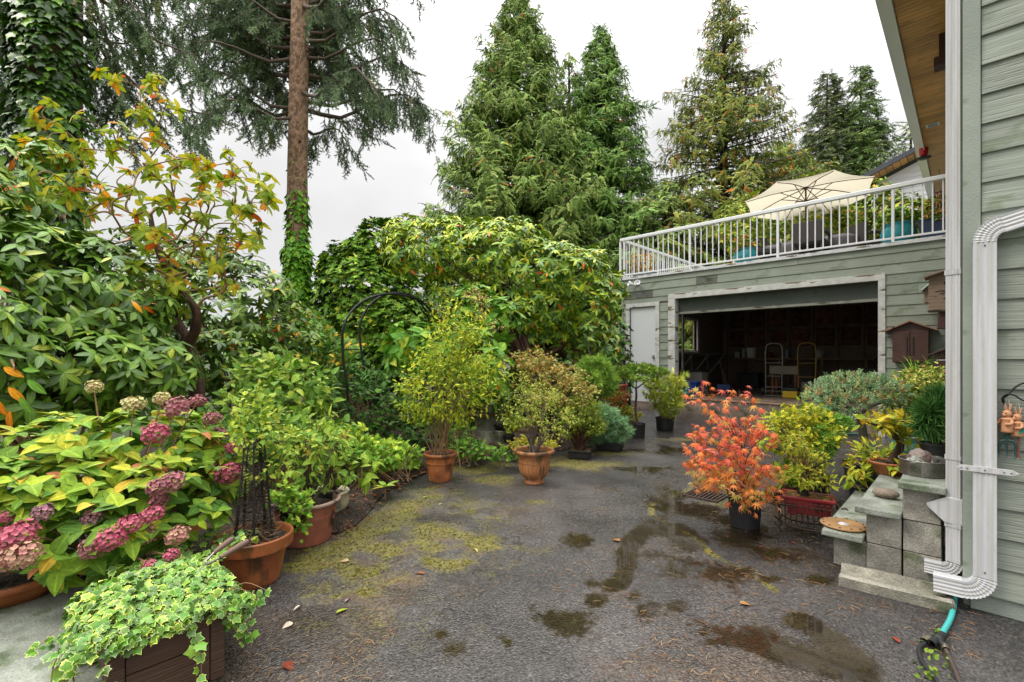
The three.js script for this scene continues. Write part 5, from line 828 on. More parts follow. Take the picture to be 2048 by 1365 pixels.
{
  const wallAt = (x, y, o) => PV(x, y, GV - o).clone();
  birdhouse('brown double doored bird house with shallow gable roof', wallAt(1822, 692, 0.13), 0.46, 0.55, 0.2, M.woodBrown, std({ color: rgb(0.24, 0.12, 0.07), map: T.peelB, roughness: 0.8 }), { gable: true, slots: true, rise: 0.11, ov: 0.10 });
  birdhouse('large weathered wooden bird house with sloping roof board', wallAt(1893, 583, 1.2), 0.36, 0.52, 0.26, M.woodGrey, M.woodGrey, { slope: 0.075, ov: 0.05, hole: true });
  birdhouse('small bird house with pale green roof', wallAt(1866, 592, 0.25), 0.2, 0.20, 0.18, M.woodGrey, std({ color: rgb(0.45, 0.55, 0.5), roughness: 0.5 }), { gable: true, rise: 0.10, ov: 0.03, hole: true });
  birdhouse('dark brown narrow box hanging under the large bird house', wallAt(1898, 637, 0.35), 0.24, 0.28, 0.2, M.woodBrown, M.woodBrown, { slope: 0.0, ov: 0.02 });
  birdhouse('dark brown bird house with low roof low by the downspout', wallAt(1893, 728, 0.5), 0.26, 0.30, 0.22, M.woodBrown, M.woodBrown, { gable: true, rise: 0.06, ov: 0.07 });
  const sf = wallAt(1893, 722, 0.9), t = thing('faucet_bracket', 'pale metal bracket poking out left of the downspout', 'bracket', sf); part('arm', limb([V3(-0.09, 0, 0), V3(0.1, 0.01, 0)], 0.016, 0.016, 2, 8), M.steel, t); part('knob', new THREE.SphereGeometry(0.022, 12, 8).translate(-0.09, 0, 0), M.steel, t);
}
// ---------- garage contents ----------
{
  const FY = 0.436, K = (px, py, V) => PV(px, py, V);
  { const t = thing('work_shelf', 'white shelf on diagonal brackets under the garage window', 'shelf'); const y = 1.43, x = -5.98, m = std({ color: rgb(0.42, 0.40, 0.37), map: T.paint, roughness: 0.6 });
    part('top', box2(x, x + 0.55, y, y + 0.035, -15.2, -11.4), m, t); part('cleat', box2(x, x + 0.03, y - 0.09, y, -15.2, -11.4), m, t);
    for (const v of [11.6, 12.7, 13.8, 15.0]) { part('bracket', bar(V3(x + 0.05, y - 0.62, -v), V3(x + 0.5, y - 0.03, -v), 0.045, 0.045), m, t); part('upright', box2(x, x + 0.04, y - 0.75, y - 0.1, -v - 0.045, -v + 0.045), m, t); } }
  { const c = K(1628, 720, 15.6), t = thing('workbench', 'long dark workbench along the back wall of the garage', 'bench', V3(-3.6, FY, -15.85)); part('top', rb(3.6, 0.06, 0.6, 0.004, 0, 0.86, 0), M.woodTan, t); for (const x of [-1.6, -0.5, 0.6, 1.6]) part('leg', rb(0.08, 0.83, 0.08, 0.004, x, 0.415, 0.2), M.woodTan, t); }
  const bucket = K(1503, 708, 15.6); pot('bucket', 'white bucket standing on the garage workbench', V3(bucket.x, FY + 0.891, bucket.z), [[0.001, 0], [0.12, 0], [0.145, 0.30], [0.15, 0.31], [0.14, 0.31], [0.13, 0.28]], M.whiteClean, 0, 0, { cat: 'bucket' });
  for (const [px, r, h, c, l] of [[1475, 0.09, 0.2, '#c9c4b8', 'pale paint can at the left end of the garage workbench'], [1488, 0.05, 0.3, '#d8d8d2', 'white bottle beside the bucket on the workbench'], [1540, 0.08, 0.16, '#6a3a2c', 'rust coloured can in the middle of the workbench'], [1575, 0.05, 0.26, '#8a9ab0', 'blue grey bottle on the workbench behind the silver hand truck'], [1640, 0.1, 0.22, '#b8b4aa', 'pale can near the right end of the workbench']]) { const p = K(px, 708, 15.75), t = thing('container', l, 'container', V3(p.x, FY + 0.891, p.z)); part('body', lathe([[0.001, 0], [r, 0], [r, h * 0.8], [r * 0.9, h * 0.86], [r * 0.9, h], [0.001, h]], 18), std({ color: C(c), roughness: 0.5 }), t); }
  function dolly(label, px, m) { const p = K(px, 770, 12.4), t = thing('hand_truck', label, 'hand truck', V3(p.x, FY, p.z), 'hand trucks in the garage', 0.25); const w = 0.17, H = 1.22;
    part('frame', merge([tubeG([V3(-w, 0.05, 0), V3(-w, 0.5, 0), V3(-w, H - 0.12, 0), V3(-w + 0.04, H, 0), V3(w - 0.04, H, 0), V3(w, H - 0.12, 0), V3(w, 0.5, 0), V3(w, 0.05, 0)], 0.014, 60), ...[0.2, 0.46, 0.78].map((y) => limb([V3(-w, y, 0), V3(w, y, 0)], 0.011, 0.011, 2, 8))]), m, t);
    part('toe_plate', rb(0.40, 0.012, 0.22, 0.003, 0, 0.012, 0.11), m, t); for (const s of [-1, 1]) part('wheel', new THREE.CylinderGeometry(0.10, 0.10, 0.05, 24).rotateZ(Math.PI / 2).translate(s * 0.23, 0.10, -0.06), M.black, t); part('axle', limb([V3(-0.23, 0.10, -0.06), V3(0.23, 0.10, -0.06)], 0.01, 0.01, 2, 8), m, t); }
  dolly('silver hand truck standing upright in the garage', 1548, std({ color: rgb(0.30, 0.29, 0.27), roughness: 0.4, metalness: 0.5 })); dolly('yellow framed hand truck right of the silver one', 1614, std({ color: rgb(0.26, 0.17, 0.04), roughness: 0.45 }));
  { const p = K(1572, 778, 13.0), t = thing('small_table', 'small pale table behind the silver hand truck', 'table', V3(p.x, FY, p.z)); part('top', rb(0.62, 0.2, 0.42, 0.01, 0, 0.60, 0), std({ color: rgb(0.45, 0.40, 0.32), map: T.paint }), t); for (const [a, b] of [[-1, -1], [1, -1], [-1, 1], [1, 1]]) part('leg', rb(0.05, 0.5, 0.05, 0.004, a * 0.25, 0.25, b * 0.16), M.terraDark, t); }
  { const p = K(1582, 778, 11.9), t = thing('tool_case', 'yellow and black tool case on the garage floor', 'tool case', V3(p.x, FY, p.z)); part('case', rb(0.30, 0.16, 0.2, 0.02, 0, 0.08, 0), std({ color: rgb(0.62, 0.42, 0.02), roughness: 0.4 }), t); part('lid', rb(0.31, 0.07, 0.21, 0.015, 0, 0.196, 0), M.black, t); part('handle', limb([V3(-0.07, 0.23, 0), V3(-0.05, 0.27, 0), V3(0.05, 0.27, 0), V3(0.07, 0.23, 0)], 0.01, 0.01, 8, 6), M.black, t); }
  { const p = K(1377, 778, 10.75), t = thing('recycling_box', 'blue recycling box with white arrows inside the garage doorway', 'recycling box', V3(p.x + 0.03, FY, p.z)); const m = std({ color: rgb(0.012, 0.045, 0.26), roughness: 0.4 }), g = rb(0.44, 0.32, 0.34, 0.012, 0, 0.17, 0), q = g.attributes.position; for (let i = 0; i < q.count; i++) { const k = lerp(0.86, 1, q.getY(i) / 0.33); q.setX(i, q.getX(i) * k); q.setZ(i, q.getZ(i) * k); } part('box', g, m, t); part('rim', rb(0.48, 0.03, 0.38, 0.01, 0, 0.34, 0), m, t);
    const tri = []; for (let i = 0; i < 3; i++) { const a = i * 2.0944 + 0.5; const c1 = [Math.cos(a) * 0.045, Math.sin(a) * 0.045], c2 = [Math.cos(a + 1.4) * 0.045, Math.sin(a + 1.4) * 0.045]; const s = new THREE.Shape(); const dx = c2[0] - c1[0], dy = c2[1] - c1[1], l = Math.hypot(dx, dy), ux = dx / l, uy = dy / l, nx = -uy, ny = ux; const pt = (f, o) => new THREE.Vector2(c1[0] + ux * f * l + nx * o, c1[1] + uy * f * l + ny * o); s.setFromPoints([pt(0, 0.011), pt(0.6, 0.011), pt(0.6, 0.024), pt(1.05, 0), pt(0.6, -0.024), pt(0.6, -0.011), pt(0, -0.011)]); tri.push(new THREE.ExtrudeGeometry(s, { depth: 0.004, bevelEnabled: false })); }
    const em = part('recycling_arrows', merge(tri), M.whiteClean, t, V3(0.03, 0.19, 0.166)); em.rotation.x = -0.07; }
  { const p = K(1362, 790, 10.45), t = thing('green_basin', 'dark green basin on the garage sill in front of the recycling box', 'basin', V3(p.x + 0.1, FY, p.z)); part('body', lathe([[0.001, 0.01], [0.14, 0.0], [0.17, 0.03], [0.16, 0.10], [0.10, 0.16], [0.001, 0.18]], 24), std({ color: rgb(0.015, 0.075, 0.075), roughness: 0.35 }), t); }
  { const a = K(1440, 725, 13.4), b = K(1455, 775, 12.6), t = thing('broom', 'broom leaning under the garage window shelf', 'broom'); part('handle', limb([a, V3(b.x, FY + 0.15, b.z)], 0.012, 0.012, 2, 8), M.woodTan, t); part('head', rb(0.3, 0.09, 0.07, 0.01, b.x, FY + 0.12, b.z), M.woodDark, t); part('bristles', rb(0.3, 0.09, 0.06, 0.004, b.x, FY + 0.045, b.z), M.twigTan, t); }
  { const b = K(1447, 772, 12.2), t = thing('dustpan', 'blue dustpan with long handle on the garage floor', 'dustpan', V3(b.x, FY, b.z), undefined, 0.4); part('pan', rb(0.30, 0.22, 0.03, 0.008, 0, 0.12, 0), std({ color: rgb(0.015, 0.06, 0.2), roughness: 0.4 }), t); part('handle', limb([V3(0, 0.2, 0), V3(-0.06, 0.8, -0.1)], 0.012, 0.012, 2, 8), M.black, t); }
  const crate = (label, px, V, w, h, m, y = 0) => { const p = K(px, 760, V), t = thing('storage_crate', label, 'crate', V3(p.x, FY + y, p.z)); part('box', rb(w, h, 0.4, 0.012, 0, h / 2, 0), m, t); part('lid', rb(w + 0.03, 0.04, 0.43, 0.01, 0, h + 0.02, 0), M.black, t); };
  crate('dark green storage crate against the right garage wall', 1735, 13, 0.6, 0.62, std({ color: rgb(0.03, 0.06, 0.05), roughness: 0.5 })); crate('grey storage crate low on the garage floor behind the yellow hand truck', 1630, 13.2, 0.5, 0.32, std({ color: rgb(0.28, 0.26, 0.24), roughness: 0.6 })); crate('red toolbox near the right side of the garage', 1690, 14, 0.62, 0.30, std({ color: rgb(0.12, 0.012, 0.012), roughness: 0.4 }), 0.0); crate('dark crate under the workbench', 1500, 15.4, 0.6, 0.4, std({ color: rgb(0.04, 0.045, 0.045), roughness: 0.5 }));
  crate('grey carton behind the recycling box under the window shelf', 1392, 11.6, 0.45, 0.55, std({ color: rgb(0.25, 0.23, 0.21), roughness: 0.8 }));
}

// ---------- background greenery ----------
const rhodoW = (o) => ({ per: 7, tilt: 1.35, sag: 0.25, g: [L.ell, L.ell2], mat: LM.gloss, ...o });
const dkPal = ['#3f6a2c', '#2f5424', '#56863a', '#6f9a48', '#8fa83c', '#c0781e', '#d8a02a', '#23421c'];
shrub('broadleaf_tree', 'dark glossy round tree behind the metal garden arch', { seed: 61, cat: 'tree', base: at(760, 10.5), blobs: [blob(740, 600, 10.5, 105, 120, 95), blob(690, 560, 10.8, 55, 75, 60), blob(760, 520, 10.6, 75, 70, 70), blob(800, 680, 10.2, 75, 90, 70), blob(715, 700, 10.6, 70, 80, 70)], n: 2100, per: 6, len: 0.135, tilt: 1.1, sag: 0.15, g: [L.bigMaple, L.small], w: [4, 3, 3, 1.2, 0.7, 0, 0, 2], pal: ['#547c2e', '#426628', '#6f9a3a', '#94b44c', '#acb854', '#c0781e', '#d8a02a', '#2f4c24'], fill: 500, stems: 12, sr: 0.05, single: 0 });
shrub('rhododendron', 'large spreading rhododendron with yellow green top and dark bare stems in the middle', rhodoW({ seed: 62, base: at(1060, 8.6), blobs: [blob(880, 500, 8.6, 110, 65, 85), blob(1000, 500, 8.3, 120, 62, 85), blob(1100, 545, 8.2, 110, 62, 80), blob(1050, 660, 8.7, 150, 50, 60), blob(905, 470, 8.5, 50, 40, 40), blob(1040, 480, 8.3, 40, 34, 40), blob(1175, 590, 8.4, 75, 95, 70), blob(1060, 600, 8.5, 130, 75, 90), blob(930, 590, 8.8, 80, 70, 70), blob(820, 480, 8.9, 55, 45, 60), blob(1190, 680, 8.8, 55, 70, 55)], n: 1650, shell: 0.4, len: 0.13, w: [3, 2, 3, 3, 3, 0.25, 0.25, 1], wc: (p) => { const py = p.y; return py > 3.25 && rnd() < 0.6 ? (rnd() < 0.5 ? 4 : 3) : null; }, pal: ['#54802c', '#426a26', '#769e34', '#9aba3a', '#b2c63e', '#cf6a1c', '#d8922a', '#2c4e1c'], fill: 170, stems: 26, sr: 0.05, sm: M.barkRed, so: { spread: 0.5, lift: 0.05, wob: 0.1, seg: 8, rad: 6 }, single: 260, out: 0.8 }));
shrub('rhododendron', 'small pale rhododendron branch low in front of the dark stems by the garage', rhodoW({ seed: 63, blobs: [blob(1185, 660, 8.0, 28, 30, 25), blob(1210, 700, 8.3, 30, 35, 25)], n: 34, len: 0.14, w: [3, 2, 3, 2, 1, 0, 0.2, 1], pal: ['#5f8a50', '#4b7340', '#7ea368', '#92b078', '#9fb860', '#cf6a1c', '#d8922a', '#2c4a28'], stems: 5 }));
shrub('hedge', 'dark leafy hedge mass behind the arch and the lime shrub', { seed: 64, cat: 'hedge', base: at(860, 9.2), blobs: [blob(840, 780, 8.6, 120, 110, 60), blob(760, 830, 8.8, 70, 80, 60), blob(960, 780, 9.3, 150, 90, 60), blob(1120, 790, 9.6, 120, 80, 60), blob(1225, 740, 10.1, 40, 110, 50)], n: 1500, per: 5, len: 0.10, tilt: 1.2, g: [L.small, L.ivy], w: [3, 3, 1, 0.4], pal: ['#2a471c', '#1f3817', '#3f6426', '#5c8032'], fill: 600, stems: 8, sr: 0.03 });
shrub('leafy_tree', 'pale green leafy growth seen low between the spruce trunk and the arch', { seed: 65, cat: 'tree', base: at(640, 13), blobs: [blob(640, 690, 13, 90, 70, 70), blob(560, 700, 13, 90, 80, 70), blob(690, 740, 12, 60, 70, 60)], n: 900, per: 5, len: 0.16, tilt: 1.2, g: [L.bigMaple, L.small], w: [3, 2, 3, 1], pal: ['#5b8a38', '#446e2c', '#7ca548', '#b8a038'], fill: 300, stems: 6 });
shrub('shrub_row', 'hedge on the slope far behind the tall spruce', { seed: 66, cat: 'hedge', base: at(480, 17), blobs: [blob(330, 690, 17, 180, 60, 100), blob(560, 705, 17, 120, 55, 100), blob(100, 690, 15, 220, 80, 100)], n: 1200, per: 5, len: 0.22, tilt: 1.2, g: [L.small], w: [3, 2, 2], pal: ['#456c2c', '#345624', '#62893c'], fill: 300, stems: 0 });
for (const [px, py, ry, s, l, pal] of [[1500, 455, 60, 70, 'leafy climber behind the left turquoise jar and the wicker chair', 0], [1640, 430, 80, 71, 'tall leafy climbing hedge behind the parasol pole', 0], [1730, 430, 70, 72, 'leafy hedge with loose twigs under the neighbour gable', 0], [1810, 445, 55, 73, 'leafy hedge above the large turquoise jar', 0]])
  shrub('deck_hedge', l, { seed: s, cat: 'hedge', base: deckAt(px, 14.2), blobs: [blob(px, py, dV(px, 14.2), 70, ry, 40)], n: 420, per: 4, len: 0.13, tilt: 1.1, g: [L.small], w: [3, 2, 3, 2, 0.5], pal: ['#5d7a30', '#43602a', '#86a03c', '#b0b850', '#b08a4a'], stems: 16, sr: 0.012, fill: 60 });
function jarPlant(label, px, py, V, rx, ry, n, pal, w, s, g = [L.narrow, L.small]) { shrub('potted_plant', label, { seed: s, cat: 'potted plant', base: PV(px, py + ry, V), blobs: [blob(px, py, dV(px, V), rx, ry, rx * 0.7)], n, per: 5, len: 0.10, tilt: 0.8, g, w, pal, stems: 6, sr: 0.006 }); }
jarPlant('pink and green plants in the left turquoise jar', 1490, 487, 10.62, 26, 16, 60, ['#7a9a40', '#54762c', '#b8665a', '#c9a04a'], [3, 2, 1, 1], 81);
jarPlant('green tufted plants in the large turquoise jar', 1797, 438, 10.75, 34, 18, 80, ['#55803a', '#3d622a', '#86a84c', '#a8b460'], [3, 2, 2, 1], 82);
jarPlant('flowering plants with pink blooms in the navy trough', 1880, 420, 10.75, 30, 26, 90, ['#5d7a34', '#7a5a3a', '#90a04a', '#c8848a'], [3, 2, 2, 0.7], 83);
jarPlant('yellow and red grasses in the grey planter at the deck corner', 1283, 527, 10.95, 26, 22, 100, ['#c9a82e', '#b09030', '#a03020', '#7a8a34'], [3, 2, 1.5, 2], 84, [L.narrow, L.blade]);

// ---------- left: rhododendrons ----------
shrub('rhododendron', 'big dark green rhododendron filling the left edge of the garden', rhodoW({ seed: 91, base: at(120, 4.2).setY(0.05), blobs: [blob(40, 600, 3.9, 190, 165, 170), blob(200, 620, 4.2, 150, 140, 140), blob(-90, 470, 3.8, 170, 140, 160), blob(70, 740, 3.7, 180, 110, 150), blob(260, 740, 4.1, 110, 100, 100), blob(-120, 680, 3.3, 180, 180, 150)], n: 760, len: 0.135, per: 8, tilt: 1.45, w: [4, 3, 3, 1.4, 0.5, 0.06, 0.06, 1], pal: ['#4e7230', '#3d5c28', '#678e3e', '#8cac56', '#9cae44', '#c0681e', '#d89a2a', '#2c4820'], fill: 260, stems: 16, sr: 0.03, sm: M.twigTan, single: 300, out: 0.75, up: 0.5 }));
shrub('rhododendron', 'upper left rhododendron with paler yellowing leaves in front of the ivy trunk', rhodoW({ seed: 92, base: at(60, 5.2).setY(0.05), blobs: [blob(40, 400, 4.9, 100, 70, 90), blob(105, 330, 5.1, 50, 50, 50), blob(-30, 320, 4.6, 50, 70, 60)], n: 120, len: 0.14, w: [3, 2, 3, 3, 2.4, 0.5, 0.5, 0.5], pal: ['#527f38', '#406b2c', '#719a44', '#8fb04e', '#a8b43e', '#c8701e', '#d8962a', '#2c4a22'], stems: 12, sr: 0.02, sm: M.twigTan, single: 120, fill: 20 }));
shrub('rhododendron', 'finer leaved rhododendron between the red brown trunk and the tall spruce', rhodoW({ seed: 93, base: at(500, 6.4).setY(0.05), blobs: [blob(480, 610, 6.2, 110, 95, 90), blob(420, 540, 6.3, 80, 80, 70), blob(560, 680, 6.5, 85, 80, 70), blob(450, 720, 5.9, 120, 80, 90), blob(300, 560, 6.2, 100, 110, 70), blob(330, 700, 5.6, 120, 100, 80)], n: 620, len: 0.125, w: [4, 3, 2.5, 1, 0.4, 0.2, 0.2, 2], pal: ['#4c6c2c', '#3b5826', '#66883c', '#869e4a', '#98a440', '#c0702a', '#c89a34', '#2a441e'], fill: 260, stems: 14, sr: 0.02, single: 100 }));
{ // sparse autumn rhododendron on a bare red brown trunk
  reseed(95); const D = 4.6, base = P(392, 815, D).setY(0.05), t = thing('rhododendron', 'sparse rhododendron with bare red brown trunk and orange leaves against the sky', 'shrub', base); const rel = (p) => p.clone().sub(base);
  const pt = (x, y, z = 0) => rel(P(x, y, D + z));
  part('trunk', merge([limb([V3(0, 0, 0), pt(392, 760), pt(378, 700), pt(352, 650), pt(344, 622)], 0.075, 0.055, 12, 10, 0.25), limb([pt(384, 735), pt(378, 690, -0.05), pt(392, 655, -0.1), pt(392, 620, -0.12), pt(366, 590, -0.1)], 0.05, 0.032, 12, 8, 0.2), limb([pt(346, 630), pt(340, 560, 0.1), pt(312, 490, 0.15), pt(300, 430, 0.2)], 0.045, 0.02, 10, 8, 0.2)]), M.barkRed, t);
  const stub = part('cut_stub', limb([pt(348, 628, -0.02), pt(352, 600, -0.08)], 0.05, 0.042, 3, 10), std({ color: rgb(0.34, 0.16, 0.07), map: T.bark, roughness: 0.9 }), t);
  const list = [], br = [], ends = [[230, 165], [282, 178], [300, 165], [205, 260], [245, 250], [285, 240], [325, 225], [75, 245], [95, 280], [130, 310], [60, 290], [170, 300], [215, 330], [265, 310], [320, 290], [350, 320], [300, 350], [350, 360], [390, 340], [250, 380], [200, 370], [285, 410], [340, 410], [385, 400], [400, 350], [420, 390], [440, 380], [460, 325], [470, 350], [455, 410], [490, 380], [515, 365], [535, 390], [500, 410], [470, 440], [410, 430], [370, 450], [330, 460], [265, 455], [225, 430], [180, 420], [290, 500], [350, 500], [400, 490], [440, 480], [480, 470], [505, 490], [380, 540], [340, 540], [430, 530], [300, 560], [260, 530], [400, 580], [450, 560], [360, 585], [220, 490], [150, 380], [110, 350]];
  const nodes = [[344, 622, 0], [340, 560, 0.1], [312, 490, 0.15], [300, 430, 0.2], [392, 620, -0.12], [366, 590, -0.1]].map(([x, y, z]) => ({ p: pt(x, y, z), len: 0.1, dir: V3(0, 1, 0) })), burr = [], tw = [];
  const root0 = pt(345, 600); const tipsR = ends.map(([x, y]) => ({ x, y, p: rel(P(x, y, D + rr(-0.5, 0.5))) })); for (const e of [...tipsR]) for (let k = 0; k < 3; k++) if (rnd() < 0.8) tipsR.push({ x: e.x, y: e.y, p: e.p.clone().add(rdir().multiplyScalar(rr(0.12, 0.24))) });
  tipsR.sort((u, v) => u.p.distanceTo(root0) - v.p.distanceTo(root0));
  for (const e of tipsR) { // each tip grows from the nearest older node, so that the twigs fork
    let best = nodes[0], bd = 1e9; for (const n of nodes) { const d = n.p.distanceTo(e.p) + 0.22 * n.len + (n.p.y > e.p.y + 0.15 ? 0.4 : 0); if (d < bd) { bd = d; best = n; } }
    const L0 = best.p.distanceTo(e.p), m = best.p.clone().addScaledVector(best.dir, L0 * 0.4).lerp(best.p.clone().lerp(e.p, 0.5), 0.5).add(rdir().multiplyScalar(0.07 * L0)), out = e.p.clone().sub(m).normalize(); nodes.push({ p: m.clone(), len: best.len + L0 * 0.5, dir: out.clone() }, { p: e.p, len: best.len + L0, dir: out });
    const r0 = Math.max(0.004, 0.016 - 0.007 * best.len); br.push(limb([best.p, m, e.p], r0, Math.max(0.003, r0 * 0.6), 7, 5));
    const hot = e.y < 330 || rnd() < 0.3; whorl(list, e.p.clone().add(base), out.clone().add(V3(0, 0.5, 0)), { n: 7, len: 0.105, tilt: 1.3, sag: 0.2, g: [L.oval, L.oval2], w: hot ? [3, 3, 2.6, 1, 0.35, 0.3] : [3, 3, 1.6, 0.3, 0.25, 0.6] });
    if (e.x > 380 && rnd() < 0.4) for (let i = 0; i < 9; i++) { const d = rdir(); d.y = Math.abs(d.y); burr.push(limb([e.p.clone(), e.p.clone().addScaledVector(d, 0.035).add(V3(0, 0.035, 0))], 0.0016, 0.0024, 2, 4)); } }
  part('branch', merge(br), M.twigTan, t); part('seed_head', merge(burr), M.rust, t); foliage(t, list, ['#7c9a34', '#9cb03a', '#c0bc3c', '#d8982a', '#cc6426', '#5f8034'], LM.glow, 290);
}
// orange old leaves hanging low at the far left
{ reseed(97); const c = P(30, 770, 3.05), t = thing('rhododendron_twig', 'low twig with big orange old leaves at the left edge', 'twig', c), list = []; for (const [x, y, a, s, k] of [[22, 735, 2.2, 0.13, 0], [32, 775, 2.6, 0.14, 0], [35, 822, 3.6, 0.14, 1], [8, 800, 3.0, 0.12, 1], [60, 740, 1.6, 0.10, 2], [70, 760, 2.5, 0.14, 2], [55, 795, 2.9, 0.13, 2]]) { const p = P(x, y, 3.05); list.push({ p: p.clone().addScaledVector(screenRight, -0.05), q: orient(V3().addScaledVector(screenRight, Math.sin(a) * 0.9 + 0.3).add(V3(0, Math.cos(a) * 0.9, 0)), V3().addScaledVector(viewDir, -1).add(V3(0, 0.4, 0))), s, g: L.ell, c: k }); }
  part('stem', limb([V3(-0.1, 0.16, 0.02), V3(0.0, 0.1, 0), V3(0.08, 0.12, 0)], 0.008, 0.004, 6, 5), M.twigTan, t); foliage(t, list, ['#c98a1e', '#c8781c', '#54803a'], LM.soft, 7); }

// ---------- hydrangea ----------
{
  reseed(101); const base = P(230, 1140, 2.9).setY(0.05), t = thing('hydrangea', 'hydrangea with pink mophead flowers and lime green leaves at lower left', 'shrub', base), list = [];
  const blobs = [blob(60, 1010, 2.55, 150, 110, 110), blob(110, 930, 2.8, 170, 95, 120), blob(280, 900, 3.0, 150, 80, 110), blob(310, 1000, 2.75, 130, 85, 90), blob(410, 900, 3.2, 75, 70, 70), blob(180, 1070, 2.5, 140, 75, 80), blob(-80, 960, 2.5, 130, 120, 100), blob(430, 970, 3.05, 50, 45, 40)];
  const tp = tips(blobs, 420, 0.3, 0.3);
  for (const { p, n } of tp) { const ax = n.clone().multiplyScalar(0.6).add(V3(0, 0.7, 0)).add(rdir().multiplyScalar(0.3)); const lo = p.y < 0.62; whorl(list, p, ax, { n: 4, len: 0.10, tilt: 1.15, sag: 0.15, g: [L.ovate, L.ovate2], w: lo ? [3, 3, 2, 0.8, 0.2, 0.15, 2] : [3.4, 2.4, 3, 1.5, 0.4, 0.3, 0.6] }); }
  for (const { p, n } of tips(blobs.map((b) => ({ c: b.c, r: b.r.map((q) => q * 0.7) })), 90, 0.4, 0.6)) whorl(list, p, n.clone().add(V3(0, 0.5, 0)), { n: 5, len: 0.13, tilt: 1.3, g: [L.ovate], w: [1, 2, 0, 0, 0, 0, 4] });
  // flower heads: many four petalled florets on a dome
  const floret = (() => { const g = []; for (let i = 0; i < 4; i++) { const l = leafGeo(0.95, 2, (q) => [0.25, 1, 0.55][Math.round(q * 2)], 0.15, -0.1); l.rotateX(-1.2).rotateY(i * Math.PI / 2 + 0.2); g.push(l); } return merge(g); })();
  const headG = (s) => { reseed(s); const g = []; for (let i = 0; i < 62; i++) { const y = 1 - (i + 0.5) / 62 * 1.55, a = i * 2.39996, r = Math.sqrt(Math.max(0, 1 - y * y)), d = V3(r * Math.cos(a), y, r * Math.sin(a)); const f = floret.clone(); const sc = rr(0.20, 0.30); f.scale(sc, sc, sc).rotateY(rr(0, 6)); f.applyQuaternion(new THREE.Quaternion().setFromUnitVectors(UP, d.clone().add(rdir().multiplyScalar(0.25)).normalize())); const k = rr(0.74, 1.12); f.translate(d.x * k, d.y * k * 0.78, d.z * k); const v = rr(0.65, 1.25), gcol = rr(0.8, 1.25); const cc = new Float32Array(f.attributes.position.count * 3); for (let q = 0; q < cc.length; q += 3) { cc[q] = v; cc[q + 1] = v * gcol; cc[q + 2] = v; } f.setAttribute('color', new THREE.BufferAttribute(cc, 3)); g.push(f); } return merge(g); };
  const HG = [headG(1), headG(2), headG(3)]; const fm = ['#b4566c', '#a06468', '#b88676', '#c0ae7c', '#a87884'].map((c) => new THREE.MeshPhysicalMaterial({ color: C(c), roughness: 0.75, vertexColors: true }));
  const heads = [[187, 775, 3.0, 15, 3], [268, 810, 2.95, 20, 3], [325, 797, 3.0, 15, 3], [355, 815, 2.95, 23, 1], [395, 803, 3.05, 14, 1], [310, 867, 2.75, 23, 0], [425, 838, 3.15, 16, 1], [457, 948, 3.0, 23, 0], [437, 868, 3.2, 15, 1], [465, 895, 3.1, 13, 0], [430, 935, 3.1, 13, 1], [345, 965, 2.6, 22, 1], [318, 975, 2.55, 20, 1], [318, 1000, 2.62, 17, 1], [306, 1030, 2.5, 20, 0], [262, 1050, 2.44, 23, 0], [292, 1072, 2.55, 20, 2], [222, 1078, 2.36, 25, 0], [182, 1098, 2.4, 22, 1], [185, 1035, 2.5, 18, 4], [85, 1025, 2.4, 18, 4], [35, 1072, 2.25, 30, 0], [45, 1112, 2.2, 28, 2], [8, 1120, 2.2, 24, 2], [10, 1035, 2.35, 14, 0], [355, 1072, 2.5, 20, 2], [342, 1112, 2.4, 14, 0], [298, 1132, 2.3, 12, 0], [450, 985, 3.05, 13, 2], [20, 905, 2.6, 10, 2]];
  const st = [];
  for (const [x, y, d, r, k] of heads) { const p = P(x, y, d - 0.08); const m = part('flower_head', HG[ri(3)], fm[k], t, p.clone().sub(base)); m.scale.setScalar(r * d / F * 0.94); m.quaternion.setFromUnitVectors(UP, V3().addScaledVector(viewDir, -0.45).add(V3(rr(-0.2, 0.2), 1, rr(-0.2, 0.2))).normalize()); m.rotateY(rr(0, 6)); st.push(limb([V3(rr(-0.1, 0.1), 0, rr(-0.1, 0.1)), p.clone().sub(base).multiplyScalar(0.6).add(V3(0, 0.05, 0)), p.clone().sub(base)], 0.007, 0.004, 6, 5)); }
  reseed(102); for (let i = 0; i < 26; i++) { const e = tp[ri(tp.length)].p.clone().sub(base); st.push(limb([V3(rr(-0.2, 0.2), 0, rr(-0.2, 0.2)), e.clone().multiplyScalar(0.55).add(V3(0, 0.06, 0)), e], 0.008, 0.004, 6, 5)); }
  part('stem', merge(st), M.twigTan, t);
  foliage(t, list, ['#80a83a', '#669038', '#9cb83e', '#b4bc42', '#ccb04a', '#b87a64', '#446c2c'], LM.thin, 300);
}
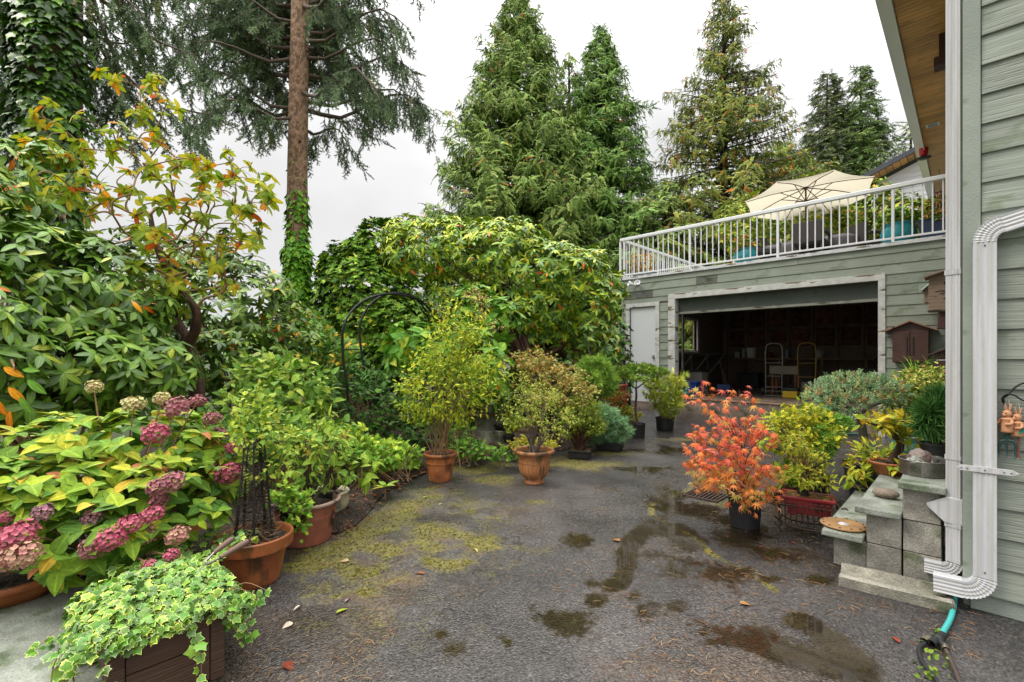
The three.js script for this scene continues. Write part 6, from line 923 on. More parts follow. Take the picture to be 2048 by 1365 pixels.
// ---------- ivy planter box, shears ----------
{
  reseed(111); const x0 = -2.74, x1 = -2.276, v0 = 0.2, v1 = 0.574, H = 0.30, c = V3((x0 + x1) / 2, 0, -(v0 + v1) / 2), w = x1 - x0, d = v1 - v0;
  const t = thing('planter_box', 'dark wooden plank planter box overgrown with variegated ivy', 'planter', c); const pw = 0.145;
  for (let k = 0; k < 2; k++) { const y = 0.008 + pw / 2 + k * (pw + 0.004); part('plank', rb(0.022, pw, d - 0.1, 0.003, w / 2 - 0.014, y, 0), M.woodDark, t); part('plank', rb(0.022, pw, d - 0.1, 0.003, -w / 2 + 0.014, y, 0), M.woodDark, t); part('plank', rb(w - 0.03, pw, 0.022, 0.003, 0, y, d / 2 - 0.014), M.woodDark, t); part('plank', rb(w - 0.03, pw, 0.022, 0.003, 0, y, -d / 2 + 0.014), M.woodDark, t); }
  for (const a of [-1, 1]) for (const b of [-1, 1]) part('corner_post', rb(0.05, 0.302, 0.052, 0.004, a * (w / 2 - 0.022), 0.151, b * (d / 2 - 0.022)), M.woodDark, t);
  part('soil', box2(-w / 2 + 0.03, w / 2 - 0.03, 0.2, 0.26, -d / 2 + 0.03, d / 2 - 0.03), M.soil, t);
  const iv = thing('variegated_ivy', 'cream edged ivy spilling over the wooden planter box', 'ivy', c.clone().setY(0.26)), list = [], vines = [];
  const add = (p, n, s) => list.push({ p, q: orient(n.clone().multiplyScalar(0.3).add(V3(rr(-1, 1), rr(-0.9, 0.1), rr(-1, 1))).addScaledVector(viewDir, -0.3), n.clone().add(rdir().multiplyScalar(0.45)).addScaledVector(viewDir, -0.35)), s: s * rr(0.6, 1.25), g: rnd() < 0.75 ? L.ivyVar : L.ivy, c: wpick([3, 3, 3, 2, 1]) });
  for (let i = 0; i < 3000; i++) { // mound over the box, spilling over its edges
    const u = rr(-1, 1), v = rr(-1, 1), R = Math.max(Math.abs(u), Math.abs(v)), x = u * (w / 2 + 0.07), z = v * (d / 2 + 0.10); const over = Math.max(0, (R - 0.78) / 0.22); const y = 0.30 + 0.09 * (1 - R * R) + 0.05 * fbm(x * 9 + 5, z * 9, 5, 2) - over * over * (u > 0.6 ? rr(0.0, 0.045) : rr(0.03, 0.17)) - rnd() * rnd() * 0.06;
    const n = V3(u * Math.abs(u) * 0.9, 1 - over * 0.6, v * Math.abs(v) * 0.9).normalize(); if (over > 0.7 && x < 0 && rnd() < 0.3) continue; add(V3(c.x + x, y, c.z + z), n, 0.034); }
  for (let k = 0; k < 42; k++) { // trailing runners
    const a = rr(0, 6.28), ux = Math.cos(a), uz = Math.sin(a); if (ux > 0.2 && rnd() < 0.8) continue; const m = Math.max(Math.abs(ux), Math.abs(uz)); const s = V3(c.x + ux / m * w / 2 * 1.05, 0.29, c.z + uz / m * d / 2 * 1.05), ln = rr(0.12, 0.30), e = s.clone().add(V3(ux * rr(0.06, 0.16), -ln, uz * rr(0.06, 0.16))); e.y = Math.max(0.02, e.y); const md = s.clone().lerp(e, 0.4).add(V3(ux * 0.06, 0.02, uz * 0.06)); vines.push(limb([s, md, e], 0.0022, 0.0014, 8, 4)); const cv = new THREE.CatmullRomCurve3([s, md, e]); for (let j = 0; j < 9; j++) { const p = cv.getPoint((j + rnd()) / 9); add(p.add(rdir().multiplyScalar(0.012)), V3(ux, 0.5, uz), 0.034 + 0.012 * (1 - j / 9)); } }
  for (const [x, y] of [[500, 1245], [505, 1275], [520, 1200], [70, 1300], [100, 1340], [150, 1345], [245, 1350], [215, 1330], [540, 1185], [270, 1300]]) { const s = V3(c.x, 0.3, c.z).lerp(P(x, y, 2.05), 0.55), e = P(x, y, 2.0); vines.push(limb([s, s.clone().lerp(e, 0.5).add(V3(0, 0.05, 0)), e], 0.002, 0.0014, 8, 4)); for (let j = 0; j < 12; j++) { const f = 0.4 + 0.6 * (j + rnd()) / 12; add(s.clone().lerp(e, f).add(rdir().multiplyScalar(0.018)), V3().addScaledVector(viewDir, -1).add(V3(0, 0.6, 0)), 0.036); } }
  const back = P(395, 1090, 2.55); for (let i = 0; i < 420; i++) { const p = back.clone().addScaledVector(screenRight, rr(-0.26, 0.2)).addScaledVector(viewDir, rr(-0.3, 0.35)); p.y = 0.20 + 0.14 * fbm(p.x * 6, p.z * 6, 8, 2) + rr(0, 0.05); add(p, V3(rr(-0.3, 0.3), 1, rr(-0.3, 0.3)), 0.036); }
  part('vine', merge(vines.map((g) => g.translate(-c.x, -0.26, -c.z))), M.twigTan, iv); foliage(iv, list, ['#335a1c', '#476c22', '#345026', '#5f7e2a', '#4a6434'], LM.vari, 300);
  const sh = thing('garden_shears', 'garden shears with two worn wooden handles lying in the ivy', 'shears');
  const hp = [[P(428, 1106, 2.28), P(466, 1077, 2.36)], [P(440, 1116, 2.22), P(497, 1082, 2.33)]]; const hm = std({ color: rgb(0.20, 0.125, 0.09), map: T.paint, bumpMap: T.grain, bumpScale: 0.002, roughness: 0.7 });
  for (const [a, b] of hp) { const q = (s) => a.clone().lerp(b, s); part('handle', merge([limb([q(0), q(0.3), q(0.7)], 0.010, 0.0155, 6, 12), limb([q(0.7), q(0.96)], 0.0155, 0.013, 3, 12), limb([q(0.96), q(1.0)], 0.013, 0.006, 2, 12)]), hm, sh); }
  const pv = P(395, 1140, 2.2); for (const [a] of hp) { part('tang', limb([a, pv], 0.006, 0.006, 3, 6), M.steel, sh); part('blade', bar(pv, pv.clone().add(V3(-0.16, -0.02, 0.05)), 0.004, 0.03), M.steel, sh); }
}
// ---------- shrubs and climbers in the left pots ----------
function scatterPlant(name, label, o) { // loose leafy plant: stems to tips, small leaves along the upper part of every stem
  reseed(o.seed); const t = thing(name, label, o.cat ?? 'shrub', o.base, o.group), list = [], st = [];
  const tp = tips(o.blobs, o.n, o.shell ?? 0.7, o.back ?? 0.6);
  for (const { p, n } of tp) {
    const b = o.base.clone().add(V3(rr(-1, 1) * (o.spread ?? 0.04), 0, rr(-1, 1) * (o.spread ?? 0.04))), m = b.clone().lerp(p, rr(0.45, 0.65)); m.y += (o.lift ?? 0.12) * b.distanceTo(p); m.add(rdir().multiplyScalar(0.05 * b.distanceTo(p)));
    const c = new THREE.CatmullRomCurve3([b, m, p]); if (rnd() < (o.stemShare ?? 0.5)) st.push(limb([b, m, p].map((q) => q.clone().sub(o.base)), (o.sr ?? 0.005) * rr(0.7, 1.3), 0.0015, 6, 4));
    const k = o.leaves ?? 6, f0 = o.from ?? 0.6;
    for (let j = 0; j < k; j++) { const f = f0 + (1 - f0) * (j + rnd()) / k, q = c.getPoint(Math.min(1, f)).add(rdir().multiplyScalar(o.fuzz ?? 0.03)); const d = rdir().multiplyScalar(0.8).addScaledVector(n, 0.7); d.y += o.upl ?? 0; const nn = V3(0, 1, 0).addScaledVector(viewDir, -0.3).add(rdir().multiplyScalar(o.flat ?? 0.6)); list.push({ p: q, q: orient(d, nn), s: o.len * rr(0.6, 1.25), g: o.g[ri(o.g.length)], c: o.wc ? o.wc(q, f) : wpick(o.w) }); }
  }
  if (st.length) part('stem', merge(st), o.sm ?? M.twigTan, t); foliage(t, list, o.pal, o.mat ?? LM.thin, o.single ?? 0); return t;
}
const limePal = ['#98b434', '#b4c43c', '#7a9c34', '#ccd046', '#5c802c', '#d0b83a'];
{ // black twig obelisk
  reseed(121); const b = potA.clone().setY(0.25), t = thing('twig_obelisk', 'tall black twig obelisk standing in the orange terracotta pot', 'obelisk', b); const g = [], top = 0.60;
  const N = 5; for (let i = 0; i < N; i++) { const a = i / N * 6.283 + 0.3; for (let k = 0; k < 3; k++) { const f = (s) => V3(Math.cos(a) * lerp(0.105, 0.052, s) + rr(-0.007, 0.007), s * top, Math.sin(a) * lerp(0.105, 0.052, s) + rr(-0.007, 0.007)); g.push(limb([f(-0.06), f(0.25), f(0.5), f(0.75), f(1)], 0.0042, 0.003, 12, 5)); } part('upright', merge(g.splice(0)), M.stemDark, t); }
  for (let i = 0; i < 240; i++) { const y = Math.pow(rnd(), 1.4) * top * 0.95, a = rr(0, 6.28), r = lerp(0.11, 0.05, y / top), b2 = a + rr(0.6, 1.8), y2 = y + rr(-0.05, 0.09); g.push(limb([V3(Math.cos(a) * r, y, Math.sin(a) * r), V3(Math.cos((a + b2) / 2) * r * 1.05, (y + y2) / 2 + rr(-0.02, 0.02), Math.sin((a + b2) / 2) * r * 1.05), V3(Math.cos(b2) * r, y2, Math.sin(b2) * r)], 0.0022, 0.0016, 5, 4)); } part('twigs', merge(g), M.stemDark, t);
  scatterPlant('climbing_plant', 'leafy climber over the top of the black twig obelisk', { seed: 122, cat: 'climber', base: b, blobs: [blob(520, 850, 2.95, 60, 36, 50), blob(500, 800, 3.0, 42, 34, 40), blob(590, 880, 3.05, 48, 36, 40), blob(530, 930, 2.92, 44, 36, 30)], n: 110, leaves: 6, from: 0.86, len: 0.042, g: [L.ovate, L.small], w: [2, 3, 2, 1, 1], pal: ['#92b04a', '#a8c054', '#76a044', '#c4c864', '#547c38'], stemShare: 0.08, sr: 0.002, sm: M.stemDark, single: 130 });
  const dry = []; for (let i = 0; i < 50; i++) { const a = rr(0, 6.28), r = rr(0, 0.17); dry.push(limb([V3(Math.cos(a) * r, 0, Math.sin(a) * r), V3(Math.cos(a + 1) * r, rr(0.02, 0.06), Math.sin(a + 1) * r), V3(Math.cos(a + rr(0.5, 2)) * rr(0.05, 0.18), rr(0.01, 0.14), Math.sin(a + rr(0.5, 2)) * rr(0.05, 0.18))], 0.002, 0.0012, 5, 4)); } const ds = thing('dry_stems', 'dry brown stems lying on the soil of the obelisk pot', 'dry stems', b); part('stem', merge(dry), M.twigTan, ds);
}
{
  const b = potB.clone().setY(0.27); scatterPlant('leafy_plant', 'light green plant with thin stems in the weathered terracotta pot', { seed: 123, base: b, blobs: [blob(630, 870, 3.6, 60, 60, 55), blob(680, 930, 3.7, 45, 34, 45), blob(620, 930, 3.5, 34, 34, 35)], n: 70, leaves: 5, len: 0.075, g: [L.ovate, L.narrow], w: [3, 3, 2, 0.4], pal: ['#86ac4a', '#6c983e', '#a4be5c', '#c8b048'], stemShare: 0.7, sr: 0.004, sm: M.twig, single: 90 });
  scatterPlant('ivy', 'small leaved ivy trailing over the left side of the weathered pot', { seed: 124, cat: 'ivy', base: b, blobs: [blob(590, 1020, 3.2, 34, 36, 24), blob(600, 1050, 3.15, 22, 30, 18), blob(560, 990, 3.2, 28, 24, 20)], n: 60, leaves: 5, from: 0.5, len: 0.042, g: [L.ivy], w: [3, 2, 2], pal: ['#7aa83c', '#5c8c34', '#9cc04a'], stemShare: 0.3, sr: 0.002, single: 60 });
  const c = potC.clone().setY(0.21); scatterPlant('bare_stemmed_plant', 'dark bare stems with a red dried flower in the cream glazed pot', { seed: 125, base: c, blobs: [blob(690, 900, 3.9, 30, 50, 30), blob(720, 940, 3.9, 34, 30, 30)], n: 22, leaves: 2, from: 0.85, len: 0.10, g: [L.ovate2], w: [3, 2], pal: ['#8cae44', '#6c9638'], stemShare: 1, sr: 0.006, sm: M.rust, single: 40 });
  scatterPlant('dried_flower', 'dried red brown flower cluster on a dark stem above the cream pot', { seed: 126, cat: 'flower', base: c, blobs: [blob(688, 871, 3.9, 12, 5, 10)], n: 16, leaves: 5, from: 0.94, fuzz: 0.012, len: 0.018, g: [L.small], w: [3, 2, 1], pal: ['#8a2420', '#b0403a', '#5c3a2a'], stemShare: 0.25, sr: 0.004, sm: M.rust, mat: LM.soft });
}
// ground cover and loose plants in the bed
for (const [s, l, bl, n, len, pal, g] of [
  [131, 'raspberry like light green leaves arching over the bed behind the pots', [blob(590, 770, 5.0, 80, 50, 70), blob(530, 745, 5.2, 80, 44, 60), blob(640, 850, 5.2, 60, 44, 60)], 240, 0.105, ['#88ae4c', '#6c9840', '#a8c260', '#527c34'], [L.ovate, L.ovate2]],
  [132, 'low bright green leaves along the edge of the bed between the pots', [blob(735, 910, 4.9, 70, 34, 60), blob(660, 885, 4.7, 70, 44, 60), blob(800, 910, 5.6, 50, 30, 50)], 330, 0.068, ['#8cb644', '#72a23e', '#b0cc54', '#56842f'], [L.ovate, L.bigMaple]],
  [133, 'leafy plants hiding the soil behind the hydrangea', [blob(560, 860, 4.3, 80, 56, 70), blob(480, 810, 4.5, 70, 40, 60), blob(400, 870, 4.0, 80, 44, 60)], 220, 0.085, ['#6f9a3c', '#557f32', '#93b450', '#3c6428'], [L.ovate, L.small]],
  [134, 'dark green groundcover in the shade under the arch', [blob(740, 800, 6.8, 90, 60, 80), blob(830, 850, 6.6, 70, 60, 70), blob(700, 770, 7.2, 70, 60, 60)], 380, 0.085, ['#38602a', '#2b4c20', '#4f7a34', '#223c1a'], [L.ivy, L.small]],
  [135, 'green plants at the foot of the block stacks', [blob(940, 895, 5.9, 40, 16, 40), blob(915, 870, 6.3, 30, 30, 40), blob(1000, 908, 5.6, 50, 8, 30)], 150, 0.06, ['#5c8c34', '#44702a', '#7ca844', '#335a22'], [L.bigMaple, L.small]],
  [136, 'maple like pale leaves hanging behind the left foot of the arch', [blob(650, 720, 7.6, 70, 60, 60), blob(600, 660, 8.0, 60, 50, 50)], 190, 0.14, ['#62904a', '#4a763a', '#84ac60', '#c4b040'], [L.bigMaple]],
]) scatterPlant('bed_plant', l, { seed: s, cat: 'plant', base: (() => { const c = bl[0].c; return V3(c.x, 0.06, c.z); })(), blobs: bl, n, leaves: 5, from: 0.7, len, g, w: [3, 3, 2, 2], pal, stemShare: 0.25, spread: 0.35, sr: 0.004, shell: 0.5, single: s === 131 || s === 132 ? 110 : 0, flat: 0.45 });
{ reseed(139); const p = G(770, 1000), t = thing('seedling', 'young rhododendron seedling at the asphalt edge right of the cream pot', 'plant', p), list = []; whorl(list, p.clone().add(V3(0, 0.12, 0)), V3(0, 1, 0), { n: 8, len: 0.15, tilt: 1.2, sag: 0.1, g: [L.ell], w: [2, 1] }); part('stem', limb([V3(0, 0, 0), V3(0, 0.12, 0)], 0.006, 0.005, 2, 6), M.twigTan, t); foliage(t, list, ['#86b048', '#a8b838'], LM.thin, 20); }
// ---------- lime green shrub, urn shrub ----------
scatterPlant('tall_shrub', 'tall lime green shrub with many reddish upright stems in the ringed terracotta pot', { seed: 141, base: potD.clone().setY(0.28), blobs: [blob(890, 690, 5.2, 42, 90, 60), blob(860, 760, 5.2, 65, 70, 60), blob(930, 770, 5.15, 70, 70, 60), blob(960, 690, 5.3, 40, 60, 50), blob(820, 790, 5.3, 40, 45, 40), blob(985, 740, 5.1, 50, 36, 40), blob(905, 620, 5.25, 22, 40, 26), blob(960, 640, 5.3, 24, 36, 26), blob(835, 740, 5.25, 30, 40, 30)], n: 470, leaves: 8, from: 0.56, len: 0.06, fuzz: 0.06, g: [L.small, L.narrow], w: [3, 3, 2, 1.6, 1], pal: limePal, stemShare: 0.1, spread: 0.07, lift: 0.2, sr: 0.0038, single: 160 });
shrub('hydrangea', 'green hydrangea with large fresh leaves and old flower heads behind the lime shrub', { seed: 142, base: at(900, 6.4).setY(0.05), blobs: [blob(830, 690, 6.3, 60, 50, 55), blob(900, 700, 6.4, 90, 60, 60), blob(975, 740, 6.3, 55, 60, 50), blob(990, 640, 6.7, 50, 40, 40), blob(950, 610, 6.8, 45, 40, 40)], n: 150, per: 5, len: 0.15, tilt: 1.25, sag: 0.15, g: [L.ovate, L.ovate2], w: [3, 3, 2, 1, 0.15], pal: ['#63983c', '#4c8034', '#84b24a', '#a8bc4c', '#c07a3a'], mat: LM.thin, stems: 14, sr: 0.01, sm: M.twigTan, single: 150 });
scatterPlant('dried_flowers', 'faded cream hydrangea heads above the lime shrub', { seed: 143, cat: 'flower', base: at(960, 6.5).setY(0.4), blobs: [blob(945, 588, 6.5, 22, 12, 14), blob(968, 598, 6.45, 14, 12, 12), blob(960, 628, 6.4, 12, 12, 12), blob(992, 650, 6.4, 16, 12, 12)], n: 90, leaves: 5, from: 0.97, fuzz: 0.02, len: 0.03, g: [L.small], w: [3, 2, 2], pal: ['#b8a880', '#98886a', '#c0ac9a'], stemShare: 0.12, sr: 0.005, mat: LM.soft });
scatterPlant('small_leaved_shrub', 'fine leaved shrub with crooked stems growing in the ornate urn', { seed: 144, base: potE.clone().setY(0.33), blobs: [blob(1065, 790, 5.05, 62, 24, 50), blob(1030, 830, 5.0, 34, 26, 35), blob(1110, 835, 5.0, 52, 32, 45), blob(1090, 800, 4.95, 40, 30, 35), blob(1055, 760, 5.2, 34, 16, 35)], n: 230, leaves: 8, from: 0.82, len: 0.034, fuzz: 0.035, g: [L.small], w: [3, 3, 2, 2], pal: ['#98a850', '#b4bc68', '#7a9442', '#647f36'], stemShare: 0.045, spread: 0.05, lift: 0.12, sr: 0.012, sm: M.twigGrey });
scatterPlant('bronze_maple', 'layered maple with bronze and cream edged foliage behind the urn shrub', { seed: 145, base: P(1110, 860, 6.6).setY(0.2), blobs: [blob(1060, 720, 6.5, 50, 22, 50), blob(1100, 750, 6.5, 70, 26, 55), blob(1140, 785, 6.4, 60, 26, 50), blob(1085, 790, 6.3, 45, 20, 40)], n: 420, leaves: 6, from: 0.78, len: 0.055, fuzz: 0.05, flat: 0.3, g: [L.maple], w: [3, 3, 2, 2], pal: ['#989a58', '#a88a58', '#7f9048', '#b8b488'], stemShare: 0.15, sr: 0.01, lift: 0.25, sm: M.twig });
scatterPlant('yellow_plant', 'low yellow green plant in the small pot behind the urn', { seed: 146, base: potF.clone().setY(0.17), blobs: [blob(1080, 885, 5.6, 45, 16, 30), blob(1040, 890, 5.6, 26, 14, 24)], n: 130, leaves: 5, from: 0.6, len: 0.04, g: [L.small, L.maple], w: [3, 3, 2], pal: ['#a8b040', '#c0b848', '#849a38'], stemShare: 0.2, sr: 0.003 });
// needle plants
const needleTuft = (n, len, wd, s) => { reseed(s); const g = []; for (let i = 0; i < n; i++) { const l = L.needle.clone(); const d = rdir(); d.y = Math.abs(d.y) * 0.9 + 0.2; const k = len * rr(0.7, 1.2); l.scale(k * wd, k, k).applyQuaternion(orient(d, rdir())); g.push(l); } return merge(g); };
const tuftA = needleTuft(36, 1, 1.3, 5), tuftB = needleTuft(26, 1, 1.8, 6);
scatterPlant('bonsai_conifer', 'small leafy bonsai with thick red brown trunks in the low black tray', { seed: 151, cat: 'bonsai', base: trayG.clone().setY(0.11), blobs: [blob(1160, 820, 6.3, 44, 34, 40), blob(1135, 845, 6.25, 26, 24, 26), blob(1190, 850, 6.25, 24, 18, 24)], n: 330, leaves: 5, from: 0.75, len: 0.035, fuzz: 0.03, g: [L.small, tuftB], w: [3, 3, 2], pal: ['#7c9440', '#94a650', '#5c7834'], stemShare: 0.06, sr: 0.02, sm: M.barkRed, mat: LM.soft });
{ reseed(152); const t = thing('bonsai_tree_trunk', 'two stout red brown bonsai trunks standing in the low black tray', 'bonsai trunk', trayG.clone().setY(0.10)); for (const [x, r] of [[-0.03, 0.028], [0.035, 0.032]]) part('trunk', limb([V3(x, 0, 0), V3(x + 0.01, 0.12, 0), V3(x * 2, 0.28, 0.02)], r * 1.3, r * 0.5, 6, 9, 0.2), M.barkRed, t); }
scatterPlant('dwarf_pine', 'blue green dwarf pine in the second black tray', { seed: 153, cat: 'bonsai', base: trayH.clone().setY(0.12), blobs: [blob(1200, 845, 6.8, 36, 36, 36), blob(1235, 860, 6.8, 26, 24, 26), blob(1180, 865, 6.75, 20, 20, 20)], n: 190, leaves: 3, from: 0.7, len: 0.085, fuzz: 0.03, upl: 0.6, g: [tuftA, tuftB], w: [3, 2, 2], pal: ['#5c7c5c', '#48684c', '#7a9872'], stemShare: 0.15, sr: 0.008, sm: M.twigTan, mat: LM.plain });
scatterPlant('dwarf_pine', 'bushy green pine bonsai standing on the weathered plank', { seed: 154, cat: 'bonsai', base: P(1187, 808, 7.4).setY(0.58), blobs: [blob(1190, 735, 7.4, 34, 26, 32), blob(1175, 760, 7.3, 30, 22, 28), blob(1208, 765, 7.35, 26, 20, 24)], n: 260, leaves: 3, from: 0.75, len: 0.09, fuzz: 0.03, upl: 0.5, g: [tuftA], w: [3, 2, 2], pal: ['#5f7c34', '#4a662a', '#7e9a42'], stemShare: 0.12, sr: 0.012, sm: M.twig, mat: LM.plain });
{ // umbrella shaped little tree: flat pads on a slim trunk
  reseed(155); const b = potI.clone().add(V3(0, 0.21, 0)), D = 7.9; const t = thing('little_tree', 'little umbrella shaped tree with flat green pads by the garage door', 'bonsai', b), list = []; const rel = (x, y, z = 0) => P(x, y, D + z).sub(b);
  part('trunk', merge([limb([V3(0, 0, 0), rel(1271, 820), rel(1273, 790), rel(1272, 775)], 0.022, 0.017, 8, 8, 0.2), limb([rel(1272, 778), rel(1295, 762, -0.1), rel(1318, 750, -0.15)], 0.013, 0.005, 6, 6), limb([rel(1272, 778), rel(1255, 765, 0.1), rel(1240, 752, 0.1)], 0.012, 0.005, 6, 6), limb([rel(1272, 776), rel(1275, 758, 0.1), rel(1282, 742, 0.15)], 0.011, 0.005, 6, 6)]), M.twig, t);
  for (const { p, n } of tips([blob(1245, 747, D, 24, 9, 24), blob(1278, 738, D + 0.1, 30, 9, 30), blob(1310, 745, D - 0.1, 26, 9, 26), blob(1272, 758, D - 0.2, 20, 6, 20)], 520, 0.6, 0.8)) list.push({ p, q: orient(rdir().add(V3(0, 0.5, 0)), V3(0, 1, 0).add(rdir().multiplyScalar(0.5))), s: rr(0.05, 0.085), g: rnd() < 0.6 ? tuftB : L.small, c: wpick([3, 3, 2]) });
  foliage(t, list, ['#6c8c40', '#557838', '#90a854'], LM.soft); }
scatterPlant('feathery_conifer', 'feathery yellow green conifer in the black pot beside the garage opening', { seed: 156, cat: 'conifer', base: potJ.clone().add(V3(0, 0.2, 0)), blobs: [blob(1330, 780, 8.5, 38, 40, 36), blob(1305, 775, 8.45, 24, 26, 24), blob(1360, 755, 8.4, 16, 16, 16), blob(1340, 812, 8.45, 30, 18, 28)], n: 130, leaves: 5, from: 0.5, len: 0.09, fuzz: 0.03, upl: 0.7, g: [tuftB, L.narrow], w: [3, 3, 2], pal: ['#8c9a3e', '#a8ae4a', '#6a8034'], stemShare: 0.4, sr: 0.006, spread: 0.05, sm: M.twigTan, mat: LM.plain });
for (const [s, l, bl, pal, n, len, cat] of [
  [161, 'begonias with red blooms on the shelf beside the potted pine', [blob(1225, 800, 8.0, 26, 16, 24), blob(1245, 790, 8.3, 16, 12, 16)], ['#7a8a3c', '#c8283a', '#94a048', '#b0502c'], 110, 0.05, 'flower'],
  [162, 'yellow green drooping plant between the blue pine and the umbrella tree', [blob(1258, 830, 8.3, 24, 18, 22), blob(1240, 820, 8.2, 18, 14, 18)], ['#a8b048', '#8a9c3c', '#c0bc58', '#6c8434'], 110, 0.06, 'plant'],
  [163, 'dark reddish leaved shrub against the garage corner', [blob(1225, 725, 9.6, 30, 40, 30), blob(1240, 760, 9.6, 20, 24, 22)], ['#3c3026', '#5a3a32', '#44502e', '#2c3a22'], 140, 0.055, 'shrub'],
  [164, 'small leafy plant in the shallow dark pot on the block pair', [blob(1003, 812, 6.3, 18, 12, 16)], ['#7a9c4c', '#5c8038', '#98b464', '#44662c'], 50, 0.05, 'plant'],
  [165, 'trailing plant in the pale green pot with long arching tan runner', [blob(985, 775, 6.35, 24, 12, 20), blob(1010, 765, 6.3, 18, 10, 16)], ['#8aa444', '#6c8c38', '#a8b850', '#c08a4a'], 60, 0.05, 'plant'],
  [166, 'leafy sprig in the tiny dark pot on the plank step', [blob(1028, 840, 6.15, 24, 18, 20)], ['#98ae40', '#7c9838', '#b4c04c', '#5c7c30'], 46, 0.06, 'plant'],
  [167, 'plant with orange tinted leaves in the pot on the hidden plank shelf', [blob(1075, 815, 7.1, 28, 18, 24)], ['#7c8c3c', '#a87a3c', '#5c7430', '#98a04c'], 70, 0.05, 'plant'],
]) scatterPlant('potted_plant', l, { seed: s, cat, base: (() => { const b = bl[0]; return b.c.clone().add(V3(0, -b.r[1] - 0.05, 0)); })(), blobs: bl, n, leaves: 4, from: 0.6, len, g: [L.ovate, L.small], w: [3, 2, 2, 1], pal, stemShare: 0.3, sr: 0.004 });

// ---------- metal garden arch ----------
{
  const t = thing('garden_arch', 'black tubular metal garden arch standing in the bed', 'garden arch'); const hoop = (pts) => tubeG(pts, 0.017, 70);
  const a = [[700, 860, 6.6], [694, 780, 6.6], [685, 700, 6.6], [688, 650, 6.6], [715, 610, 6.8], [760, 590, 7.2], [800, 590, 7.6], [840, 605, 8.0], [860, 650, 8.2], [864, 760, 8.2], [868, 850, 8.2]], b = [[744, 845, 7.0], [734, 770, 7.0], [722, 700, 7.0], [720, 650, 7.0], [738, 612, 7.1], [775, 588, 7.4], [815, 590, 7.8], [850, 610, 8.2], [885, 660, 8.5], [890, 760, 8.5], [892, 850, 8.5]];
  const A = a.map((p) => P(...p)), B = b.map((p) => P(...p)); part('hoop', hoop(A), M.iron, t); part('hoop', hoop(B), M.iron, t);
  for (const [i, j] of [[0, 0], [1, 1], [2, 2], [3, 3], [4, 4], [5, 5], [6, 6], [7, 7], [8, 8]]) part('rung', limb([A[i].clone(), B[j].clone()], 0.009, 0.009, 2, 6), M.iron, t);
}
// ---------- red maple in the black pot ----------
{
  reseed(171); const b = potMaple.clone().setY(0.24), D = 3.78, t = thing('japanese_maple', 'small maple with red and orange star shaped leaves in the black pot', 'maple', b), list = [], st = []; const rel = (p) => p.clone().sub(b);
  const nodes = [[1478, 780], [1412, 775], [1395, 790], [1430, 830], [1500, 800], [1440, 800], [1470, 830], [1510, 840], [1405, 860], [1450, 870], [1500, 880], [1400, 900], [1430, 910], [1470, 905], [1520, 910], [1395, 930], [1425, 945], [1460, 940], [1500, 945], [1540, 940], [1480, 975], [1450, 970], [1510, 970], [1530, 985], [1500, 1000], [1420, 960], [1405, 955], [1475, 995], [1440, 850], [1480, 860], [1530, 870], [1415, 880], [1460, 890], [1490, 920], [1440, 930], [1520, 955], [1470, 955], [1490, 985], [1505, 930]];
  for (const [x, y] of nodes) { const z = rr(-0.28, 0.28), e = P(x + rr(-6, 6), y, D + z); const hb = b.clone().lerp(P(1485, y < 860 ? 880 : Math.min(1000, y + 40), D), 1), r2 = rel(e); st.push(limb([V3(0, 0, 0), rel(hb).multiplyScalar(0.6), rel(hb).lerp(r2, 0.45), r2], 0.006, 0.0015, 8, 5));
    const n = y < 840 ? 9 : 20; for (let i = 0; i < n; i++) { const p = e.clone().add(V3(rr(-0.09, 0.09), rr(-0.09, 0.06), rr(-0.09, 0.09))); const d = rdir(); d.y = -Math.abs(d.y) * 0.6 - 0.15; const red = ss(900, 880, y) * 0.2 + (Math.abs(y - 890) < 30 ? 0.35 : 0); list.push({ p, q: orient(d, V3(0, 0.9, 0).addScaledVector(viewDir, -0.55).add(rdir().multiplyScalar(0.45))), s: rr(0.048, 0.078), g: L.maple, c: rnd() < red ? 1 : wpick(y > 935 ? [1, 0.2, 3, 2, 1] : [3, 1.5, 2, 1, 0.3]) }); } }
  part('stem', merge(st), M.twig, t); foliage(t, list, ['#b8602e', '#ac4a3a', '#bc7434', '#aa843e', '#9a9048'], LM.plainThin, 300);
}
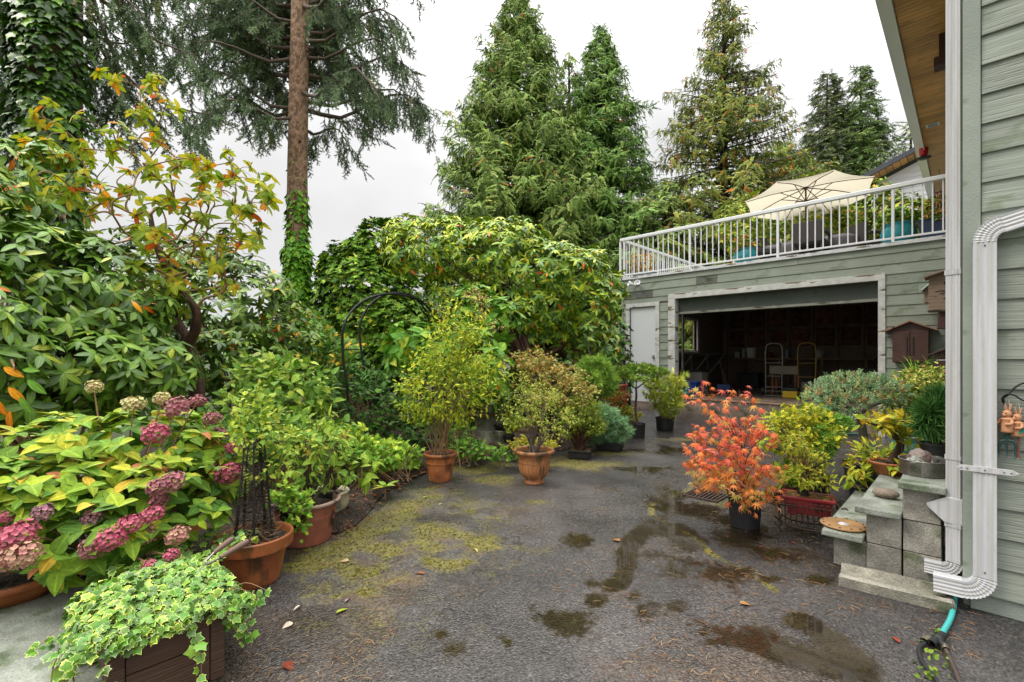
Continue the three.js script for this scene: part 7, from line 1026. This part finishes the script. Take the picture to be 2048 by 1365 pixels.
// ---------- wire basket with the red bonsai pot, neighbours of it ----------
const basketP = P(1616, 1064, 3.66).setY(0);
{
  reseed(175); const t = thing('wire_stand', 'black wire plant stand with scrolled feet under the red rectangular pot', 'plant stand', basketP, undefined, 0.25); const m = M.rust, w = 0.40, d = 0.22, r = 0.0058; const g = [];
  part('frame', merge([tubeG([V3(-w / 2, 0.22, d / 2), V3(-w / 2 + 0.03, 0.07, d / 2 - 0.02), V3(w / 2 - 0.03, 0.07, d / 2 - 0.02), V3(w / 2, 0.22, d / 2)], r, 30), tubeG([V3(-w / 2, 0.22, -d / 2), V3(-w / 2 + 0.03, 0.07, -d / 2 + 0.02), V3(w / 2 - 0.03, 0.07, -d / 2 + 0.02), V3(w / 2, 0.22, -d / 2)], r, 30), limb([V3(-w / 2, 0.215, d / 2), V3(w / 2, 0.215, d / 2)], r, r, 2, 6), limb([V3(-w / 2, 0.215, -d / 2), V3(w / 2, 0.215, -d / 2)], r, r, 2, 6), limb([V3(-w / 2, 0.215, -d / 2), V3(-w / 2, 0.215, d / 2)], r, r, 2, 6), limb([V3(w / 2, 0.215, -d / 2), V3(w / 2, 0.215, d / 2)], r, r, 2, 6)]), m, t);
  const n = 9; for (let i = 0; i < n; i++) { const x = -w / 2 + 0.05 + i * (w - 0.10) / (n - 1); for (const s of [-1, 1]) part('bar', tubeG([V3(x * 1.02, 0.15, s * d * 0.52), V3(x * 1.02, 0.235, s * d * 0.53), V3(x * 1.02 + 0.012, 0.248, s * d * 0.53), V3(x * 1.02 + 0.02, 0.235, s * d * 0.53)].reverse().concat([V3(x, 0.075, s * d * 0.42)]), 0.0038, 24), m, t); part('bar', limb([V3(x, 0.072, -d * 0.42), V3(x, 0.072, d * 0.42)], 0.0036, 0.0036, 2, 5), m, t); }
  const scroll = (s, k) => { const p = []; for (let i = 0; i <= 18; i++) { const a = i / 18 * 7.2, q = 0.032 * (1 - i / 24); p.push(V3(s * (w / 2 - 0.03 + 0.0) + s * (0.015 - Math.cos(a) * q + 0.02), 0.034 + Math.sin(a - 1.57) * q, k * (d / 2 - 0.02))); } return tubeG([V3(s * (w / 2 - 0.03), 0.075, k * (d / 2 - 0.02)), ...p.reverse()], r, 50); };
  const top = (s, k) => { const p = []; for (let i = 0; i <= 16; i++) { const a = i / 16 * 6.6, q = 0.028 * (1 - i / 26); p.push(V3(s * (w / 2 + 0.028 - Math.cos(a) * q), 0.22 + Math.sin(a) * q, k * d / 2)); } return tubeG(p, r, 40); };
  for (const s of [-1, 1]) for (const k of [-1, 1]) { part('foot', scroll(s, k), m, t); part('scroll', top(s, k), m, t); }
  tray('bonsai_pot', 'glossy red rectangular bonsai pot sitting in the wire stand', basketP.clone().setY(0.135), 0.32, 0.20, 0.125, M.red, 0.25, { flare: 0.84, soil: mossM, cat: 'flower pot' });
  const b = basketP.clone().setY(0.28); const tr = thing('bonsai_tree_trunk', 'dark gnarled bonsai trunk in the red rectangular pot', 'bonsai trunk', b); part('trunk', merge([limb([V3(-0.03, -0.01, 0), V3(-0.035, 0.06, 0), V3(-0.01, 0.12, 0), V3(0.0, 0.2, 0.01)], 0.04, 0.02, 10, 10, 0.4), limb([V3(-0.02, 0.12, 0), V3(-0.08, 0.22, 0.02), V3(-0.16, 0.33, 0)], 0.014, 0.005, 8, 6), limb([V3(0.0, 0.18, 0.01), V3(0.07, 0.25, 0), V3(0.16, 0.30, -0.02)], 0.012, 0.004, 8, 6)]), M.stemDark, tr);
  scatterPlant('bonsai_foliage', 'yellow green fine fronds of the bonsai in the red pot', { seed: 176, cat: 'bonsai', base: b.clone().add(V3(-0.01, 0.1, 0)), blobs: [blob(1620, 920, 3.68, 40, 24, 34), blob(1580, 880, 3.7, 34, 22, 30), blob(1650, 960, 3.62, 26, 22, 24), blob(1600, 955, 3.6, 30, 22, 26)], n: 170, leaves: 6, from: 0.6, len: 0.038, fuzz: 0.02, g: [L.narrow, L.small], w: [3, 3, 2, 1], pal: ['#9ab038', '#b4c044', '#7a9834', '#c8b850'], stemShare: 0.6, sr: 0.003, single: 60 });
}
{
  const q = P(1575, 968, 4.35).setY(0); tray('bonsai_tray', 'shallow rust brown tray with bright green ferns behind the maple', q, 0.28, 0.24, 0.11, std({ color: rgb(0.11, 0.035, 0.022), map: T.terra, roughness: 0.5 }), 0.1, { soil: mossM });
  scatterPlant('fern', 'bright green fern leaves in the shallow rust brown tray', { seed: 181, cat: 'fern', base: q.clone().setY(0.12), blobs: [blob(1580, 940, 4.35, 36, 18, 30), blob(1600, 930, 4.4, 24, 20, 24)], n: 80, leaves: 6, from: 0.35, len: 0.055, g: [L.narrow, L.ovate], w: [3, 3, 1], pal: ['#86b038', '#a4c444', '#669236'], stemShare: 0.5, sr: 0.002, single: 60 });
  const k = P(1625, 985, 4.4).setY(0); pot('nursery_pot', 'black nursery pot behind the red bonsai pot', k, nurseryProf(0.15, 0.13, 0.26), M.black, 0.135, 0.23);
  scatterPlant('yellow_shrub', 'yellow green layered shrub rising behind the red bonsai pot', { seed: 182, base: k.clone().setY(0.24), blobs: [blob(1570, 850, 4.45, 55, 30, 46), blob(1615, 822, 4.5, 48, 16, 40), blob(1540, 880, 4.4, 34, 20, 30), blob(1640, 870, 4.4, 46, 30, 40), blob(1600, 890, 4.3, 44, 24, 36), blob(1555, 830, 4.5, 14, 12, 14)], n: 300, leaves: 6, from: 0.7, len: 0.052, fuzz: 0.03, flat: 0.35, g: [L.small, L.ovate, L.maple], w: [3, 3, 2, 1.4], pal: ['#b0bc38', '#c8c840', '#8ca438', '#64882e'], stemShare: 0.25, sr: 0.006, lift: 0.15, sm: M.twig, single: 110 });
  scatterPlant('dwarf_conifer', 'dense round green dwarf conifer in the middle of the bonsai group', { seed: 183, cat: 'conifer', base: k.clone().setY(0.26), blobs: [blob(1640, 890, 4.35, 30, 34, 28), blob(1660, 845, 4.6, 34, 18, 30)], n: 190, leaves: 4, from: 0.8, len: 0.06, fuzz: 0.02, g: [tuftB], w: [3, 2, 2], pal: ['#5c8438', '#48702e', '#7c9c44'], stemShare: 0.1, sr: 0.01, mat: LM.plain });
  const k2 = P(1735, 970, 4.0).setY(0); pot('nursery_pot', 'black nursery pot beside the lowest slab under the yellow bonsai', k2, nurseryProf(0.135, 0.115, 0.26), M.black, 0.12, 0.235);
  scatterPlant('leafy_bonsai', 'yellow green broad leaves spilling over the black pot beside the slabs', { seed: 184, cat: 'plant', base: k2.clone().setY(0.25), blobs: [blob(1720, 930, 3.95, 30, 22, 26), blob(1745, 900, 4.0, 36, 20, 30), blob(1710, 955, 3.85, 18, 16, 16)], n: 56, leaves: 4, from: 0.6, len: 0.085, fuzz: 0.02, g: [L.ell, L.narrow], w: [3, 3, 2, 1], pal: ['#a4b83c', '#bcc448', '#7ca038', '#c4a848'], stemShare: 0.6, sr: 0.003, sm: M.twig, single: 120, mat: LM.thin });
  // terracotta bowl with twisted bonsai, standing on the middle slab at the back
  const s = P(1778, 945, 3.75).setY(SL[1][1]); pot('terracotta_bowl', 'round terracotta bonsai bowl standing on the middle slab', s, [[0.001, 0], [0.075, 0], [0.085, 0.01], [0.115, 0.07], [0.135, 0.085], [0.14, 0.10], [0.128, 0.104], [0.118, 0.09]], M.terra, 0.12, 0.085);
  const bt = thing('bonsai_tree_trunk', 'pale twisted bonsai trunk in the terracotta bowl', 'bonsai trunk', s.clone().setY(SL[1][1] + 0.08)); const bb = bt.position; const rel = (x, y, z = 0) => P(x, y, 3.75 + z).sub(bb);
  part('trunk', merge([limb([V3(0.01, 0, 0), rel(1797, 905), rel(1802, 885), rel(1790, 872), rel(1782, 850), rel(1775, 838)], 0.034, 0.012, 14, 10, 0.4), limb([rel(1790, 872), rel(1760, 855, -0.05), rel(1735, 845, -0.08)], 0.012, 0.004, 8, 6), limb([rel(1782, 850), rel(1810, 840, 0.05), rel(1815, 835, 0.05)], 0.010, 0.004, 8, 6)]), std({ color: rgb(0.30, 0.22, 0.14), map: T.bark, bumpMap: T.barkB, bumpScale: 0.006, roughness: 0.9 }), bt);
  scatterPlant('bonsai_foliage', 'yellow leaves on the twisted bonsai of the terracotta bowl', { seed: 185, cat: 'bonsai', base: bb.clone().add(rel(1790, 865)), blobs: [blob(1745, 850, 3.7, 34, 18, 28), blob(1780, 840, 3.75, 34, 14, 28), blob(1815, 845, 3.75, 22, 18, 20), blob(1830, 890, 3.7, 18, 18, 16), blob(1795, 940, 3.6, 14, 12, 12)], n: 66, leaves: 4, from: 0.7, len: 0.07, fuzz: 0.02, g: [L.ell, L.ovate], w: [3, 3, 2, 1], pal: ['#b4b838', '#ccc444', '#86a438', '#d0b040'], stemShare: 0.5, sr: 0.003, sm: M.twig, single: 120 });
  // juniper, variegated shrub, pines by the wall
  const j = P(1722, 905, 5.0).setY(0); pot('nursery_pot', 'black pot of the spreading blue juniper', j, nurseryProf(0.16, 0.14, 0.24), M.black, 0.14, 0.21);
  const jt = thing('juniper', 'spreading blue green juniper with flat crown on a leaning trunk', 'juniper', j.clone().setY(0.2)), jl = []; reseed(186); const jr = (x, y, z = 0) => P(x, y, 5.0 + z).sub(jt.position);
  part('trunk', merge([limb([V3(0, 0, 0), jr(1728, 880), jr(1722, 845), jr(1718, 825)], 0.05, 0.032, 10, 9, 0.3), limb([jr(1718, 828), jr(1690, 812, -0.1), jr(1650, 800, -0.1)], 0.028, 0.008, 8, 7, 0.2), limb([jr(1718, 828), jr(1745, 812), jr(1780, 800, 0.1)], 0.026, 0.008, 8, 7, 0.2), limb([jr(1718, 828), jr(1715, 805, 0.2), jr(1700, 790, 0.3)], 0.022, 0.006, 8, 7, 0.2)]), M.twigGrey, jt);
  const jg = (() => { reseed(7); const g = []; for (let i = 0; i < 30; i++) { const l = L.small.clone(); const a = i * 2.4, t = i / 30; l.scale(0.22, 0.24, 0.24).applyQuaternion(orient(V3(Math.cos(a), 0.9, Math.sin(a)), V3(Math.sin(a), 0.5, Math.cos(a)))).translate(0.1 * Math.cos(a) * t, t * 0.8, 0.1 * Math.sin(a) * t); g.push(l); } return merge(g); })();
  reseed(187); for (const { p, n } of tips([blob(1665, 785, 5.0, 44, 20, 46), blob(1715, 774, 5.05, 54, 22, 50), blob(1765, 785, 5.1, 40, 20, 42), blob(1640, 805, 4.9, 26, 16, 26), blob(1700, 805, 4.85, 40, 16, 36)], 640, 0.5, 0.6)) jl.push({ p, q: orient(n.clone().add(V3(0, 0.5, 0)).add(rdir().multiplyScalar(0.7)), rdir()), s: rr(0.05, 0.10), g: jg, c: wpick([3, 3, 2, 1, 0.7]) });
  foliage(jt, jl, ['#6a8468', '#84987a', '#506a50', '#8f9a6c', '#8a6a48'], LM.plain);
  scatterPlant('variegated_shrub', 'bushy cream variegated shrub against the green wall under the bird houses', { seed: 188, base: P(1835, 900, 5.2).setY(0.3), blobs: [blob(1830, 790, 5.2, 66, 50, 50), blob(1860, 830, 5.0, 48, 46, 44), blob(1800, 820, 5.2, 44, 44, 40), blob(1850, 755, 5.4, 44, 30, 36)], n: 700, leaves: 5, from: 0.82, len: 0.045, fuzz: 0.03, g: [L.small, L.ovate], w: [3, 3, 2, 2, 0.3], pal: ['#7c9448', '#a8b470', '#5c7836', '#c0c08a', '#8a4a38'], stemShare: 0.1, sr: 0.006, sm: M.rust, mat: LM.soft, single: 80 });
  { reseed(189); const g0 = P(1838, 760, 5.6), t = thing('grass_tuft', 'tuft of long arching green grass above the variegated shrub', 'grass', g0), list = []; for (let i = 0; i < 90; i++) { const d = rdir(); d.y = Math.abs(d.y) * 0.9 + 0.45; list.push({ p: g0.clone().add(V3(rr(-0.12, 0.12), 0, rr(-0.12, 0.12))), q: orient(d, V3(-d.x, 1, -d.z)), s: rr(0.22, 0.42), g: L.blade, c: wpick([3, 2, 1]) }); } foliage(t, list, ['#6c9c34', '#88b440', '#4c7c2c'], LM.soft, 60); }
  const gb = P(1820, 890, 4.35).setY(SL[2][1] - 0.22); pot('glazed_bowl', 'green glazed bowl behind the slab steps', gb, jar(0.15, 0.21), M.tealGreen, 0.115, 0.19);
  const gs = thing('pot_stand', 'stack of old bricks carrying the green glazed bowl', 'stand', gb.clone().setY(0)); for (let i = 0; i < Math.round(gb.y / 0.075); i++) part('brick', rb(0.2, gb.y / Math.round(gb.y / 0.075) - 0.002, 0.16, 0.005, rr(-0.005, 0.005), (i + 0.5) * gb.y / Math.round(gb.y / 0.075), 0), M.step, gs);
  scatterPlant('sedum', 'low green plants in the green glazed bowl', { seed: 190, cat: 'plant', base: gb.clone().add(V3(0, 0.18, 0)), blobs: [blob(1818, 852, 4.3, 26, 10, 24)], n: 90, leaves: 4, from: 0.6, len: 0.03, g: [L.small, tuftB], w: [3, 2], pal: ['#5f8440', '#7c9c4c'], stemShare: 0 });
  const pp = P(1869, 893, 3.35).setY(SL[2][1]); const sc = thing('pot_saucer', 'terracotta saucer under the small black pot on the top slab', 'saucer', pp); part('saucer', lathe([[0.001, 0], [0.078, 0], [0.094, 0.018], [0.097, 0.024], [0.09, 0.024], [0.076, 0.008], [0.001, 0.006]], 36), M.terra, sc);
  pot('nursery_pot', 'small black pot of the little pine standing in a terracotta saucer', pp.clone().add(V3(0, 0.009, 0)), nurseryProf(0.088, 0.072, 0.125), M.black, 0.078, 0.11);
  scatterPlant('dwarf_pine', 'little long needled pine in the small black pot on the top slab', { seed: 191, cat: 'bonsai', base: pp.clone().add(V3(0, 0.12, 0)), blobs: [blob(1868, 835, 3.35, 24, 22, 20), blob(1880, 805, 3.4, 14, 22, 14), blob(1848, 848, 3.35, 16, 10, 14)], n: 62, leaves: 2, from: 0.8, len: 0.11, fuzz: 0.015, upl: 0.4, g: [tuftA], w: [3, 2, 1], pal: ['#2c4a22', '#213c1c', '#426230'], stemShare: 0.2, sr: 0.005, sm: M.rust, mat: LM.plain });
}
// ---------- litter on the ground ----------
{
  reseed(201); const n = 2000, g = limb([V3(0, 0, -0.022), V3(0.003, 0.002, 0), V3(0, 0, 0.022)], 0.0011, 0.0007, 4, 4), im = plain(new THREE.InstancedMesh(g, std({ color: 0xffffff, roughness: 0.9 }), n)); im.name = 'pine_needles'; tag(im, 'orange brown fallen conifer needles scattered over the wet asphalt', 'needles'); im.userData.kind = 'stuff';
  const q = new THREE.Quaternion(), s = V3(), c = new THREE.Color(); for (let i = 0; i < n; i++) { let x, v; do { const px = rr(420, 1960), py = 880 + Math.pow(rnd(), 0.8) * 500; const p = G(px, py); x = p.x; v = -p.z; } while (fbm(x * 2, v * 2, 330, 3) + (x > -1 ? 0.12 : x < -2 ? 0.08 : -0.05) < 0.5 || v > 7 || (x > -0.1 && v > 3.5)); const a = rr(0, 6.28) * 0.5 + fbm(x, v, 331, 2) * 3; q.setFromEuler(new THREE.Euler(rr(-0.06, 0.06), a, 0)); const k = rr(0.4, 1.3); im.setMatrixAt(i, _m.compose(V3(x, gh(x, -v) + 0.007, -v), q, s.set(rr(0.8, 1.5), 1, k))); im.setColorAt(i, c.copy(C(['#7a5236', '#966a44', '#5c4230', '#a88a60'][ri(4)])).multiplyScalar(rr(0.7, 1.1))); } scene.add(im);
  const fl = [[950, 1100, '#c9bc6a', 'pale yellow', 'near the middle of the patio'], [697, 1125, '#c8b088', 'tan', 'beside the weathered pot'], [690, 1208, '#b08aa0', 'mauve', 'on the open asphalt left of the middle'], [672, 1230, '#a8b83c', 'yellow green', 'next to a mauve leaf'], [585, 1250, '#cfc0b0', 'whitish', 'right of the planter box'], [1422, 1108, '#c98a2c', 'orange', 'in the moss line near the maple pot'], [845, 998, '#a8c060', 'pale green', 'by the ringed pot'], [937, 932, '#e0dcd0', 'white', 'on the moss between the two front pots'], [1520, 1098, '#a03a2c', 'dark red', 'left of the slab steps'], [878, 1012, '#d8c890', 'cream', 'in front of the ringed pot'], [570, 1330, '#8a3a24', 'red brown', 'near the bottom edge by the planter box'], [600, 1215, '#d8d0c0', 'pale grey', 'between the orange pot and the planter box'], [850, 1150, '#b0643a', 'rusty', 'on the mossy strip'], [1240, 1085, '#a87a4c', 'brown', 'at the edge of the branching puddle'], [1590, 1090, '#c0483a', 'red', 'under the wire stand'], [1800, 1290, '#9a4a34', 'dull red', 'below the splash block'], [1480, 1210, '#b88a5a', 'tan brown', 'in the middle of the puddles'], [846, 1005, '#7c9a44', 'green', 'beside the pale green one']];
  fl.forEach(([x, y, col, a, b], i) => { const p = G(x, y); const t = part(numbered('fallen_leaf'), [L.ell, L.ovate, L.narrow][i % 3], tint(LM.soft, C(col)), scene, p.clone().add(V3(0, 0.010, 0))); t.quaternion.copy(orient(V3(rr(-1, 1), 0.02, rr(-1, 1)), V3(rr(-0.2, 0.2), 1, rr(-0.2, 0.2)))); t.scale.setScalar(rr(0.05, 0.075)); tag(t, `${a} fallen leaf ${b}`, 'leaf', 'fallen leaves on the asphalt'); });
  // moss cushions: fine tufts standing on the mossy patches
  const mg = needleTuft(14, 1, 2.2, 9); const mm = []; reseed(203); let guard = 0; while (mm.length < 2600 && guard++ < 200000) { const px = rr(560, 1640), py = 895 + rnd() * 330, p = G(px, py); const u = (p.x - GX0) / (GX1 - GX0), v = (-p.z - GV0) / (GV1 - GV0); if (mossF(u, v) + (fbm(p.x * 7, -p.z * 7, 211, 5) - 0.5) * 1.15 > 0.7) mm.push(p); }
  const mi = plain(new THREE.InstancedMesh(mg, LM.plain, mm.length)); mi.name = 'moss'; tag(mi, 'yellow green moss growing in patches on the asphalt', 'moss'); mi.userData.kind = 'stuff'; mm.forEach((p, i) => { q.setFromEuler(new THREE.Euler(0, rr(0, 6.28), 0)); const k = rr(0.006, 0.015); mi.setMatrixAt(i, _m.compose(p.clone().add(V3(0, 0.001, 0)), q, s.set(k, k * 0.8, k))); mi.setColorAt(i, c.copy(C(['#6e6a26', '#8c8630', '#525822', '#a09838'][ri(4)])).multiplyScalar(rr(0.7, 1.1))); }); scene.add(mi);
  const im2 = plain(new THREE.InstancedMesh(L.ell, LM.soft, 500)); im2.name = 'leaf_litter'; tag(im2, 'brown leaf litter along the edge of the bed', 'leaf litter'); im2.userData.kind = 'stuff'; const cv = new THREE.CatmullRomCurve3(bedEdge); for (let i = 0; i < 500; i++) { const b = cv.getPoint(rr(0.25, 1)), o = rr(-0.15, 0.5); const x = b.x - o * 0.92, z = b.z - o * 0.38; const k = rr(0.03, 0.07); im2.setMatrixAt(i, _m.compose(V3(x, bedH(x, z, Math.max(0, o)) + 0.012, z), orient(V3(rr(-1, 1), 0.1, rr(-1, 1)), V3(rr(-0.4, 0.4), 1, rr(-0.4, 0.4))), s.set(k, k, k))); im2.setColorAt(i, c.copy(C(['#8a5a34', '#5c3c28', '#a8784c', '#74502f', '#b0602c'][ri(5)])).multiplyScalar(rr(0.5, 1))); } scene.add(im2);
  { const t = thing('weed', 'small green weeds growing beside the black hose splitter', 'weed', G(1870, 1330)), list = []; for (const [x, y, r] of [[1870, 1310, 0.05], [1868, 1340, 0.06], [1845, 1355, 0.05], [1880, 1275, 0.02]]) for (let i = 0; i < 16; i++) { const p = G(x, y); p.x += rr(-r, r); p.z += rr(-r, r); p.y += rr(0.004, 0.03); list.push({ p, q: orient(rdir().add(V3(0, 0.6, 0)), UP.clone().add(rdir().multiplyScalar(0.5))), s: rr(0.012, 0.028), g: L.ovate, c: ri(3) }); } foliage(t, list, ['#4c6428', '#5c7430', '#3a5020'], LM.soft); }
}
renderer.render(scene, camera);
